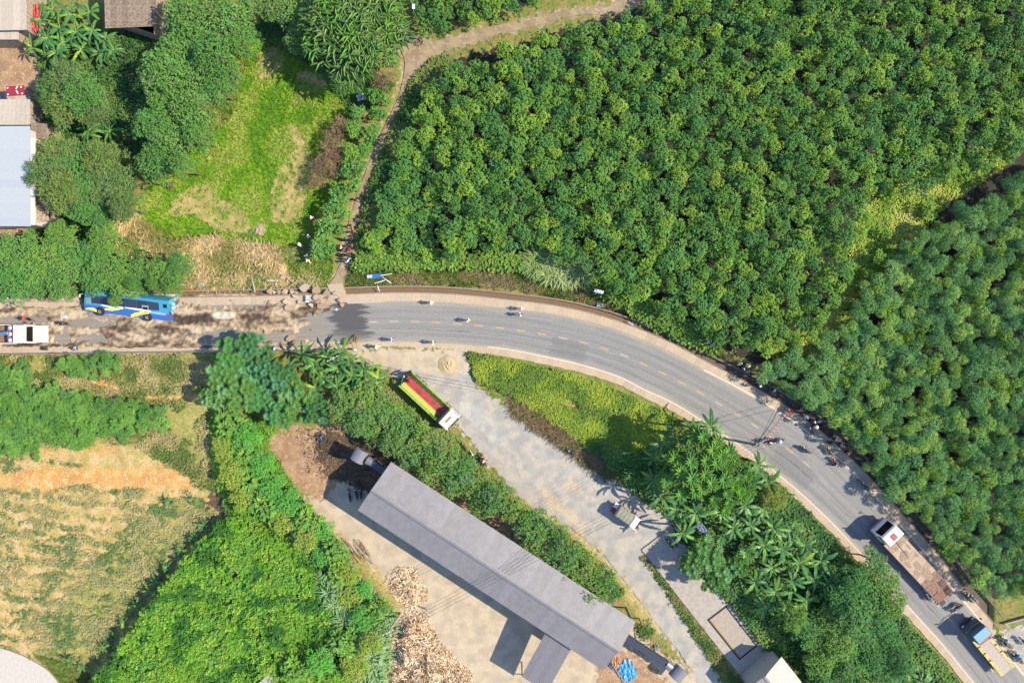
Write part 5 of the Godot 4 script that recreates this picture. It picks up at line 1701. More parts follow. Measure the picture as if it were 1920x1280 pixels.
	scatter("wood_waste", "dark bark and wood waste heaped at the upper left of the yard", "waste", [555, 805, 640, 800, 720, 835, 755, 870, 700, 925, 640, 905, 580, 890], 14.0, [rock(0.14, 91)], 0.25, 0.8, [Color(0.07, 0.05, 0.035), Color(0.11, 0.075, 0.05), Color(0.22, 0.13, 0.08)], 0.2)

func rock(r: float, seed_: int) -> ArrayMesh:
	var g := RandomNumberGenerator.new()
	g.seed = seed_
	var p := []
	for i in 14:
		var d := Vector3(g.randf_range(-1, 1), g.randf_range(-1, 1), g.randf_range(-1, 1)).normalized()
		p.append(d * r * g.randf_range(0.75, 1.2) * Vector3(1.2, 0.75, 1.0))
	# hull of the points
	var mb := MB.new()
	for i in p.size():
		for j in range(i + 1, p.size()):
			for k in range(j + 1, p.size()):
				var n: Vector3 = (p[j] - p[i]).cross(p[k] - p[i])
				var pos := false
				var neg := false
				for q in p.size():
					if q == i or q == j or q == k:
						continue
					var s: float = n.dot(p[q] - p[i])
					if s > 1e-7:
						pos = true
					elif s < -1e-7:
						neg = true
				if not (pos and neg):
					mb.face([p[i], p[j], p[k]], Vector3.ZERO)
	return mb.mesh()

# ---------------------------------------------------------------- vehicles
func wheel_on(o: Node3D, at: Vector3, r: float, w: float, rim: Material, side: float) -> void:
	var mb := MB.new()
	mb.wheel(Vector3.ZERO, [Vector2(r * 0.55, -w * 0.5), Vector2(r * 0.92, -w * 0.5), Vector2(r, -w * 0.36), Vector2(r, w * 0.36), Vector2(r * 0.92, w * 0.5), Vector2(r * 0.55, w * 0.5)], 16)
	var wh := part(o, "wheel", mb.mesh(), mat(Color(0.09, 0.09, 0.09), 0.9), Transform3D(Basis(), at))
	mb = MB.new()
	mb.wheel(Vector3.ZERO, [Vector2(r * 0.56, w * 0.45 * side), Vector2(r * 0.42, w * 0.3 * side), Vector2(r * 0.22, w * 0.3 * side), Vector2(r * 0.2, w * 0.5 * side), Vector2(0.005, w * 0.5 * side)], 14)
	mb.wheel(Vector3.ZERO, [Vector2(r * 0.56, -w * 0.4 * side), Vector2(0.005, -w * 0.3 * side)], 14)
	part(wh, "rim", mb.mesh(), rim)

func place(o: Node3D, front: Vector2, rear: Vector2, h: float, y := 0.0) -> float:
	# puts a thing that points along +x on the plan and returns the length it should have
	var a := plan(front.x, front.y, h)
	var b := plan(rear.x, rear.y, h)
	o.position = (a + b) * 0.5 + Vector3(0, y, 0)
	var d := a - b
	o.rotation.y = atan2(-d.z, d.x)
	return d.length()

func cab(o: Node3D, x0: float, x1: float, w: float, h: float, base: float, body: Material, roof: Material, trim: Material, slope := 0.25) -> void:
	# a lorry's cab: side outline drawn across, a slanted windscreen, side windows, lamps, bumper and mirrors
	var hw := w * 0.5
	var mb := MB.new()
	mb.slab([Vector2(x0, base), Vector2(x1, base), Vector2(x1 + 0.03, base + (h - base) * 0.5), Vector2(x1 - slope, h - 0.12), Vector2(x1 - slope - 0.15, h - 0.02), Vector2(x0, h - 0.02)], -hw, hw)
	part(o, "cab", mb.mesh(), body)
	mb = MB.new()
	mb.cbox(Vector3((x0 + x1 - slope) * 0.5 - 0.05, h + 0.02, 0), Vector3(x1 - x0 - slope - 0.12, 0.12, w * 0.95), 0.05)
	part(o, "roof", mb.mesh(), roof)
	mb = MB.new()
	var y0 := base + (h - base) * 0.53
	mb.face([Vector3(x1 + 0.035, y0, -hw * 0.9), Vector3(x1 + 0.035, y0, hw * 0.9), Vector3(x1 - slope + 0.02, h - 0.16, hw * 0.84), Vector3(x1 - slope + 0.02, h - 0.16, -hw * 0.84)], Vector3(x0, base, 0))
	part(o, "windscreen", mb.mesh(), glass_mat())
	for s in [-1, 1]:
		mb = MB.new()
		mb.box(Vector3((x0 + x1) * 0.5 + 0.1, (y0 + h) * 0.5 - 0.06, s * (hw + 0.004)), Vector3((x1 - x0) * 0.5, (h - y0) * 0.66, 0.012))
		part(o, "side_window", mb.mesh(), glass_mat())
		mb = MB.new()
		mb.tube([Vector3(x1 - 0.1, h - 0.45, s * hw), Vector3(x1 + 0.12, h - 0.35, s * (hw + 0.22))], [0.025, 0.025], 4)
		mb.cbox(Vector3(x1 + 0.12, h - 0.55, s * (hw + 0.25)), Vector3(0.1, 0.42, 0.2), 0.03)
		part(o, "mirror", mb.mesh(), trim)
		mb = MB.new()
		mb.cbox(Vector3(x1 + 0.03, base + 0.25, s * hw * 0.74), Vector3(0.08, 0.2, 0.34), 0.02)
		part(o, "headlight", mb.mesh(), mat(Color(0.8, 0.8, 0.76), 0.2))
	mb = MB.new()
	mb.cbox(Vector3(x1 + 0.06, base + 0.02, 0), Vector3(0.22, 0.3, w * 0.98), 0.05)
	part(o, "bumper", mb.mesh(), trim)

func chassis(o: Node3D, x0: float, x1: float, w: float) -> void:
	var mb := MB.new()
	for s in [-1, 1]:
		mb.box(Vector3((x0 + x1) * 0.5, 0.72, s * w * 0.18), Vector3(x1 - x0, 0.24, 0.12))
	for k in 4:
		mb.box(Vector3(lerpf(x0, x1, (k + 0.5) / 4), 0.7, 0), Vector3(0.14, 0.14, w * 0.4))
	part(o, "chassis", mb.mesh(), mat(Color(0.1, 0.1, 0.1), 0.8))

func fittings(o: Node3D, xr: float, hw: float, y: float) -> void:
	for s in [-1, 1]:
		var mb := MB.new()
		mb.cbox(Vector3(xr - 0.03, y, s * hw * 0.8), Vector3(0.06, 0.12, 0.34), 0.015)
		part(o, "tail_light", mb.mesh(), mat(Color(0.6, 0.05, 0.04), 0.3))

func vehicles() -> void:
	bus()
	var white := mat(Color(0.86, 0.86, 0.86), 0.35, 0, "fine", 0.4)
	var black := mat(Color(0.12, 0.12, 0.125), 0.6)
	var chrome := mat(see(190, 190, 186), 0.4, 0.3)
	# --- green tipper lorry with a red bed
	var o := thing("tipper_lorry", "long lime green tipper lorry with a red floored bed and white cab", "lorry")
	var L := place(o, Vector2(850, 795), Vector2(757, 709), 2.6)
	var h := L * 0.5
	var green := mat(see(190, 240, 96), 0.5, 0, "fine", 0.4)
	var dgreen := mat(see(52, 110, 70), 0.55, 0, "fine", 0.4)
	chassis(o, -h + 0.3, h - 0.3, 2.3)
	cab(o, h - 1.55, h, 2.35, 2.75, 0.75, white, white, mat(see(96, 130, 130), 0.5), 0.2)
	var mb := MB.new()
	for s in [-0.28, 0.22]:
		mb.cbox(Vector3(h - 0.9, 2.86, s), Vector3(0.3, 0.04, 0.5), 0.015)
	part(o, "rust_marks", mb.mesh(), mat(see(206, 140, 104), 0.8))
	var bx0 := -h + 0.15
	var bx1 := h - 1.75
	mb = MB.new()
	mb.box(Vector3((bx0 + bx1) * 0.5, 1.22, 0), Vector3(bx1 - bx0, 0.1, 2.0))
	part(o, "bed_floor", mb.mesh(), mat(see(226, 74, 86), 0.6, 0, "fine", 0.3))
	mb = MB.new()
	for e in [[-1.8, 0.1, 0.8, 0.4], [0.6, -0.1, 0.5, 0.3], [1.7, 0.1, 0.9, 0.45], [-0.4, 0.2, 0.4, 0.2]]:
		var ring := []
		for i in 9:
			var an := TAU * i / 9
			ring.append(Vector3(e[0] + cos(an) * e[2] * rng.randf_range(0.5, 1.0), 1.278, e[1] + sin(an) * e[3] * rng.randf_range(0.5, 1.0)))
		mb.face(ring, Vector3.ZERO)
	part(o, "bed_stain", mb.mesh(), mat(see(190, 96, 96), 0.8, 0, "dirt", 0.7))
	for s in [-1, 1]:
		mb = MB.new()
		mb.face([Vector3(bx0, 1.2, 0.95 * s), Vector3(bx1, 1.2, 0.95 * s), Vector3(bx1, 2.15, 1.2 * s), Vector3(bx0, 2.15, 1.2 * s)], Vector3(0, 3, 0))
		mb.face([Vector3(bx0, 1.1, 1.02 * s), Vector3(bx1, 1.1, 1.02 * s), Vector3(bx1, 2.15, 1.26 * s), Vector3(bx0, 2.15, 1.26 * s)], Vector3(0, 1, 0))
		mb.box(Vector3((bx0 + bx1) * 0.5, 2.17, 1.23 * s), Vector3(bx1 - bx0, 0.07, 0.12))
		for k in 8:
			mb.box(Vector3(lerpf(bx0, bx1, (k + 0.5) / 8), 1.65, 1.19 * s), Vector3(0.09, 0.95, 0.12), Basis(Vector3.RIGHT, -0.24 * s))
		part(o, "bed_side", mb.mesh(), green)
		# wedge of the wheel box along the inner floor
		mb = MB.new()
		mb.face([Vector3(bx0 + 0.1, 1.29, 0.5 * s), Vector3(bx1 - 0.8, 1.29, 0.5 * s), Vector3(bx1 - 0.8, 1.62, 1.04 * s), Vector3(bx0 + 0.1, 1.62, 1.04 * s)], Vector3(0, 0, 0))
		part(o, "bed_slope", mb.mesh(), mat(see(216, 226, 90), 0.6, 0, "grain", 0.35))
		mb = MB.new()
		mb.box(Vector3(bx0 - 0.28, 1.7, 0.72 * s), Vector3(0.07, 0.9, 1.0), Basis(Vector3.UP, 0.5 * s) * Basis(Vector3.BACK, -0.6))
		part(o, "tailgate", mb.mesh(), dgreen)
	mb = MB.new()
	mb.box(Vector3(bx1 + 0.05, 1.75, 0), Vector3(0.1, 1.1, 2.4))
	mb.box(Vector3(bx1 + 0.2, 2.32, 0), Vector3(0.42, 0.06, 2.3))
	part(o, "headboard", mb.mesh(), green)
	mb = MB.new()
	mb.box(Vector3(bx1 - 0.7, 2.19, 1.15), Vector3(1.5, 0.05, 0.18))
	mb.box(Vector3(bx1 - 0.1, 2.2, 0.5), Vector3(0.12, 0.05, 1.2))
	part(o, "tarp_rail", mb.mesh(), dgreen)
	for x in [h - 0.8, h - 2.2, -h + 2.3, -h + 1.1]:
		for s in [-1, 1]:
			wheel_on(o, Vector3(x, 0.5, s * 1.0), 0.5, 0.34, chrome, s)
	fittings(o, bx0, 1.1, 0.95)
	# --- flatbed lorry
	o = thing("flatbed_lorry", "white cabbed flatbed lorry with a long rusty sand strewn bed", "lorry")
	L = place(o, Vector2(1654, 987), Vector2(1770, 1110), 2.0)
	h = L * 0.5
	chassis(o, -h, h - 0.4, 2.5)
	cab(o, h - 2.1, h, 2.5, 3.0, 0.8, white, white, mat(see(150, 156, 162), 0.5), 0.45)
	mb = MB.new()
	mb.cbox(Vector3(h - 1.45, 3.12, 0), Vector3(0.8, 0.08, 0.75), 0.03)
	part(o, "roof_hatch", mb.mesh(), mat(see(206, 70, 84), 0.5, 0, "dirt", 0.5))
	mb = MB.new()
	mb.face([Vector3(h - 2.1, 3.0, -1.15), Vector3(h - 2.1, 3.0, 1.15), Vector3(h - 2.5, 2.3, 1.15), Vector3(h - 2.5, 2.3, -1.15)], Vector3(h, 1, 0))
	part(o, "air_deflector", mb.mesh(), mat(see(140, 136, 148), 0.6))
	var rust := [mat(see(228, 208, 184), 0.95, 0, "grain", 0.22), mat(see(220, 200, 178), 0.95, 0, "grain", 0.25), mat(see(234, 214, 186), 0.95, 0, "grain", 0.2), mat(see(212, 188, 168), 0.95, 0, "grain", 0.3)]
	var px := h - 2.45
	var n := 12
	var bl := (px + h) / n
	for k in n:
		mb = MB.new()
		mb.box(Vector3(px - bl * (k + 0.5), 1.2 + (k % 3) * 0.006, 0), Vector3(bl * 0.985, 0.1, 2.7))
		part(o, "deck_plate", mb.mesh(), rust[(k * 7 + k / 3) % 4] if k < n - 3 else mat(see(196, 164, 146), 0.95, 0, "dirt", 0.3))
	for s in [-1, 1]:
		mb = MB.new()
		mb.box(Vector3((px - h) * 0.5, 1.12, s * 1.37), Vector3(px + h, 0.2, 0.08))
		part(o, "side_rail", mb.mesh(), mat(see(120, 92, 76), 0.9))
	mb = MB.new()
	for e in [[3.4, 0.35, 0.45, 0.7, 0.4], [2.2, 0.55, 0.3, 0.4, 0.2], [1.9, -0.5, 0.35, 0.3, 0.9], [0.6, -0.35, 0.8, 0.9, 0.3], [-1.5, 0.1, 0.9, 0.5, 0.0], [-3.2, 0.2, 1.2, 0.7, 0.2], [2.8, -0.8, 0.5, 0.25, 0], [1.2, 0.9, 0.7, 0.2, 0], [-0.4, 0.9, 0.4, 0.3, 0], [-0.6, -0.8, 0.8, 0.3, 0], [-2.2, -0.7, 0.6, 0.35, 0]]:
		var ring := []
		for i in 10:
			var a := TAU * i / 10
			ring.append(Vector3(e[0] + cos(a) * e[2] * rng.randf_range(0.6, 1.0), 1.278, e[1] + sin(a) * e[3] * rng.randf_range(0.6, 1.0)))
		mb.face(ring, Vector3(0, 0, 0))
	part(o, "dirt_stain", mb.mesh(), mat(see(222, 200, 176), 0.95, 0, "dirt", 0.6))
	mb = MB.new()
	mb.tube([Vector3(px, 1.34, 0.2), Vector3(0.2, 1.3, -0.1)], [0.03, 0.03], 4)
	part(o, "winch_cable", mb.mesh(), black)
	mb = MB.new()
	mb.cbox(Vector3(px - 0.2, 1.5, 0.1), Vector3(0.4, 0.4, 0.7), 0.08)
	part(o, "winch", mb.mesh(), mat(see(120, 80, 64), 0.9))
	for s in [-1, 1]:
		# folded loading ramps with open rungs
		mb = MB.new()
		var r0 := Vector3(-h + 0.9 * (1 if s > 0 else 0.2), 1.3, s * 0.75)
		for q in [-0.32, 0.32]:
			mb.tube([r0 + Vector3(0, 0, q), r0 + Vector3(-2.6, -0.2 if s > 0 else -0.95, q)], [0.05, 0.05], 4)
		for i in 9:
			var p := r0 + Vector3(-2.6 * (i + 0.5) / 9, (-0.2 if s > 0 else -0.95) * (i + 0.5) / 9, 0)
			mb.box(p, Vector3(0.14, 0.05, 0.64))
		part(o, "loading_ramp", mb.mesh(), mat(see(84, 60, 58), 0.8))
	mb = MB.new()
	mb.face([Vector3(-h, 1.25, -1.35), Vector3(-h, 1.25, 1.35), Vector3(-h - 1.5, 0.85, 1.2), Vector3(-h - 1.5, 0.85, -1.2)], Vector3(0, 0, 0))
	mb.face([Vector3(-h, 1.1, -1.35), Vector3(-h, 1.1, 1.35), Vector3(-h - 1.5, 0.75, 1.2), Vector3(-h - 1.5, 0.75, -1.2)], Vector3(0, 3, 0))
	part(o, "rear_slope", mb.mesh(), mat(see(178, 138, 124), 0.95, 0, "dirt", 0.3))
	for x in [h - 1.0, h - 3.0, -h + 2.6, -h + 1.4]:
		for s in [-1, 1]:
			wheel_on(o, Vector3(x, 0.5, s * 1.05), 0.5, 0.34, chrome, s)
	fittings(o, -h - 1.5, 1.1, 0.85)
	# --- yellow and blue recovery lorry
	o = thing("recovery_lorry", "blue cabbed recovery lorry with a yellow edged loading bed", "lorry")
	L = place(o, Vector2(1823, 1172), Vector2(1898, 1263), 1.8)
	h = L * 0.5
	var teal := mat(see(130, 200, 228), 0.4, 0, "fine", 0.4)
	var yellow := mat(see(252, 240, 120), 0.5, 0, "dirt", 0.35)
	chassis(o, -h, h - 0.3, 2.2)
	cab(o, h - 1.9, h, 2.25, 2.6, 0.75, mat(see(60, 100, 130), 0.4), teal, black, 0.5)
	mb = MB.new()
	mb.box(Vector3(h - 0.75, 2.55, 0), Vector3(0.1, 0.08, 2.3))
	mb.tube([Vector3(h - 0.1, 2.1, -1.0), Vector3(h + 0.1, 2.15, 0), Vector3(h - 0.1, 2.1, 1.0)], [0.05, 0.05, 0.05], 5)
	part(o, "sun_visor", mb.mesh(), black)
	mb = MB.new()
	mb.box(Vector3(h - 1.95, 2.6, 0), Vector3(0.2, 0.14, 2.2))
	part(o, "beacon_bar", mb.mesh(), mat(see(190, 60, 90), 0.4))
	var bx := h - 2.2
	mb = MB.new()
	mb.box(Vector3((bx - h) * 0.5, 1.1, 0), Vector3(bx + h, 0.12, 2.3))
	part(o, "bed", mb.mesh(), mat(see(222, 210, 200), 0.8, 0, "grain", 0.3))
	for s in [-1, 1]:
		mb = MB.new()
		mb.box(Vector3((bx - h) * 0.5, 1.175, s * 0.93), Vector3(bx + h - 0.05, 0.05, 0.46))
		part(o, "yellow_runway", mb.mesh(), yellow)
		for k in 3:
			mb = MB.new()
			mb.box(Vector3(bx - 1.1 - k * 1.15, 1.215, s * 0.95), Vector3(0.16, 0.05, 0.34))
			part(o, "lashing_point", mb.mesh(), mat(see(110, 70, 66), 0.8))
	mb = MB.new()
	mb.box(Vector3(bx - 1.0, 1.2, 0), Vector3(0.08, 0.07, 1.3))
	part(o, "wheel_stop", mb.mesh(), mat(see(110, 90, 96), 0.7))
	mb = MB.new()
	mb.cbox(Vector3(bx - 0.25, 1.4, -0.2), Vector3(0.4, 0.45, 0.9), 0.06)
	part(o, "winch", mb.mesh(), mat(see(150, 110, 70), 0.8))
	for x in [h - 0.9, -h + 2.3, -h + 1.2]:
		for s in [-1, 1]:
			wheel_on(o, Vector3(x, 0.46, s * 0.95), 0.46, 0.3, chrome, s)
	mb = MB.new()
	mb.box(Vector3(-h + 0.9, 0.85, 1.25), Vector3(0.9, 0.3, 0.2))
	part(o, "side_locker", mb.mesh(), chrome)
	fittings(o, -h, 1.0, 0.9)
	# --- white crane lorry entering at the left
	o = thing("crane_lorry", "white crane lorry with a blue boom on the muddy road at the left edge", "lorry")
	L = place(o, Vector2(75, 626), Vector2(-40, 626), 2.2)
	h = L * 0.5
	chassis(o, -h, h - 0.3, 2.3)
	mb = MB.new()
	mb.slab([Vector2(h - 1.5, 0.7), Vector2(h, 0.7), Vector2(h, 1.35), Vector2(h - 0.2, 1.6), Vector2(h - 1.5, 1.75)], -1.08, 1.08)
	part(o, "bonnet", mb.mesh(), white)
	cab(o, h - 3.2, h - 1.3, 2.3, 2.7, 0.75, white, white, black, 0.35)
	mb = MB.new()
	mb.box(Vector3(h - 3.35, 2.3, 0), Vector3(0.22, 0.5, 2.2))
	part(o, "red_panel", mb.mesh(), mat(see(206, 110, 110), 0.6))
	for s in [-0.8, 0.0, 0.8]:
		mb = MB.new()
		mb.cbox(Vector3(h - 3.9, 2.0, s), Vector3(0.6, 0.9, 0.6), 0.18)
		part(o, "hydraulic_tank", mb.mesh(), mat(see(236, 226, 240), 0.4))
	mb = MB.new()
	mb.box(Vector3(h - 4.15, 1.6, 0), Vector3(0.35, 1.2, 2.3))
	part(o, "crane_base", mb.mesh(), mat(see(150, 110, 160), 0.6))
	mb = MB.new()
	mb.cbox(Vector3(h - 6.2, 2.75, -0.1), Vector3(4.8, 0.3, 0.3), 0.04)
	mb.cbox(Vector3(h - 4.2, 2.4, -0.1), Vector3(0.5, 0.9, 0.45), 0.06)
	part(o, "boom", mb.mesh(), mat(see(80, 150, 216), 0.45))
	mb = MB.new()
	mb.box(Vector3(-h * 0.35 - 0.8, 1.15, 0), Vector3(h * 1.2, 0.12, 2.4))
	part(o, "load_bed", mb.mesh(), mat(see(190, 150, 116), 0.9, 0, "dirt", 0.3))
	for s in [-1, 1]:
		mb = MB.new()
		mb.box(Vector3(-h * 0.35 - 0.8, 1.4, s * 1.22), Vector3(h * 1.2, 0.5, 0.07))
		part(o, "bed_board", mb.mesh(), white)
		for x in [h - 0.8, -h + 1.3, -h + 2.5]:
			wheel_on(o, Vector3(x, 0.5, s * 1.0), 0.5, 0.32, chrome, s)
	# --- little lorry with a canvas cover
	o = thing("small_lorry", "small white lorry with a grey green canvas cover parked on the side road", "lorry")
	L = place(o, Vector2(1199, 986), Vector2(1151, 953), 1.8)
	h = L * 0.5
	chassis(o, -h, h - 0.2, 1.4)
	cab(o, h - 1.15, h, 1.55, 1.9, 0.5, white, white, white, 0.4)
	mb = MB.new()
	var arc := [Vector2(-0.78, 0.75), Vector2(-0.8, 1.7), Vector2(-0.6, 1.93), Vector2(0, 2.0), Vector2(0.6, 1.93), Vector2(0.8, 1.7), Vector2(0.78, 0.75)]
	mb.prism(arc, -h + 0.65, h - 1.2)
	part(o, "canvas_cover", mb.mesh(), mat(see(184, 188, 170), 0.9, 0, "fine", 0.4))
	for k in 5:
		mb = MB.new()
		var x := lerpf(-h + 0.75, h - 1.3, k / 4.0)
		for i in arc.size() - 1:
			mb.tube([Vector3(x, arc[i].y + 0.01, arc[i].x * 1.01), Vector3(x, arc[i + 1].y + 0.01, arc[i + 1].x * 1.01)], [0.025, 0.025], 4, false)
		part(o, "cover_hoop", mb.mesh(), mat(see(166, 170, 148), 0.9))
	mb = MB.new()
	mb.box(Vector3(-h + 0.3, 0.85, -0.33), Vector3(0.55, 0.06, 0.85))
	part(o, "tailboard", mb.mesh(), white)
	mb = MB.new()
	mb.box(Vector3(-h + 0.3, 0.9, 0.3), Vector3(0.5, 0.06, 0.7))
	part(o, "red_load", mb.mesh(), mat(see(186, 30, 60), 0.7))
	mb = MB.new()
	mb.box(Vector3(0, 0.75, 0), Vector3(L - 1.3, 0.1, 1.55))
	part(o, "bed", mb.mesh(), white)
	for x in [h - 0.6, -h + 0.8]:
		for s in [-1, 1]:
			wheel_on(o, Vector3(x, 0.3, s * 0.68), 0.3, 0.18, chrome, s)
	fittings(o, -h, 0.7, 0.65)

func bus() -> void:
	# built upright along +x, then rolled on its right side
	var o := thing("overturned_bus", "blue coach with yellow and white swooshes lying on its side in the mud", "bus")
	var L := 11.4
	var h := L * 0.5
	var sky := mat(see(84, 198, 250), 0.3, 0, "fine", 0.3)
	var blue := mat(see(70, 136, 240), 0.3, 0, "fine", 0.3)
	var mb := MB.new()
	# roof and upper body, then the darker skirt
	mb.prism([Vector2(-1.24, 1.3), Vector2(-1.24, 2.75), Vector2(-1.05, 3.05), Vector2(-0.5, 3.15), Vector2(0.5, 3.15), Vector2(1.05, 3.05), Vector2(1.24, 2.75), Vector2(1.24, 1.3)], -h + 0.12, h - 0.25)
	part(o, "upper_body", mb.mesh(), sky)
	mb = MB.new()
	mb.prism([Vector2(-1.25, 0.35), Vector2(-1.25, 1.3), Vector2(1.25, 1.3), Vector2(1.25, 0.35)], -h, h - 0.02)
	part(o, "lower_body", mb.mesh(), blue)
	# front: a raked windscreen over the nose
	mb = MB.new()
	mb.slab([Vector2(h - 0.25, 1.3), Vector2(h - 0.02, 1.3), Vector2(h - 0.02, 1.55), Vector2(h - 0.25, 3.0)], -1.2, 1.2)
	part(o, "nose", mb.mesh(), sky)
	mb = MB.new()
	mb.face([Vector3(h + 0.01, 1.45, -1.1), Vector3(h + 0.01, 1.45, 1.1), Vector3(h - 0.2, 2.85, 1.05), Vector3(h - 0.2, 2.85, -1.05)], Vector3(0, 1, 0))
	part(o, "windscreen", mb.mesh(), glass_mat())
	for s in [-1, 1]:
		var z: float = s * 1.252
		var th: float = s * 0.01
		# side panes: driver's window, then a dark band of six
		mb = MB.new()
		mb.slab([Vector2(h - 0.95, 1.5), Vector2(h - 0.3, 1.5), Vector2(h - 0.42, 2.72), Vector2(h - 0.95, 2.72)], z - th, z + th)
		part(o, "driver_window", mb.mesh(), mat(see(150, 176, 186), 0.15))
		var wx0 := -h + 1.35
		var wx1 := h - 1.02
		for k in 6:
			mb = MB.new()
			var a := lerpf(wx0, wx1, k / 6.0) + 0.02
			var b := lerpf(wx0, wx1, (k + 1) / 6.0) - 0.02
			mb.slab([Vector2(a, 1.55 if k > 0 else 1.62), Vector2(b, 1.55), Vector2(b, 2.74), Vector2(a, 2.74 if k > 0 else 2.68)], z - th, z + th)
			part(o, "window_pane", mb.mesh(), mat(see(58, 66, 88) if k % 2 else see(66, 74, 94), 0.2))
		# painted swooshes, each a thin sheet proud of the panel
		var zz: float = s * 1.262
		var arcs := [
			["white_swoosh", mat(Color(0.9, 0.9, 0.9), 0.4), [[0.5, 1.38, 0.25], [1.5, 1.28, 0.34], [2.6, 1.36, 0.31], [3.4, 1.46, 0.09]]],
			["white_swoosh", mat(Color(0.9, 0.9, 0.9), 0.4), [[-3.2, 1.4, 0.16], [-2.2, 1.42, 0.25], [-1.0, 1.46, 0.22], [0.2, 1.5, 0.08]]],
			["yellow_swoosh", mat(Color(0.95, 0.8, 0.1), 0.4), [[0.55, 1.48, 0.22], [1.2, 1.18, 0.31], [2.1, 0.95, 0.28], [3.0, 0.92, 0.12]]],
			["yellow_swoosh", mat(Color(0.95, 0.8, 0.1), 0.4), [[-2.9, 1.05, 0.22], [-2.0, 1.0, 0.4], [-1.2, 0.72, 0.46], [-0.5, 0.42, 0.34]]],
			["yellow_swoosh", mat(Color(0.95, 0.8, 0.1), 0.4), [[3.95, 0.5, 0.34], [4.6, 0.72, 0.4], [5.2, 0.72, 0.22], [5.6, 0.6, 0.06]]],
			["pale_swoosh", mat(see(170, 214, 240), 0.4), [[-5.3, 1.2, 0.31], [-4.2, 1.24, 0.34], [-3.2, 1.22, 0.22], [-2.4, 1.14, 0.09]]],
		]
		for e: Array in arcs:
			mb = MB.new()
			for i in e[2].size() - 1:
				var p: Array = e[2][i]
				var q: Array = e[2][i + 1]
				for t in 4:
					var t0 := t / 4.0
					var t1 := (t + 1) / 4.0
					var y0 := lerpf(p[1], q[1], smoothstep(0, 1, t0))
					var y1 := lerpf(p[1], q[1], smoothstep(0, 1, t1))
					var w0 := lerpf(p[2], q[2], t0)
					var w1 := lerpf(p[2], q[2], t1)
					var x0 := lerpf(p[0], q[0], t0)
					var x1 := lerpf(p[0], q[0], t1)
					mb.face([Vector3(x0, y0 - w0 * 0.5, zz), Vector3(x1, y1 - w1 * 0.5, zz), Vector3(x1, y1 + w1 * 0.5, zz), Vector3(x0, y0 + w0 * 0.5, zz)], Vector3(0, 1, 0))
			part(o, e[0], mb.mesh(), e[1])
		for x in [h - 2.1, -h + 3.0]:
			mb = MB.new()
			mb.wheel(Vector3(x, 0.55, s * 1.256), [Vector2(0.62, 0.0), Vector2(0.5, 0.0)], 18)
			mb.wheel(Vector3(x, 0.55, s * 1.254), [Vector2(0.5, 0.0), Vector2(0.01, 0.0)], 18)
			part(o, "wheel_arch", mb.mesh(), mat(Color(0.1, 0.1, 0.12), 0.8))
			wheel_on(o, Vector3(x, 0.5, s * 1.16), 0.5, 0.3, mat(see(176, 174, 160), 0.6), s)
		mb = MB.new()
		mb.cbox(Vector3(-h - 0.01, 1.0, s * 1.05), Vector3(0.06, 0.5, 0.2), 0.02)
		mb.box(Vector3(-h + 0.5, 1.05, s * 1.262), Vector3(0.12, 0.5, 0.012))
		part(o, "tail_light", mb.mesh(), mat(see(206, 50, 60), 0.3))
		mb = MB.new()
		mb.tube([Vector3(h - 0.1, 2.7, s * 1.1), Vector3(h + 0.4, 2.6, s * 1.3)], [0.03, 0.03], 5)
		mb.cbox(Vector3(h + 0.42, 2.4, s * 1.3), Vector3(0.12, 0.4, 0.22), 0.04)
		part(o, "mirror", mb.mesh(), mat(Color(0.75, 0.75, 0.75), 0.5))
	# the smashed pane on the upper side: pale frame and a black hole
	mb = MB.new()
	mb.box(Vector3(-2.5, 1.8, -1.275), Vector3(0.85, 0.62, 0.012))
	var hole := part(o, "broken_pane", mb.mesh(), mat(see(200, 200, 206), 0.5))
	mb = MB.new()
	mb.box(Vector3(-2.5, 1.72, -1.285), Vector3(0.66, 0.42, 0.012))
	part(hole, "hole", mb.mesh(), mat(Color(0.03, 0.03, 0.03), 0.9))
	# crumpled rear end
	mb = MB.new()
	for i in 14:
		mb.box(Vector3(-h + rng.randf_range(-0.25, 0.1), rng.randf_range(1.4, 3.0), rng.randf_range(-1.1, 1.1)), Vector3(0.3, 0.5, 0.5) * rng.randf_range(0.5, 1.0), Basis(hemi(-1.0), rng.randf() * 2))
	part(o, "crushed_rear", mb.mesh(), mat(see(170, 220, 236), 0.4))
	mb = MB.new()
	mb.box(Vector3(-h + 0.55, 2.35, -1.27), Vector3(0.5, 0.5, 0.012))
	part(o, "rear_quarter_window", mb.mesh(), mat(Color(0.05, 0.05, 0.06), 0.3))
	mb = MB.new()
	mb.cbox(Vector3(0.5, 3.22, 0), Vector3(2.0, 0.16, 1.5), 0.05)
	part(o, "air_conditioner", mb.mesh(), sky)
	mb = MB.new()
	mb.box(Vector3(0, 0.45, 0), Vector3(L - 1.0, 0.1, 2.2))
	part(o, "underside", mb.mesh(), mat(Color(0.08, 0.08, 0.08), 0.9))
	# front points west and a little north; the left side lies uppermost
	var d := Vector3(-159, 0, -19).normalized()
	var yaw := atan2(-d.z, d.x)
	var b := Basis(Vector3.UP, yaw) * Basis(Vector3.RIGHT, deg_to_rad(70.0))
	o.basis = b
	var c := plan(238, 576, 1.2)
	# middle of the visible side panel to that spot
	var side := b * Vector3(0, 1.55, -1.25)
	o.position = Vector3(c.x, 1.35, c.z) - Vector3(side.x, side.y, side.z)

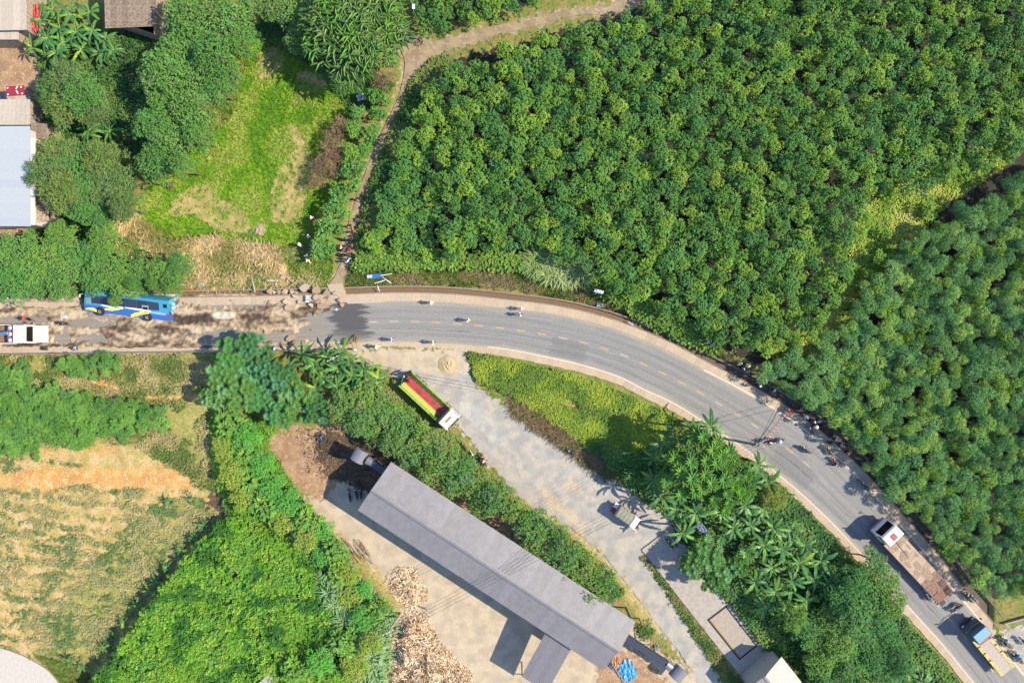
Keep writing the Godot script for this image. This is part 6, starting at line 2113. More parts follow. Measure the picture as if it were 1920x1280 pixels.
# ---------------------------------------------------------------- motorbikes
var bike0: Node3D
func build_bike() -> Node3D:
	var o := thing("motorbike", "x", "motorbike")
	var black := mat(Color(0.07, 0.07, 0.075), 0.6)
	var metal := mat(Color(0.6, 0.6, 0.6), 0.35, 0.5)
	for x in [0.62, -0.6]:
		var mb := MB.new()
		mb.wheel(Vector3.ZERO, [Vector2(0.24, -0.045), Vector2(0.29, -0.045), Vector2(0.305, 0), Vector2(0.29, 0.045), Vector2(0.24, 0.045)], 14)
		var w := part(o, "wheel", mb.mesh(), black, Transform3D(Basis(), Vector3(x, 0.3, 0)))
		mb = MB.new()
		mb.wheel(Vector3.ZERO, [Vector2(0.245, -0.02), Vector2(0.225, 0.0), Vector2(0.245, 0.02)], 12)
		for k in 5:
			var a := TAU * k / 5
			mb.box(Vector3(cos(a), sin(a), 0) * 0.12, Vector3(0.24, 0.03, 0.02), Basis(Vector3.BACK, a))
		part(w, "rim", mb.mesh(), metal)
	var mb := MB.new()
	# leg shield and body shell: lofted sections along the bike
	var sec := [[0.42, 0.45, 0.95, 0.17], [0.3, 0.4, 1.0, 0.2], [0.18, 0.38, 0.72, 0.12], [0.0, 0.38, 0.62, 0.12], [-0.25, 0.42, 0.72, 0.15], [-0.55, 0.5, 0.74, 0.14], [-0.85, 0.62, 0.74, 0.06]]
	for i in sec.size() - 1:
		var p: Array = sec[i]
		var q: Array = sec[i + 1]
		for k in 8:
			var a0 := TAU * k / 8
			var a1 := TAU * (k + 1) / 8
			var f := func(s: Array, a: float) -> Vector3: return Vector3(s[0], (s[1] + s[2]) * 0.5 + (s[2] - s[1]) * 0.5 * sin(a), s[3] * cos(a))
			mb.face([f.call(p, a0), f.call(p, a1), f.call(q, a1), f.call(q, a0)], Vector3((p[0] + q[0]) * 0.5, (p[1] + p[2] + q[1] + q[2]) * 0.25, 0))
	part(o, "body", mb.mesh(), mat(Color(0.2, 0.2, 0.22), 0.35))
	mb = MB.new()
	mb.cbox(Vector3(-0.38, 0.79, 0), Vector3(0.78, 0.1, 0.26), 0.045)
	part(o, "seat", mb.mesh(), black)
	mb = MB.new()
	mb.tube([Vector3(0.62, 0.3, 0.07), Vector3(0.42, 0.95, 0.07)], [0.03, 0.03], 5)
	mb.tube([Vector3(0.62, 0.3, -0.07), Vector3(0.42, 0.95, -0.07)], [0.03, 0.03], 5)
	part(o, "fork", mb.mesh(), metal)
	mb = MB.new()
	mb.tube([Vector3(0.3, 1.06, -0.36), Vector3(0.4, 1.0, -0.14), Vector3(0.4, 1.0, 0.14), Vector3(0.3, 1.06, 0.36)], [0.022, 0.022, 0.022, 0.022], 5)
	part(o, "handlebar", mb.mesh(), black)
	for s in [-1, 1]:
		mb = MB.new()
		mb.tube([Vector3(0.36, 1.03, s * 0.24), Vector3(0.32, 1.22, s * 0.36)], [0.01, 0.01], 4)
		mb.ball(Vector3(0.31, 1.24, s * 0.38), Vector3(0.03, 0.05, 0.07), 4, 6)
		part(o, "mirror", mb.mesh(), metal)
	mb = MB.new()
	mb.ball(Vector3(0.48, 0.96, 0), Vector3(0.07, 0.08, 0.1), 5, 8)
	part(o, "headlight", mb.mesh(), mat(Color(0.8, 0.8, 0.78), 0.2))
	mb = MB.new()
	mb.cbox(Vector3(-0.88, 0.7, 0), Vector3(0.08, 0.08, 0.16), 0.02)
	part(o, "tail_light", mb.mesh(), mat(Color(0.55, 0.05, 0.04), 0.3))
	mb = MB.new()
	for k in 5:
		var a0 := deg_to_rad(20.0 + 28 * k)
		var a1 := deg_to_rad(20.0 + 28 * (k + 1))
		mb.quad(Vector3(0.62 + cos(a0) * 0.33, 0.3 + sin(a0) * 0.33, -0.07), Vector3(0.62 + cos(a1) * 0.33, 0.3 + sin(a1) * 0.33, -0.07), Vector3(0.62 + cos(a1) * 0.33, 0.3 + sin(a1) * 0.33, 0.07), Vector3(0.62 + cos(a0) * 0.33, 0.3 + sin(a0) * 0.33, 0.07))
	part(o, "mudguard", mb.mesh(), mat(Color(0.2, 0.2, 0.22), 0.35))
	mb = MB.new()
	mb.tube([Vector3(0.0, 0.25, 0.13), Vector3(-0.3, 0.27, 0.16), Vector3(-0.85, 0.36, 0.17)], [0.03, 0.04, 0.05], 6)
	part(o, "exhaust", mb.mesh(), metal)
	mb = MB.new()
	mb.cbox(Vector3(0.0, 0.32, 0), Vector3(0.42, 0.24, 0.22), 0.05)
	mb.tube([Vector3(-0.6, 0.3, 0.08), Vector3(0.0, 0.34, 0.08)], [0.03, 0.03], 5)
	part(o, "engine", mb.mesh(), mat(Color(0.35, 0.35, 0.36), 0.5, 0.4))
	mb = MB.new()
	mb.tube([Vector3(-0.5, 0.8, 0.12), Vector3(-0.95, 0.86, 0.1), Vector3(-0.95, 0.86, -0.1), Vector3(-0.5, 0.8, -0.12)], [0.015, 0.015, 0.015, 0.015], 4)
	part(o, "grab_rail", mb.mesh(), metal)
	return o

func bikes() -> void:
	bike0 = build_bike()
	var first := true
	var list := [
		# front, rear, colour, label
		[1435, 832, 1456, 828, Color(0.5, 0.2, 0.24), "dark red motorbike stopped at the barrier tape across the road"],
		[1452, 832, 1474, 824, Color(0.8, 0.8, 0.8), "white motorbike just behind the one at the barrier tape"],
		[1500, 836, 1522, 852, Color(0.1, 0.12, 0.14), "dark motorbike alone in the middle of the road right of the tape"],
		[1547, 836, 1563, 856, Color(0.1, 0.11, 0.12), "dark motorbike across the white edge line among the onlookers"],
		[1560, 858, 1574, 874, Color(0.7, 0.25, 0.16), "red motorbike beside the white edge line, touching a dark one"],
		[1562, 874, 1586, 872, Color(0.08, 0.1, 0.1), "black motorbike turned across the road below the red one"],
		[1513, 798, 1528, 818, Color(0.3, 0.36, 0.4), "grey motorbike parked on the sandy shoulder beside the onlookers"],
		[1611, 900, 1630, 922, Color(0.2, 0.24, 0.28), "grey motorbike alone on the edge line above the flatbed lorry"],
		[1733, 1105, 1748, 1130, Color(0.82, 0.84, 0.84), "white scooter in the shade beside the flatbed lorry's bed"],
		[1806, 1110, 1826, 1132, Color(0.16, 0.16, 0.2), "dark motorbike on the shoulder right behind the flatbed lorry"],
		[1815, 1112, 1834, 1130, Color(0.5, 0.5, 0.54), "silver motorbike leaning next to the dark one behind the flatbed lorry"],
		[1786, 1150, 1808, 1134, Color(0.35, 0.06, 0.1), "maroon motorbike crosswise on the road between the two lorries"],
		[1880, 1192, 1899, 1220, Color(0.75, 0.76, 0.78), "white motorbike parked beside the recovery lorry's yellow bed"],
		[1905, 1222, 1919, 1247, Color(0.2, 0.45, 0.55), "teal motorbike behind the recovery lorry near the right edge"],
		[1914, 1196, 1930, 1214, Color(0.4, 0.08, 0.14), "maroon motorbike cut off by the right edge"],
		[651, 916, 656, 942, Color(0.06, 0.12, 0.18), "dark blue motorbike parked alone at the left beside the shed's end"],
		[663, 912, 669, 938, Color(0.05, 0.07, 0.1), "black motorbike, middle of the three beside the shed's end"],
		[673, 912, 676, 938, Color(0.06, 0.16, 0.22), "dark teal motorbike close to the corner of the shed"],
		[863, 828, 875, 848, Color(0.2, 0.22, 0.24), "grey motorbike by the hedge on the side road, nearest the tipper"],
		[880, 845, 892, 866, Color(0.7, 0.7, 0.7), "pale motorbike by the hedge behind the grey one"],
		[901, 850, 911, 876, Color(0.5, 0.12, 0.16), "red motorbike by the hedge on the side road"],
		[1060, 843, 1082, 856, Color(0.2, 0.26, 0.42), "blue motorbike in the tree shade on the side road"],
		[1178, 912, 1196, 928, Color(0.06, 0.06, 0.07), "black motorbike under the bananas above the small lorry"],
		[1184, 922, 1204, 934, Color(0.3, 0.3, 0.32), "grey motorbike beside the black one under the bananas"],
		[1248, 1010, 1262, 1030, Color(0.05, 0.06, 0.08), "black motorbike at the left of the cluster on the concrete strip"],
		[1256, 1006, 1270, 1027, Color(0.5, 0.52, 0.55), "silver motorbike in the middle of the cluster on the concrete strip"],
		[1264, 1002, 1280, 1022, Color(0.1, 0.14, 0.2), "dark blue motorbike at the right of the cluster on the concrete strip"],
		[1426, 1244, 1448, 1230, Color(0.07, 0.07, 0.08), "black motorbike in front of the weigh house"],
		[40, 596, 62, 602, Color(0.3, 0.08, 0.08), "dark red motorbike on the road beyond the crane lorry"],
		[106, 608, 128, 610, Color(0.1, 0.12, 0.14), "dark motorbike standing in the mud between crane lorry and bus"],
		[1418, 716, 1434, 730, Color(0.16, 0.14, 0.14), "black motorbike at the ditch among the upper onlookers"],
	]
	for e: Array in list:
		var a := plan(e[0], e[1], 0.7)
		var b := plan(e[2], e[3], 0.7)
		var at := (a + b) * 0.5
		var y := 0.02
		var sd := road_side(Vector2(at.x, at.z))
		if e[0] > 1200 and e[0] < 1460 and e[1] > 980:
			y = 0.17
		if sd.x < -1.3 and sd.y > 0:
			y = 0.08
		if e[0] < 200:
			y = 0.14
		var d := a - b
		var s := clampf(d.length() / 1.9, 0.85, 1.12)
		var o: Node3D = bike0 if first else dup(bike0, Vector3.ZERO, 0)
		first = false
		o.position = Vector3(at.x, y, at.z)
		o.basis = Basis(Vector3.UP, atan2(-d.z, d.x)) * Basis(Vector3.RIGHT, 0.14).scaled(Vector3.ONE * s)
		tag(o, e[5], "motorbike", "motorbikes at the scene")
		for n in ["body", "mudguard"]:
			(o.get_node(n) as MeshInstance3D).material_override = mat(e[4], 0.35)
	# the wreck caked in mud
	var w := dup(bike0, Vector3.ZERO, 0, "mud caked motorbike wreck lying on the asphalt at the edge of the mud")
	var c := plan(657, 631, 0.5)
	w.position = Vector3(c.x, 0.35, c.z)
	w.basis = Basis(Vector3.UP, 0.35) * Basis(Vector3.RIGHT, deg_to_rad(62)).scaled(Vector3.ONE * 1.2)
	w.set_meta("group", "")
	w.remove_meta("group")
	for p in w.find_children("*", "MeshInstance3D", true, false):
		(p as MeshInstance3D).material_override = mat(see(206, 180, 146), 0.95, 0, "dirt", 0.9)

# ---------------------------------------------------------------- people
func net(bones: Array, cell: float, grow := 0.0) -> ArrayMesh:
	# one skin round tapered bones [a, b, ra, rb]: a smooth minimum on a grid, meshed as surface nets
	var lo := Vector3(1e9, 1e9, 1e9)
	var hi := -lo
	for b: Array in bones:
		var r: float = maxf(b[2], b[3]) + grow + cell * 2.5
		lo = lo.min(b[0] - Vector3.ONE * r).min(b[1] - Vector3.ONE * r)
		hi = hi.max(b[0] + Vector3.ONE * r).max(b[1] + Vector3.ONE * r)
	var nx := int((hi.x - lo.x) / cell) + 2
	var ny := int((hi.y - lo.y) / cell) + 2
	var nz := int((hi.z - lo.z) / cell) + 2
	var f := PackedFloat32Array()
	f.resize(nx * ny * nz)
	f.fill(1.0)
	var kk := 0.03
	for b: Array in bones:
		var r: float = maxf(b[2], b[3]) + grow + cell * 2.2
		var p: Vector3 = b[0]
		var d: Vector3 = b[1] - b[0]
		var dl := maxf(d.length_squared(), 1e-8)
		var l3 := ((b[0] as Vector3).min(b[1]) - Vector3.ONE * r - lo) / cell
		var h3 := ((b[0] as Vector3).max(b[1]) + Vector3.ONE * r - lo) / cell
		for z in range(maxi(0, int(l3.z)), mini(nz, int(h3.z) + 1)):
			for y in range(maxi(0, int(l3.y)), mini(ny, int(h3.y) + 1)):
				for x in range(maxi(0, int(l3.x)), mini(nx, int(h3.x) + 1)):
					var q := lo + Vector3(x, y, z) * cell - p
					var t := clampf(q.dot(d) / dl, 0, 1)
					var v: float = (q - d * t).length() - lerpf(b[2], b[3], t) - grow
					var i := (z * ny + y) * nx + x
					var o := f[i]
					var hm := clampf(0.5 + 0.5 * (o - v) / kk, 0, 1)
					f[i] = lerpf(o, v, hm) - kk * hm * (1 - hm)
	var at := PackedInt32Array()
	at.resize(f.size())
	at.fill(-1)
	var verts := PackedVector3Array()
	for z in nz - 1:
		for y in ny - 1:
			for x in nx - 1:
				var i := (z * ny + y) * nx + x
				var neg := 0
				var c := [f[i], f[i + 1], f[i + nx], f[i + nx + 1], f[i + nx * ny], f[i + nx * ny + 1], f[i + nx * ny + nx], f[i + nx * ny + nx + 1]]
				for q: float in c:
					if q < 0:
						neg += 1
				if neg == 0 or neg == 8:
					continue
				var s := Vector3.ZERO
				var n := 0
				for e in [[0, 1], [2, 3], [4, 5], [6, 7], [0, 2], [1, 3], [4, 6], [5, 7], [0, 4], [1, 5], [2, 6], [3, 7]]:
					var u: float = c[e[0]]
					var w: float = c[e[1]]
					if (u < 0) != (w < 0):
						var t := u / (u - w)
						var pa := Vector3(e[0] & 1, (e[0] >> 1) & 1, (e[0] >> 2) & 1)
						var pb := Vector3(e[1] & 1, (e[1] >> 1) & 1, (e[1] >> 2) & 1)
						s += pa.lerp(pb, t)
						n += 1
				at[i] = verts.size()
				verts.append(lo + (Vector3(x, y, z) + s / n) * cell)
	var idx := PackedInt32Array()
	var sy := nx
	var sz := nx * ny
	for z in range(1, nz - 1):
		for y in range(1, ny - 1):
			for x in range(1, nx - 1):
				var i := (z * ny + y) * nx + x
				for e in [[1, sy, sz], [sy, sz, 1], [sz, 1, sy]]:
					var a := f[i] < 0
					if a == (f[i + e[0]] < 0):
						continue
					var q := [at[i], at[i - e[1]], at[i - e[1] - e[2]], at[i - e[2]]]
					if q.has(-1):
						continue
					if a:
						q.reverse()
					for t in [0, 1, 2, 0, 2, 3]:
						idx.append(q[t])
	return indexed(verts, PackedVector2Array(), idx)

func hand(mb: MB, at: Vector3, dir: Vector3, out: Vector3) -> void:
	# palm, four unequal fingers slightly curled, a thumb from the side of the palm
	var fwd := dir.normalized()
	var wide := out.cross(fwd).normalized()
	mb.cbox(at + fwd * 0.045, Vector3(0.08, 0.03, 0.1), 0.012, Basis(wide, out, fwd))
	for k in 4:
		var s := (k - 1.5) * 0.02
		var l: float = [0.065, 0.078, 0.073, 0.055][k]
		var p := at + fwd * 0.092 + wide * s
		mb.tube([p, p + fwd * l * 0.5 - out * 0.004, p + fwd * l * 0.9 - out * 0.025], [0.0095, 0.009, 0.007], 5)
	var tb := at + fwd * 0.02 + wide * 0.038
	mb.tube([tb, tb + fwd * 0.03 + wide * 0.028, tb + fwd * 0.06 + wide * 0.03 - out * 0.01], [0.012, 0.011, 0.008], 5)

var poses := {}
func pose(called: String, j: Dictionary) -> void:
	var up: Array = []
	var low: Array = []
	var bare: Array = []
	low.append([j.pelvis, j.pelvis + Vector3(0, 0.04, 0), 0.125, 0.12])
	for s in ["l", "r"]:
		low.append([j["hip_" + s], j["knee_" + s], 0.088, 0.06])
		low.append([j["knee_" + s], j["ankle_" + s], 0.058, 0.042])
		bare.append([j["ankle_" + s], j["toe_" + s], 0.042, 0.035])
		up.append([j["sho_" + s], j["elb_" + s], 0.058, 0.045])
		bare.append([j["elb_" + s], j["wri_" + s], 0.04, 0.027])
		up.append([j.chest, j["sho_" + s], 0.1, 0.06])
	up.append([j.pelvis + Vector3(0, 0.05, 0), j.chest, 0.12, 0.135])
	bare.append([j.neck, j.head - Vector3(0, 0.05, 0), 0.055, 0.055])
	bare.append([j.chest, j.neck, 0.08, 0.055])
	var f: Vector3 = j.face
	bare.append([j.head, j.head + f * 0.025, 0.088, 0.085])
	bare.append([j.head - Vector3(0, 0.055, 0) + f * 0.03, j.head - Vector3(0, 0.08, 0) + f * 0.05, 0.055, 0.045])
	bare.append([j.head + f * 0.095, j.head + f * 0.118 - Vector3(0, 0.025, 0), 0.014, 0.018])
	for s in [-1, 1]:
		var ear: Vector3 = j.head + f.cross(Vector3.UP) * 0.088 * s - Vector3(0, 0.01, 0)
		bare.append([ear, ear - Vector3(0, 0.02, 0), 0.02, 0.014])
	var hands := MB.new()
	for s in ["l", "r"]:
		hand(hands, j["wri_" + s], j["wri_" + s] - j["elb_" + s], (j["sho_" + s] - j.chest).normalized())
	var face_ := MB.new()
	var sd := f.cross(Vector3.UP)
	for s in [-1, 1]:
		face_.ball(j.head + f * 0.1 + sd * 0.034 * s + Vector3(0, 0.005, 0), Vector3(0.012, 0.009, 0.012), 4, 6)
	face_.box(j.head + f * 0.098 - Vector3(0, 0.068, 0), Vector3(0.045, 0.012, 0.02), Basis(sd, Vector3.UP, -f))
	var hair := MB.new()
	var hb: Vector3 = j.head - f * 0.02 + Vector3(0, 0.035, 0)
	hair.ball(hb, Vector3(0.104, 0.1, 0.106), 7, 12)
	var hat := MB.new()
	for k in 14:
		var a0 := TAU * k / 14
		var a1 := TAU * (k + 1) / 14
		var c: Vector3 = j.head + Vector3(0, 0.08, 0)
		hat.face([c + Vector3(cos(a0) * 0.22, 0, sin(a0) * 0.22), c + Vector3(cos(a1) * 0.22, 0, sin(a1) * 0.22), c + Vector3(0, 0.16, 0)], c - Vector3(0, 1, 0))
	var cap := MB.new()
	cap.ball(hb + Vector3(0, 0.015, 0), Vector3(0.112, 0.1, 0.116), 7, 12)
	cap.box(j.head + f * 0.15 + Vector3(0, 0.05, 0), Vector3(0.15, 0.012, 0.12), Basis(sd, Vector3.UP, -f))
	var all: Array = low + up + bare
	poses[called] = {"body": net(all, 0.03), "shirt": net(up, 0.03, 0.014), "trousers": net(low, 0.03, 0.014), "hand": hands.mesh(), "features": face_.mesh(), "hair": hair.mesh(), "straw_hat": hat.mesh(), "cap": cap.mesh()}

func people() -> void:
	var F := Vector3(0, 0, 1)
	var std := {"pelvis": Vector3(0, 0.93, 0), "chest": Vector3(0, 1.28, -0.01), "neck": Vector3(0, 1.43, 0), "head": Vector3(0, 1.57, 0.01), "face": F,
		"hip_l": Vector3(0.085, 0.88, 0), "knee_l": Vector3(0.1, 0.48, 0.02), "ankle_l": Vector3(0.11, 0.08, 0), "toe_l": Vector3(0.13, 0.045, 0.15),
		"hip_r": Vector3(-0.085, 0.88, 0), "knee_r": Vector3(-0.1, 0.48, 0.02), "ankle_r": Vector3(-0.11, 0.08, 0), "toe_r": Vector3(-0.13, 0.045, 0.15),
		"sho_l": Vector3(0.18, 1.37, 0), "elb_l": Vector3(0.25, 1.1, 0), "wri_l": Vector3(0.24, 0.88, 0.1), "sho_r": Vector3(-0.18, 1.37, 0), "elb_r": Vector3(-0.25, 1.1, -0.02), "wri_r": Vector3(-0.22, 0.9, 0.12)}
	pose("stand", std)
	var w := std.duplicate()
	w.merge({"knee_l": Vector3(0.09, 0.5, 0.2), "ankle_l": Vector3(0.09, 0.09, 0.28), "toe_l": Vector3(0.1, 0.06, 0.43), "knee_r": Vector3(-0.09, 0.48, -0.05), "ankle_r": Vector3(-0.09, 0.14, -0.3), "toe_r": Vector3(-0.1, 0.05, -0.18),
		"elb_l": Vector3(0.24, 1.12, -0.12), "wri_l": Vector3(0.24, 0.9, -0.06), "elb_r": Vector3(-0.24, 1.12, 0.1), "wri_r": Vector3(-0.2, 0.98, 0.28)}, true)
	pose("walk", w)
	var c := std.duplicate()
	c.merge({"pelvis": Vector3(0, 0.3, -0.1), "chest": Vector3(0, 0.66, 0.02), "neck": Vector3(0, 0.8, 0.06), "head": Vector3(0, 0.93, 0.1),
		"hip_l": Vector3(0.09, 0.28, -0.08), "knee_l": Vector3(0.17, 0.5, 0.26), "ankle_l": Vector3(0.13, 0.08, 0.1), "toe_l": Vector3(0.15, 0.045, 0.25), "hip_r": Vector3(-0.09, 0.28, -0.08), "knee_r": Vector3(-0.17, 0.5, 0.26), "ankle_r": Vector3(-0.13, 0.08, 0.1), "toe_r": Vector3(-0.15, 0.045, 0.25),
		"sho_l": Vector3(0.18, 0.74, 0.03), "elb_l": Vector3(0.22, 0.56, 0.2), "wri_l": Vector3(0.1, 0.5, 0.38), "sho_r": Vector3(-0.18, 0.74, 0.03), "elb_r": Vector3(-0.22, 0.56, 0.2), "wri_r": Vector3(-0.1, 0.5, 0.38)}, true)
	pose("crouch", c)
	var r := std.duplicate()
	r.merge({"pelvis": Vector3(0, 0.92, -0.15), "chest": Vector3(0, 1.27, -0.05), "neck": Vector3(0, 1.41, 0.0), "head": Vector3(0, 1.55, 0.03),
		"hip_l": Vector3(0.1, 0.9, -0.1), "knee_l": Vector3(0.22, 0.72, 0.28), "ankle_l": Vector3(0.2, 0.3, 0.18), "toe_l": Vector3(0.2, 0.27, 0.32), "hip_r": Vector3(-0.1, 0.9, -0.1), "knee_r": Vector3(-0.22, 0.72, 0.28), "ankle_r": Vector3(-0.2, 0.3, 0.18), "toe_r": Vector3(-0.2, 0.27, 0.32),
		"elb_l": Vector3(0.3, 1.12, 0.14), "wri_l": Vector3(0.3, 1.1, 0.34), "elb_r": Vector3(-0.3, 1.12, 0.14), "wri_r": Vector3(-0.3, 1.1, 0.34)}, true)
	pose("ride", r)
	var white := Color(0.84, 0.85, 0.86)
	var cream := Color(0.82, 0.76, 0.62)
	var dk := Color(0.09, 0.09, 0.11)
	var navy := Color(0.10, 0.13, 0.22)
	var list := [
		[808, 567, "walk", 90, white, cream, "cap", "person in white walking near the upper edge of the empty road"],
		[877, 600, "walk", 60, white, Color(0.75, 0.6, 0.42), "", "person in a white top and tan trousers on the centre line"],
		[978, 578, "stand", 80, white, cream, "cap", "left of two people in pale clothes side by side on the road, the upper one"],
		[975, 589, "walk", 100, white, dk, "", "lower of the two people side by side in the far lane"],
		[733, 637, "stand", 90, Color(0.6, 0.75, 0.88), navy, "", "person in light blue at the lower edge of the asphalt near the muddy wreck"],
		[811, 642, "walk", 90, white, Color(0.3, 0.26, 0.3), "", "person in white with dark trousers on the lower edge line above the gravel heap"],
		[705, 650, "walk", 80, white, cream, "cap", "person in white on the sandy shoulder by the end of the guard rail"],
		[514, 652, "crouch", 20, Color(0.5, 0.58, 0.8), navy, "cap", "person in blue with a white cap crouching beside the guard rail"],
		[137, 652, "crouch", 0, Color(0.5, 0.6, 0.7), navy, "", "person in grey blue crouching at the road edge below the mud patches"],
		[43, 597, "stand", 90, Color(0.72, 0.2, 0.2), dk, "", "person in red beside the motorbike beyond the crane lorry"],
		[117, 606, "stand", 90, Color(0.2, 0.22, 0.26), dk, "", "person in dark grey in the mud between crane lorry and bus"],
		[577, 444, "crouch", 160, Color(0.7, 0.68, 0.64), dk, "cap", "person in pale grey crouching, topmost of the group below the meadow"],
		[580, 454, "stand", 180, Color(0.12, 0.12, 0.14), dk, "", "person in black standing in the group below the meadow"],
		[561, 458, "stand", 120, cream, cream, "straw_hat", "person in cream with a conical straw hat left of the group below the meadow"],
		[583, 465, "stand", 200, Color(0.12, 0.3, 0.72), navy, "", "person in bright blue in the group below the meadow"],
		[573, 478, "stand", 30, Color(0.68, 0.74, 0.82), Color(0.4, 0.36, 0.36), "", "person in pale blue at the lower left of the group below the meadow"],
		[576, 488, "walk", 0, Color(0.86, 0.66, 0.62), cream, "cap", "person in pink, lowest of the group below the meadow"],
		[584, 408, "walk", 200, Color(0.82, 0.7, 0.64), Color(0.5, 0.42, 0.36), "cap", "person in pale pink walking alone on the dry part of the meadow"],
		[662, 433, "stand", 180, Color(0.8, 0.24, 0.1), dk, "", "person in orange at the plantation side of the dirt track"],
		[647, 446, "stand", 150, Color(0.2, 0.45, 0.5), dk, "", "person in teal on the left of the dirt track"],
		[657, 449, "stand", 200, dk, dk, "", "person in black on the dirt track just right of the teal one"],
		[652, 459, "stand", 10, Color(0.14, 0.14, 0.17), dk, "", "person in dark grey on the dirt track above the red one"],
		[653, 466, "crouch", 0, Color(0.7, 0.14, 0.12), dk, "", "person in red crouching in the crowd on the dirt track"],
		[638, 463, "stand", 90, Color(0.7, 0.7, 0.72), dk, "", "person in pale grey at the left rim of the crowd on the dirt track"],
		[643, 468, "stand", 45, Color(0.3, 0.3, 0.36), navy, "", "person in slate grey in the crowd on the dirt track"],
		[642, 477, "crouch", 30, Color(0.1, 0.1, 0.1), dk, "", "person in black crouching in the crowd on the dirt track"],
		[651, 476, "stand", 300, Color(0.16, 0.16, 0.19), dk, "", "person in dark clothes right of the crouching one on the dirt track"],
		[653, 484, "stand", 0, Color(0.42, 0.62, 0.8), navy, "", "person in sky blue at the lower end of the crowd on the dirt track"],
		[650, 489, "walk", 20, Color(0.78, 0.84, 0.92), navy, "", "person in very pale blue, lowest of the crowd on the dirt track"],
		[654, 422, "walk", 0, dk, dk, "", "person in black walking down the dirt track towards the crowd"],
		[671, 371, "walk", 10, Color(0.1, 0.1, 0.12), dk, "", "person in dark clothes far up the dirt track"],
		[1316, 637, "stand", 0, Color(0.6, 0.6, 0.6), dk, "", "person in grey, leftmost under the trees beyond the ditch"],
		[1322, 634, "stand", 20, Color(0.2, 0.2, 0.24), dk, "", "person in dark clothes second from left under the trees beyond the ditch"],
		[1330, 640, "stand", 30, Color(0.8, 0.82, 0.86), navy, "", "black haired person in white under the trees beyond the ditch"],
		[1337, 647, "stand", 10, Color(0.6, 0.6, 0.62), dk, "", "person in grey at the right of the four under the trees"],
		[1388, 682, "stand", 20, white, dk, "", "black haired person in white, leftmost on the wall of the ditch"],
		[1403, 684, "crouch", 0, Color(0.8, 0.84, 0.72), dk, "straw_hat", "person under a conical straw hat behind the ditch wall"],
		[1394, 690, "crouch", 20, Color(0.3, 0.3, 0.32), dk, "cap", "person with a white cap crouching on the ditch wall"],
		[1402, 696, "stand", 30, Color(0.42, 0.44, 0.48), dk, "", "person in grey standing on the ditch wall right of the white cap"],
		[1411, 701, "crouch", 30, Color(0.25, 0.25, 0.3), dk, "", "person in dark grey crouching on the ditch wall"],
		[1425, 710, "stand", 20, white, dk, "", "black haired person in white, right of the upper onlookers on the ditch"],
		[1441, 717, "stand", 30, Color(0.18, 0.24, 0.42), dk, "", "person in navy blue beyond the ditch near the upper onlookers"],
		[1455, 731, "stand", 40, Color(0.75, 0.76, 0.78), dk, "", "person in pale grey alone on the ditch between the two groups"],
		[1424, 724, "ride", 120, Color(0.14, 0.14, 0.16), dk, "cap", "rider in black on the motorbike at the ditch"],
		[1505, 766, "stand", 30, Color(0.5, 0.5, 0.5), dk, "", "person in grey at the upper end of the lower onlookers"],
		[1522, 767, "stand", 20, Color(0.78, 0.8, 0.8), dk, "", "black haired person in off white among the lower onlookers"],
		[1522, 776, "stand", 30, Color(0.4, 0.34, 0.34), dk, "", "person in brown grey among the lower onlookers"],
		[1530, 771, "stand", 40, Color(0.25, 0.22, 0.24), dk, "", "person in dark brown among the lower onlookers"],
		[1512, 781, "crouch", 30, Color(0.65, 0.72, 0.86), navy, "cap", "person in light blue crouching at the ditch edge"],
		[1526, 790, "stand", 30, Color(0.15, 0.32, 0.34), dk, "cap", "person in dark teal with a white cap at the ditch edge"],
		[1538, 790, "stand", 20, Color(0.7, 0.78, 0.88), navy, "", "person in pale blue leaning towards the ditch"],
		[1530, 800, "stand", 30, Color(0.8, 0.62, 0.6), dk, "straw_hat", "person in pink under a round pale hat at the shoulder"],
		[1545, 798, "stand", 40, Color(0.4, 0.1, 0.14), dk, "", "person in maroon beyond the round pale hat"],
		[1566, 816, "stand", 50, Color(0.5, 0.44, 0.44), dk, "", "person in grey brown above the road's right bend"],
		[1571, 823, "stand", 40, Color(0.7, 0.74, 0.84), dk, "", "person in pale blue grey on the ditch above the black motorbike"],
		[1581, 832, "stand", 40, Color(0.66, 0.56, 0.7), dk, "", "person in lilac on the ditch above the black motorbike"],
		[1559, 830, "stand", 60, dk, dk, "", "person in black on the sandy shoulder"],
		[1593, 849, "stand", 50, Color(0.7, 0.5, 0.44), dk, "", "person in salmon, lowest of the lower onlookers"],
		[1446, 830, "ride", 262, Color(0.25, 0.22, 0.26), dk, "cap", "rider in dark clothes at the barrier tape"],
		[1464, 828, "ride", 262, white, dk, "cap", "rider in white just behind the first rider at the tape"],
		[1912, 1233, "ride", 330, Color(0.2, 0.5, 0.62), dk, "", "rider in teal near the right edge"],
		[907, 864, "ride", 330, Color(0.78, 0.34, 0.34), Color(0.5, 0.16, 0.24), "cap", "rider in red by the hedge on the side road"],
		[758, 704, "stand", 0, dk, dk, "cap", "person in black behind the tipper lorry's open tailgate"],
		[764, 712, "crouch", 90, Color(0.12, 0.12, 0.13), dk, "", "person in black sitting on the red bed of the tipper lorry"],
		[1270, 1003, "crouch", 0, Color(0.7, 0.74, 0.82), dk, "cap", "person with a white helmet beside the motorbike cluster"],
	]
	var skin := mat(see(190, 140, 110), 0.6)
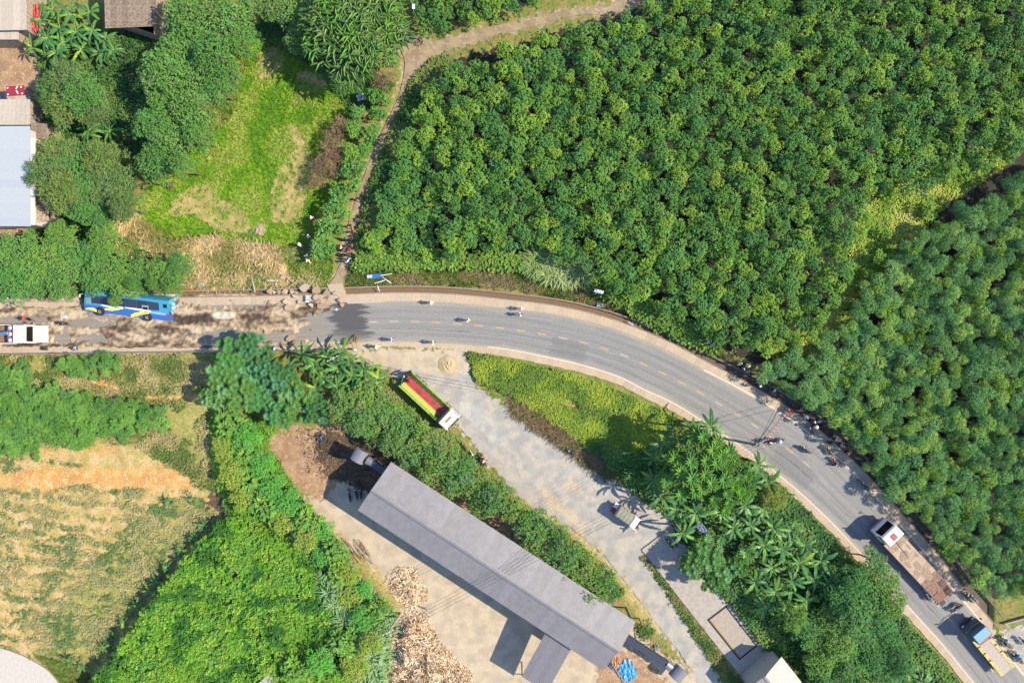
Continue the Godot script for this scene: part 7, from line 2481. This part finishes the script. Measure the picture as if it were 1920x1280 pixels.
	for e: Array in list:
		var p: Dictionary = poses[e[2]]
		var hh := 1.4 if e[2] != "crouch" else 0.8
		var at := plan(e[0], e[1], hh)
		var sd := road_side(Vector2(at.x, at.z))
		var y := ground_y(at.x, at.z)
		if sd.x > -1.05 and sd.y > -0.9:
			y = 0.015
		elif sd.x <= -1.05 and sd.x > -2.9 and sd.y > 0:
			y = 0.07
		elif label_at(at.x, at.z) in [4, 5, 6]:
			y = 0.0
		if e[0] < 200 and e[1] < 630:
			y = 0.1
		if e[0] == 764:
			y = 1.3
			at = plan(764, 714, 2.1)
		if e[0] == 1270:
			y = 0.16
		var o := thing("person", e[7], "person", Vector3(at.x, y + (0.02 if e[2] != "ride" else 0.04), at.z), deg_to_rad(e[3]))
		if e[0] > 1300 and e[2] != "ride":
			o.scale = Vector3.ONE * 1.06
		part(o, "body", p.body, skin)
		part(o, "hands", p.hand, skin)
		part(o, "face_features", p.features, mat(Color(0.15, 0.08, 0.07), 0.5))
		part(o, "shirt", p.shirt, mat(e[4], 0.85))
		part(o, "trousers", p.trousers, mat(e[5], 0.85))
		part(o, "hair", p.hair, mat(Color(0.05, 0.045, 0.04), 0.6))
		if e[6] != "":
			part(o, e[6], p[e[6]], mat(Color(0.85, 0.85, 0.85) if e[6] == "cap" else Color(0.82, 0.76, 0.58), 0.8))

# ---------------------------------------------------------------- things along the road
func street_things() -> void:
	var conc := mat(see(206, 196, 178), 0.9, 0, "grain", 0.4)
	var zinc := mat(see(196, 200, 204), 0.45, 0.4, "grain", 0.4)
	# guard rail
	var gr := thing("guard_rail", "long thin grey steel guard rail along the lower edge of the muddy road", "guard rail")
	var a := plan(-60, 664.5, 0.75)
	var b := plan(664, 655.5, 0.75)
	var n := 14
	for k in n:
		var p := a.lerp(b, float(k) / n)
		var q := a.lerp(b, float(k + 1) / n)
		var d := (q - p).normalized()
		var mb := MB.new()
		var bs := Basis(d, Vector3.UP, d.cross(Vector3.UP))
		for r in [[0.62, 0.0], [0.74, 0.05], [0.86, 0.0]]:
			mb.box((p + q) * 0.5 + Vector3(0, r[0], 0) + bs.z * r[1], Vector3(p.distance_to(q) - 0.01, 0.11, 0.05), bs)
		part(gr, "rail", mb.mesh(), zinc)
		mb = MB.new()
		mb.box(p + Vector3(0, 0.35, 0) + bs.z * 0.12, Vector3(0.12, 0.9, 0.14))
		part(gr, "post", mb.mesh(), zinc)
	var cap := MB.new()
	cap.cbox(b + Vector3(0.1, 0.74, 0), Vector3(0.35, 0.36, 0.3), 0.08)
	part(gr, "end_cap", cap.mesh(), mat(Color(0.85, 0.85, 0.83), 0.5))
	# concrete poles and wires
	pole(752, 1150, 726, 1187, 6.6, "leaning concrete power pole beside the timber heap at the yard's left edge")
	pole(1425, 836, 1427, 829, 7.4, "power pole hidden among the bananas at the road bend")
	pole(624, 676, 623, 672, 7.2, "power pole in the banana clump below the guard rail's end")
	var tops := {"yard": plan(728, 1186, 6.5) + Vector3(0, 6.5, 0), "bend": plan(1426, 830, 7.3) + Vector3(0, 7.3, 0), "rail": plan(623, 672, 7.1) + Vector3(0, 7.1, 0)}
	for e in [["yard", "bend", 4, "four thin power wires from the yard pole over the shed to the bend"], ["rail", "bend", 2, "two thin power wires over the tipper lorry to the pole at the bend"]]:
		var w := thing("power_wires", e[3], "wires")
		for k in e[2]:
			var p: Vector3 = tops[e[0]]
			var q: Vector3 = tops[e[1]]
			var side: Vector3 = (q - p).cross(Vector3.UP).normalized() * (k - (e[2] - 1) * 0.5) * 0.42
			var pts := []
			var rr := []
			for i in 17:
				var t := i / 16.0
				pts.append(p.lerp(q, t) + side - Vector3(0, 4 * t * (1 - t) * 0.8, 0))
				rr.append(0.016)
			var mb := MB.new()
			mb.tube(pts, rr, 4, false)
			part(w, "wire", mb.mesh(), mat(Color(0.1, 0.1, 0.1), 0.7))
	var wr := thing("stay_cables", "two dark cables running across the road from the bend pole to the ditch", "cables")
	for e in [[1460, 756], [1474, 764]]:
		var mb := MB.new()
		mb.tube([tops.bend - Vector3(0, 0.5, 0), plan(e[0] - 20, e[1] + 30, 3.0) + Vector3(0, 3.6, 0), plan(e[0], e[1], 0.3) + Vector3(0, 0.2, 0)], [0.025, 0.025, 0.025], 4)
		part(wr, "cable", mb.mesh(), mat(Color(0.1, 0.1, 0.1), 0.7))
	# barrier tape of red and white pieces
	var tp := thing("barrier_tape", "red and white barrier tape stretched across the road before the motorbikes", "tape")
	var t0 := plan(1482, 766, 1.0)
	var t1 := plan(1431, 841, 1.0)
	for k in 26:
		var p := t0.lerp(t1, k / 26.0)
		var q := t0.lerp(t1, (k + 1) / 26.0)
		var sag0 := 1.0 - 1.4 * (k / 26.0) * (1 - k / 26.0)
		var sag1 := 1.0 - 1.4 * ((k + 1) / 26.0) * (1 - (k + 1) / 26.0)
		var side := Vector3(0.06, 0.02, 0.04)
		var mb := MB.new()
		mb.quad(p + Vector3(0, sag0, 0) - side, q + Vector3(0, sag1, 0) - side, q + Vector3(0, sag1, 0) + side, p + Vector3(0, sag0, 0) + side)
		part(tp, "red_stripe" if k % 2 else "white_stripe", mb.mesh(), mat(see(226, 90, 84), 0.6) if k % 2 else mat(see(244, 216, 206), 0.6))
	var fl := thing("red_flag", "red cloth hung on a dark stick at the ditch end of the barrier tape", "flag", plan(1478, 770))
	cloth(fl, "cloth", Vector3(0, 0.9, 0), 0.9, 0.6, 0.2, mat(see(226, 110, 90), 0.8), 71)
	var mb2 := MB.new()
	mb2.tube([Vector3(0, 0, 0), Vector3(-0.1, 1.1, 0)], [0.04, 0.03], 5)
	mb2.ball(Vector3(-0.3, 0.9, 0), Vector3(0.2, 0.12, 0.14), 4, 7)
	part(fl, "stick", mb2.mesh(), mat(Color(0.1, 0.09, 0.09), 0.8))
	# street lamp at the top
	var lp := thing("street_lamp", "white street lamp rising out of the trees near the top edge", "street lamp", plan(778, 30, 0.0))
	mb2 = MB.new()
	var up := plan(775, 12, 6.4) - plan(778, 30) + Vector3(0, 6.4, 0)
	mb2.tube([Vector3(0, 0, 0), Vector3(0, 5.8, 0), up], [0.07, 0.05, 0.04], 6)
	part(lp, "pole", mb2.mesh(), mat(see(226, 226, 220), 0.5))
	mb2 = MB.new()
	mb2.cbox(up, Vector3(0.34, 0.14, 0.6), 0.05)
	part(lp, "lamp_head", mb2.mesh(), mat(Color(0.88, 0.88, 0.88), 0.4))
	# signs
	var sg := thing("fallen_sign", "blue road sign lying with its white post on the verge", "road sign", plan(712, 517))
	sg.rotation.y = deg_to_rad(5)
	mb2 = MB.new()
	mb2.cbox(Vector3(-0.75, 0.35, 0), Vector3(1.9, 0.06, 0.55), 0.02)
	part(sg, "panel", mb2.mesh(), mat(see(56, 130, 216), 0.4))
	mb2 = MB.new()
	mb2.box(Vector3(-1.3, 0.387, 0), Vector3(0.7, 0.012, 0.42))
	part(sg, "white_field", mb2.mesh(), mat(see(220, 232, 242), 0.5))
	mb2 = MB.new()
	mb2.tube([Vector3(0.1, 0.3, 0), Vector3(1.7, 0.25, -0.12)], [0.05, 0.05], 6)
	part(sg, "post", mb2.mesh(), mat(Color(0.82, 0.83, 0.84), 0.5))
	for e in [[703, 531, 725, 524, "broken white post below the fallen blue sign, the left piece"], [717, 519, 734, 531, "broken white post slanting down from the fallen blue sign"], [708, 536, 712, 546, "short bent white post piece hanging over the ditch"]]:
		var q := thing("broken_post", e[4], "post", plan(e[0], e[1]))
		mb2 = MB.new()
		var dd := plan(e[2], e[3]) - plan(e[0], e[1])
		mb2.tube([Vector3(0, 0.15, 0), dd * 0.5 + Vector3(0, 0.3, 0.05), dd + Vector3(0, 0.12, 0)], [0.05, 0.05, 0.05], 6)
		part(q, "shaft", mb2.mesh(), mat(Color(0.84, 0.84, 0.82), 0.6))
		mb2 = MB.new()
		mb2.cbox(dd + Vector3(0, 0.15, 0), Vector3(0.16, 0.12, 0.16), 0.03)
		part(q, "foot", mb2.mesh(), conc)
	var wsg := thing("white_sign", "white panel sign on a thin dark post beside the ditch", "sign", plan(1113, 553))
	mb2 = MB.new()
	mb2.tube([plan(1108, 563) - plan(1113, 553) + Vector3(0, 0, 0), plan(1116, 530, 2.4) - plan(1113, 553) + Vector3(0, 2.4, 0)], [0.04, 0.04], 6)
	part(wsg, "post", mb2.mesh(), mat(Color(0.12, 0.12, 0.12), 0.6))
	mb2 = MB.new()
	mb2.cbox(plan(1123, 546, 2.0) - plan(1113, 553) + Vector3(0, 2.0, 0), Vector3(1.2, 0.06, 0.4), 0.015, Basis(Vector3.UP, -0.28))
	part(wsg, "panel", mb2.mesh(), mat(Color(0.86, 0.86, 0.86), 0.5))
	var bd := thing("notice_board", "small white board with dark smudged print above the meadow's corner", "board", plan(676, 182, 1.4))
	mb2 = MB.new()
	mb2.cbox(Vector3(0, 1.4, 0), Vector3(1.0, 0.05, 0.75), 0.015, Basis(Vector3.UP, 0.35) * Basis(Vector3.RIGHT, 0.35))
	part(bd, "panel", mb2.mesh(), mat(see(232, 236, 244), 0.5))
	mb2 = MB.new()
	var bb := Basis(Vector3.UP, 0.35) * Basis(Vector3.RIGHT, 0.35)
	for e in [[-0.2, -0.05, 0.22, 0.1], [0.08, 0.02, 0.16, 0.22], [0.28, -0.1, 0.12, 0.1], [0.0, 0.2, 0.3, 0.06], [-0.28, 0.15, 0.1, 0.14]]:
		mb2.box(Vector3(0, 1.4, 0) + bb * Vector3(e[0], 0.03, e[1]), Vector3(e[2], 0.01, e[3]), bb)
	part(bd, "print", mb2.mesh(), mat(Color(0.12, 0.1, 0.14), 0.7))
	for s in [-0.4, 0.4]:
		mb2 = MB.new()
		mb2.tube([Vector3(s, 0, 0.1), Vector3(s, 1.35, 0.0)], [0.035, 0.035], 5)
		part(bd, "leg", mb2.mesh(), mat(Color(0.4, 0.38, 0.36), 0.7))
	# sheets, sacks and cloths
	for e in [[350, 544, 1.7, 1.5, 0.35, see(236, 92, 70), "crumpled red plastic sheet beside the ditch behind the bus"], [377, 546, 1.4, 0.75, 0.25, see(222, 226, 240), "crumpled white plastic sacks right of the red sheet"], [374, 534, 0.8, 0.5, 0.2, see(170, 196, 214), "grey blue rag above the white sacks"], [1126, 571, 0.9, 0.6, 0.2, see(222, 230, 244), "torn white sheet lying below the white panel sign"], [119, 594, 0.9, 0.45, 0.15, see(240, 240, 244), "white rag lying in the mud left of the bus"], [171, 660, 0.5, 0.35, 0.12, see(244, 246, 248), "white bag on the guard rail's verge"], [98, 662, 0.9, 0.25, 0.1, see(206, 96, 90), "left of two red rags along the guard rail"], [122, 661, 0.6, 0.25, 0.1, see(206, 84, 76), "right of two red rags along the guard rail"], [436, 512, 0.4, 0.4, 0.12, see(224, 84, 76), "small red rag on the dry slope"], [438, 499, 0.4, 0.3, 0.1, see(140, 170, 206), "small blue rag on the dry slope"], [1176, 1258, 2.4, 2.6, 0.26, see(74, 176, 226), "crumpled bright blue tarpaulin at the lower end of the shed"], [1154, 1242, 1.0, 1.7, 0.24, see(240, 164, 96), "orange cloth heaped beside the blue tarpaulin"], [1146, 1248, 0.6, 1.2, 0.25, see(110, 150, 196), "blue grey plastic scrap left of the orange cloth"], [1440, 1252, 0.9, 0.7, 0.3, see(246, 140, 30), "orange cloth heap in front of the weigh house"], [1232, 1214, 0.8, 0.9, 0.35, see(220, 214, 200), "pale sack heap beside the pipe rail"], [600, 822, 1.2, 1.6, 0.3, see(70, 72, 90), "dark plastic sheet in the bark heap"], [1311, 985, 0.9, 1.9, 0.12, see(90, 106, 150), "blue grey board roof under the bananas"], [1183, 606, 0.9, 0.22, 0.1, see(226, 226, 230), "white plastic strip lying on the sandy shoulder"], [646, 541, 0.7, 0.5, 0.25, see(226, 214, 204), "torn pale plastic at the mouth of the dirt track"], [82, 653, 0.9, 0.5, 0.35, see(86, 80, 78), "dark heap of sodden cloth at the road edge"]]:
		var at := plan(e[0], e[1], 0.2)
		var y := ground_y(at.x, at.z)
		if e[0] < 640 and e[1] > 550 and e[1] < 664:
			y = 0.12
		if e[0] > 1100 and e[1] < 650:
			y = maxf(y, 0.0)
		if e[0] == 1440:
			y = 0.2
		if e[0] == 1311:
			y = 1.6
		var o := thing("plastic_sheet" if "plastic" in e[6] or "sheet" in e[6] or "tarpaulin" in e[6] else "cloth_heap", e[6], "sheet" if "sheet" in e[6] or "tarpaulin" in e[6] else "cloth", Vector3(at.x, y + 0.05, at.z), 0.0)
		o.rotation.y = {1176: 0.65, 1154: 0.5, 1146: 0.6, 350: -0.7, 1311: 0.75, 600: 0.5, 1183: -0.5}.get(e[0], 0.0)
		cloth(o, "sheet", Vector3.ZERO, e[2], e[3], e[4], mat(e[5], 0.45), 100 + int(e[0]))
	# slabs and stones of the broken bridge over the ditch
	var slab_m := [mat(see(226, 202, 170), 0.95, 0, "grain", 0.5), mat(see(222, 208, 188), 0.95, 0, "grain", 0.5), mat(see(210, 184, 154), 0.95, 0, "grain", 0.5)]
	var slabs := [[571, 539, 1.35, 1.0, 0.5, 0.2, "flat tan concrete slab tipped against the bank, left of two"], [593, 543, 1.3, 0.9, 0.45, 0.25, "flat tan concrete slab tipped against the bank, right of two"], [592, 557, 0.85, 0.7, 0.7, -0.2, "small dark edged slab on the rubble below the two big slabs"], [540, 577, 1.1, 0.8, 0.2, 0.0, "pale flat slab lying on the mud at the rubble's left"], [605, 573, 1.7, 0.8, 0.1, 0.1, "long mud covered slab at the rubble's lower edge"], [531, 519, 0.8, 0.7, 0.6, 0.35, "square tan slab standing on the dry slope"], [545, 634, 1.4, 0.8, 0.25, 0.0, "mud covered slab on the asphalt above the guard rail"]]
	for e: Array in slabs:
		var at := plan(e[0], e[1], 0.3)
		var o := thing("concrete_slab", e[6], "slab", Vector3(at.x, ground_y(at.x, at.z) + 0.3 if e[1] < 556 else 0.25, at.z))
		o.basis = Basis(Vector3.UP, e[4]) * Basis(Vector3.RIGHT, e[5]) * Basis(Vector3.BACK, e[5] * 0.5)
		if e[1] < 548:
			o.position.y = 0.35
		var mb := MB.new()
		var upper := []
		var lower := []
		for i in 7:
			var an := TAU * i / 7 + rng.randf_range(-0.25, 0.25)
			var rr := Vector3(cos(an) * e[2] * 0.56, 0.1, sin(an) * e[3] * 0.56) * Vector3(rng.randf_range(0.82, 1.1), 1, rng.randf_range(0.82, 1.1))
			upper.append(rr + Vector3(0, rng.randf_range(-0.03, 0.03), 0))
			lower.append(Vector3(rr.x * 0.94, -0.1, rr.z * 0.94))
		mb.face(upper, Vector3.ZERO)
		mb.face(lower, Vector3.ZERO)
		for i in 7:
			mb.face([upper[i], upper[(i + 1) % 7], lower[(i + 1) % 7], lower[i]], Vector3.ZERO)
		part(o, "slab", mb.mesh(), slab_m[int(e[0]) % 3])
	var stones := [[505, 546, 0.42, "pale block in the ditch, leftmost of the row"], [513, 547, 0.3, "second block from the left in the ditch"], [521, 546, 0.36, "third block from the left in the ditch"], [533, 546, 0.4, "fourth block from the left in the ditch"], [546, 546, 0.34, "fifth block from the left in the ditch"], [554, 548, 0.3, "last block of the row in the ditch"], [534, 564, 0.45, "angular stone on the rubble's left side"], [553, 555, 0.42, "rounded stone on the ditch wall"], [614, 557, 0.34, "upright stone in the middle of the rubble"], [626, 548, 0.3, "stone near the track's broken edge"], [582, 572, 0.4, "stone half sunk in the wet mud"], [636, 562, 0.45, "brown stone at the rubble's right end"], [560, 566, 0.3, "small stone between the wall and the wet mud"], [600, 560, 0.32, "stone beside the small dark edged slab"], [641, 572, 0.3, "stone at the edge of the dark wet asphalt"]]
	for i in stones.size():
		var e: Array = stones[i]
		var at := plan(e[0], e[1], 0.3)
		var o := top("stone_block", rock(e[2], 300 + i), slab_m[i % 3], e[3], "stone", "stones of the washed out ditch")
		o.position = Vector3(at.x, 0.18, at.z)
	var mk := thing("striped_marker", "blue and white striped marker post lying on the rubble", "marker", plan(576, 560, 0.4) + Vector3(0, 0.45, 0))
	for k in 5:
		var mb := MB.new()
		mb.box(Vector3(0, 0, (k - 2) * 0.17), Vector3(0.4, 0.12, 0.165), Basis())
		part(mk, "blue_band" if k % 2 else "white_band", mb.mesh(), mat(see(120, 150, 196), 0.6) if k % 2 else mat(Color(0.82, 0.83, 0.85), 0.6))
	for e in [[500, 526, 521, 526, 0.14, "white concrete post lying on the dry slope", see(240, 234, 220)], [471, 519, 478, 548, 0.1, "weathered grey pole leaning over the ditch", see(206, 198, 184)], [536, 520, 552, 531, 0.05, "thin pale stick against the square slab", see(226, 214, 190)], [591, 534, 602, 509, 0.05, "thin pale stick standing among the two big slabs", see(214, 206, 160)], [561, 523, 570, 528, 0.06, "short pale stick left of the big slabs", see(230, 220, 196)], [364, 505, 393, 506, 0.08, "grey pole lying in the dry maize", see(210, 202, 186)], [1196, 930, 1216, 952, 0.04, "bamboo stick leaning under the bananas behind the small lorry", see(206, 186, 150)], [1204, 926, 1212, 950, 0.04, "second bamboo stick crossing the first behind the small lorry", see(196, 176, 140)], [1148, 1246, 1172, 1280, 0.06, "long thin plank beside the blue tarpaulin", see(206, 172, 140)], [786, 1138, 800, 1142, 0.08, "dark branch on the yard's floor by the shed's shadow", see(110, 94, 84)]]:
		var p := plan(e[0], e[1], 0.3)
		var q := plan(e[2], e[3], 0.3)
		var o := thing("pole", e[5], "pole", Vector3(p.x, maxf(ground_y(p.x, p.z), 0) + 0.2, p.z))
		var mb := MB.new()
		mb.tube([Vector3.ZERO, q - p + Vector3(0, 0.15, 0)], [e[4], e[4] * 0.9], 6)
		part(o, "shaft", mb.mesh(), mat(e[6], 0.85))
	# earth and gravel heaps
	for e in [[838, 684, 1.2, 0.28, lin(222, 198, 156), "heap of tan gravel at the top of the side road"], [486, 431, 1.35, 0.35, lin(206, 178, 156), "flat pinkish earth heap on the lower meadow"], [525, 503, 1.3, 0.4, lin(234, 196, 140), "pale tan earth heap at the foot of the meadow"], [317, 348, 0.7, 0.5, lin(120, 100, 86), "small grey brown brushwood heap at the meadow's left rim"]]:
		var at := plan(e[0], e[1], 0.3)
		var nz := noise(int(e[0]), 0.9, 4)
		var v := PackedVector3Array()
		var cols := PackedColorArray()
		var idx := PackedInt32Array()
		for i in 14:
			for k in 24:
				var r: float = e[2] * i / 13.0 * (1.0 + 0.16 * nz.get_noise_2d(cos(TAU * k / 24) * 2, sin(TAU * k / 24) * 2))
				var x := cos(TAU * k / 24) * r
				var z := sin(TAU * k / 24) * r
				var w := 1.0 - pow(i / 13.0, 1.5)
				var l := nz.get_noise_2d(x * 3, z * 3)
				v.append(Vector3(x, e[3] * w * (1.0 + 0.8 * l) - 0.05, z))
				cols.append((e[4] as Color) * (1.0 + 0.5 * l))
		for i in 13:
			for k in 24:
				var a0 := i * 24 + k
				var b0 := i * 24 + (k + 1) % 24
				for q in [a0, b0, a0 + 24, b0, b0 + 24, a0 + 24]:
					idx.append(q)
		var o := top("earth_heap", indexed(v, PackedVector2Array(), idx, cols), vmat(Color.WHITE, 0.95), e[5], "heap")
		o.position = Vector3(at.x, maxf(ground_y(at.x, at.z), 0.0), at.z)
	# culvert slab where the track meets the road
	var cv := MB.new()
	var cp := [plan(613, 533), plan(641, 531), plan(650, 556), plan(634, 556), plan(618, 545)]
	var cf := []
	for q: Vector3 in cp:
		cf.append(q + Vector3(0, 0.12, 0))
	cv.face(cf, Vector3(cp[0].x, -9, cp[0].z))
	for i in cp.size():
		var q: Vector3 = cp[i]
		var r: Vector3 = cp[(i + 1) % cp.size()]
		cv.quad(q + Vector3(0, 0.12, 0), r + Vector3(0, 0.12, 0), r - Vector3(0, 0.5, 0), q - Vector3(0, 0.5, 0))
	struct("culvert_slab", cv.mesh(), mat(see(226, 210, 184), 0.9, 0, "grain", 0.5))
	# retaining wall at the right edge
	var rw := MB.new()
	rw.cbox((plan(1880, 1168) + plan(1960, 1146)) * 0.5 + Vector3(0, 0.2, 0), Vector3(6.0, 0.5, 0.22), 0.04, Basis(Vector3.UP, 0.27))
	top("retaining_wall", rw.mesh(), conc, "low pale concrete wall at the right edge above the recovery lorry", "wall")

func pole(bx: float, by: float, tx_: float, ty: float, h: float, label: String) -> void:
	var at := plan(bx, by)
	at.y = ground_y(at.x, at.z)
	var o := thing("power_pole", label, "power pole", at)
	var tip := plan(tx_, ty, h) + Vector3(0, h, 0) - at
	var m := mat(see(222, 214, 196), 0.85, 0, "grain", 0.5)
	var mb := MB.new()
	mb.tube([Vector3(0, -0.3, 0), tip], [0.17, 0.1], 8)
	part(o, "shaft", mb.mesh(), m)
	mb = MB.new()
	mb.box(tip - tip.normalized() * 0.3, Vector3(1.6, 0.1, 0.1), Basis(Vector3.UP, 0.5))
	part(o, "cross_arm", mb.mesh(), mat(see(180, 180, 176), 0.6))
	for k in 4:
		mb = MB.new()
		mb.ball(tip - tip.normalized() * 0.3 + Basis(Vector3.UP, 0.5) * Vector3(-0.66 + k * 0.44, 0.13, 0), Vector3(0.06, 0.09, 0.06), 4, 6)
		part(o, "insulator", mb.mesh(), mat(Color(0.85, 0.85, 0.83), 0.3))

# ---------------------------------------------------------------- timber
func wood() -> void:
	var sets := [
		["timber_heap", "small heap of stacked brown off-cuts at the upper end of the timber", [746, 1062, 776, 1066, 800, 1100, 802, 1124, 770, 1142, 736, 1120, 726, 1082], 150, 1100, 0.7],
		["firewood_heap", "big heap of pale split wood and veneer strips in the yard", [762, 1146, 800, 1150, 820, 1200, 850, 1230, 884, 1262, 900, 1310, 718, 1310, 732, 1230, 738, 1190], 300, 6500, 1.4],
	]
	var cols := [Color(0.82, 0.74, 0.60), Color(0.74, 0.63, 0.49), Color(0.88, 0.82, 0.72), Color(0.62, 0.50, 0.38), Color(0.46, 0.38, 0.31), Color(0.82, 0.71, 0.54)]
	var stick_meshes := []
	for i in 5:
		var mb := MB.new()
		var l: float = [0.5, 0.7, 0.9, 1.15, 0.6][i]
		mb.cbox(Vector3.ZERO, Vector3(l, 0.025 + 0.01 * (i % 3), 0.04 + 0.018 * (i % 4)), 0.01)
		stick_meshes.append(mb.mesh())
	for s: Array in sets:
		var poly := to_m(PackedVector2Array(V(s[2])))
		var mid := Vector2.ZERO
		var lo := Vector2(1e9, 1e9)
		var hi := -lo
		for q in poly:
			mid += q / poly.size()
			lo = lo.min(q)
			hi = hi.max(q)
		var o := thing(s[0], s[1], "wood heap", Vector3(mid.x, 0, mid.y))
		var nz := noise(int(s[3]) + 5, 0.35, 3)
		var spots_ := []
		while spots_.size() < s[3] + s[4]:
			var q := Vector2(rng.randf_range(lo.x, hi.x), rng.randf_range(lo.y, hi.y))
			if not in_poly(q, poly):
				continue
			var edge := 1e9
			for i in poly.size():
				var c := Geometry2D.get_closest_point_to_segment(q, poly[i], poly[(i + 1) % poly.size()])
				edge = minf(edge, q.distance_to(c))
			var top_: float = s[5] * smoothstep(0.0, 2.2, edge) * (0.7 + 0.9 * nz.get_noise_2d(q.x, q.y)) + 0.08
			spots_.append([q, top_])
		# mound under the sticks
		var xf := func(e: Array, up: float) -> Transform3D:
			var q: Vector2 = e[0]
			var turn := nz.get_noise_2d(q.x * 0.7 + 30, q.y * 0.7) * 6.0 + rng.randf_range(-0.9, 0.9)
			var b := Basis(Vector3.UP, turn) * Basis(Vector3.BACK, rng.randf_range(-0.45, 0.45)) * Basis(Vector3.RIGHT, rng.randf() * 3)
			return Transform3D(b, Vector3(q.x - mid.x, maxf(0.05, e[1] * up), q.y - mid.y))
		for i in s[3]:
			var e: Array = spots_[i]
			var t := clampf(nz.get_noise_2d(e[0].x * 2 + 90, e[0].y * 2) + 0.5 + rng.randf_range(-0.35, 0.35), 0, 0.999)
			part(o, "stick", stick_meshes[rng.randi() % 5], mat(cols[int(t * 6)], 0.9), xf.call(e, 1.0))
		var mm := MultiMesh.new()
		mm.transform_format = MultiMesh.TRANSFORM_3D
		mm.use_colors = true
		mm.mesh = stick_meshes[1]
		mm.instance_count = s[4]
		for i in s[4]:
			var e: Array = spots_[s[3] + i]
			mm.set_instance_transform(i, xf.call(e, rng.randf_range(0.3, 1.0)))
			var t := clampf(nz.get_noise_2d(e[0].x * 2 + 90, e[0].y * 2) + 0.5 + rng.randf_range(-0.35, 0.35), 0, 0.999)
			mm.set_instance_color(i, (cols[int(t * 6)] as Color).srgb_to_linear() * rng.randf_range(0.75, 1.15))
		var m := MultiMeshInstance3D.new()
		m.name = "loose_sticks"
		m.multimesh = mm
		m.material_override = vmat(Color.WHITE, 0.9)
		o.add_child(m, true)
		m.set_meta("kind", "stuff")
	# long poles laid on the yard's edge
	var pb := thing("pole_bundle", "bundle of thin grey brown poles lying along the left edge of the yard", "poles", plan(672, 1030))
	for k in 22:
		var a := Vector3(rng.randf_range(-2.6, 0.6), 0.1 + rng.randf() * 0.2, rng.randf_range(-1.8, 0.6))
		var d := Vector3(0.62, 0, 0.78).rotated(Vector3.UP, rng.randf_range(-0.2, 0.2)) * rng.randf_range(1.6, 3.2)
		var mb := MB.new()
		mb.tube([a, a + d + Vector3(0, rng.randf_range(-0.05, 0.08), 0)], [0.035, 0.025], 5)
		part(pb, "pole", mb.mesh(), mat([see(190, 160, 130), see(160, 134, 112), see(206, 180, 146)][k % 3], 0.9))
	# bare branches over the thicket
	var br := thing("bare_branch", "leafless forked branch rising from the creepers at the bottom", "branch", plan(566, 1250))
	for e in [[[0, 0, 0], [0.2, 2.4, -1.2], [-1.8, 3.4, -3.2]], [[0.2, 2.4, -1.2], [1.4, 3.2, -2.2], [1.9, 3.4, -2.9]], [[0.1, 1.6, -0.8], [-1.0, 2.6, -0.3], [-1.7, 2.9, -0.1]], [[0, 1.4, -0.6], [-0.2, 2.2, 0.8], [-0.5, 2.4, 1.2]]]:
		var mb := MB.new()
		mb.tube([Vector3(e[0][0], e[0][1], e[0][2]), Vector3(e[1][0], e[1][1], e[1][2]), Vector3(e[2][0], e[2][1], e[2][2])], [0.09, 0.06, 0.025], 6)
		part(br, "limb", mb.mesh(), mat(see(206, 186, 156), 0.9))
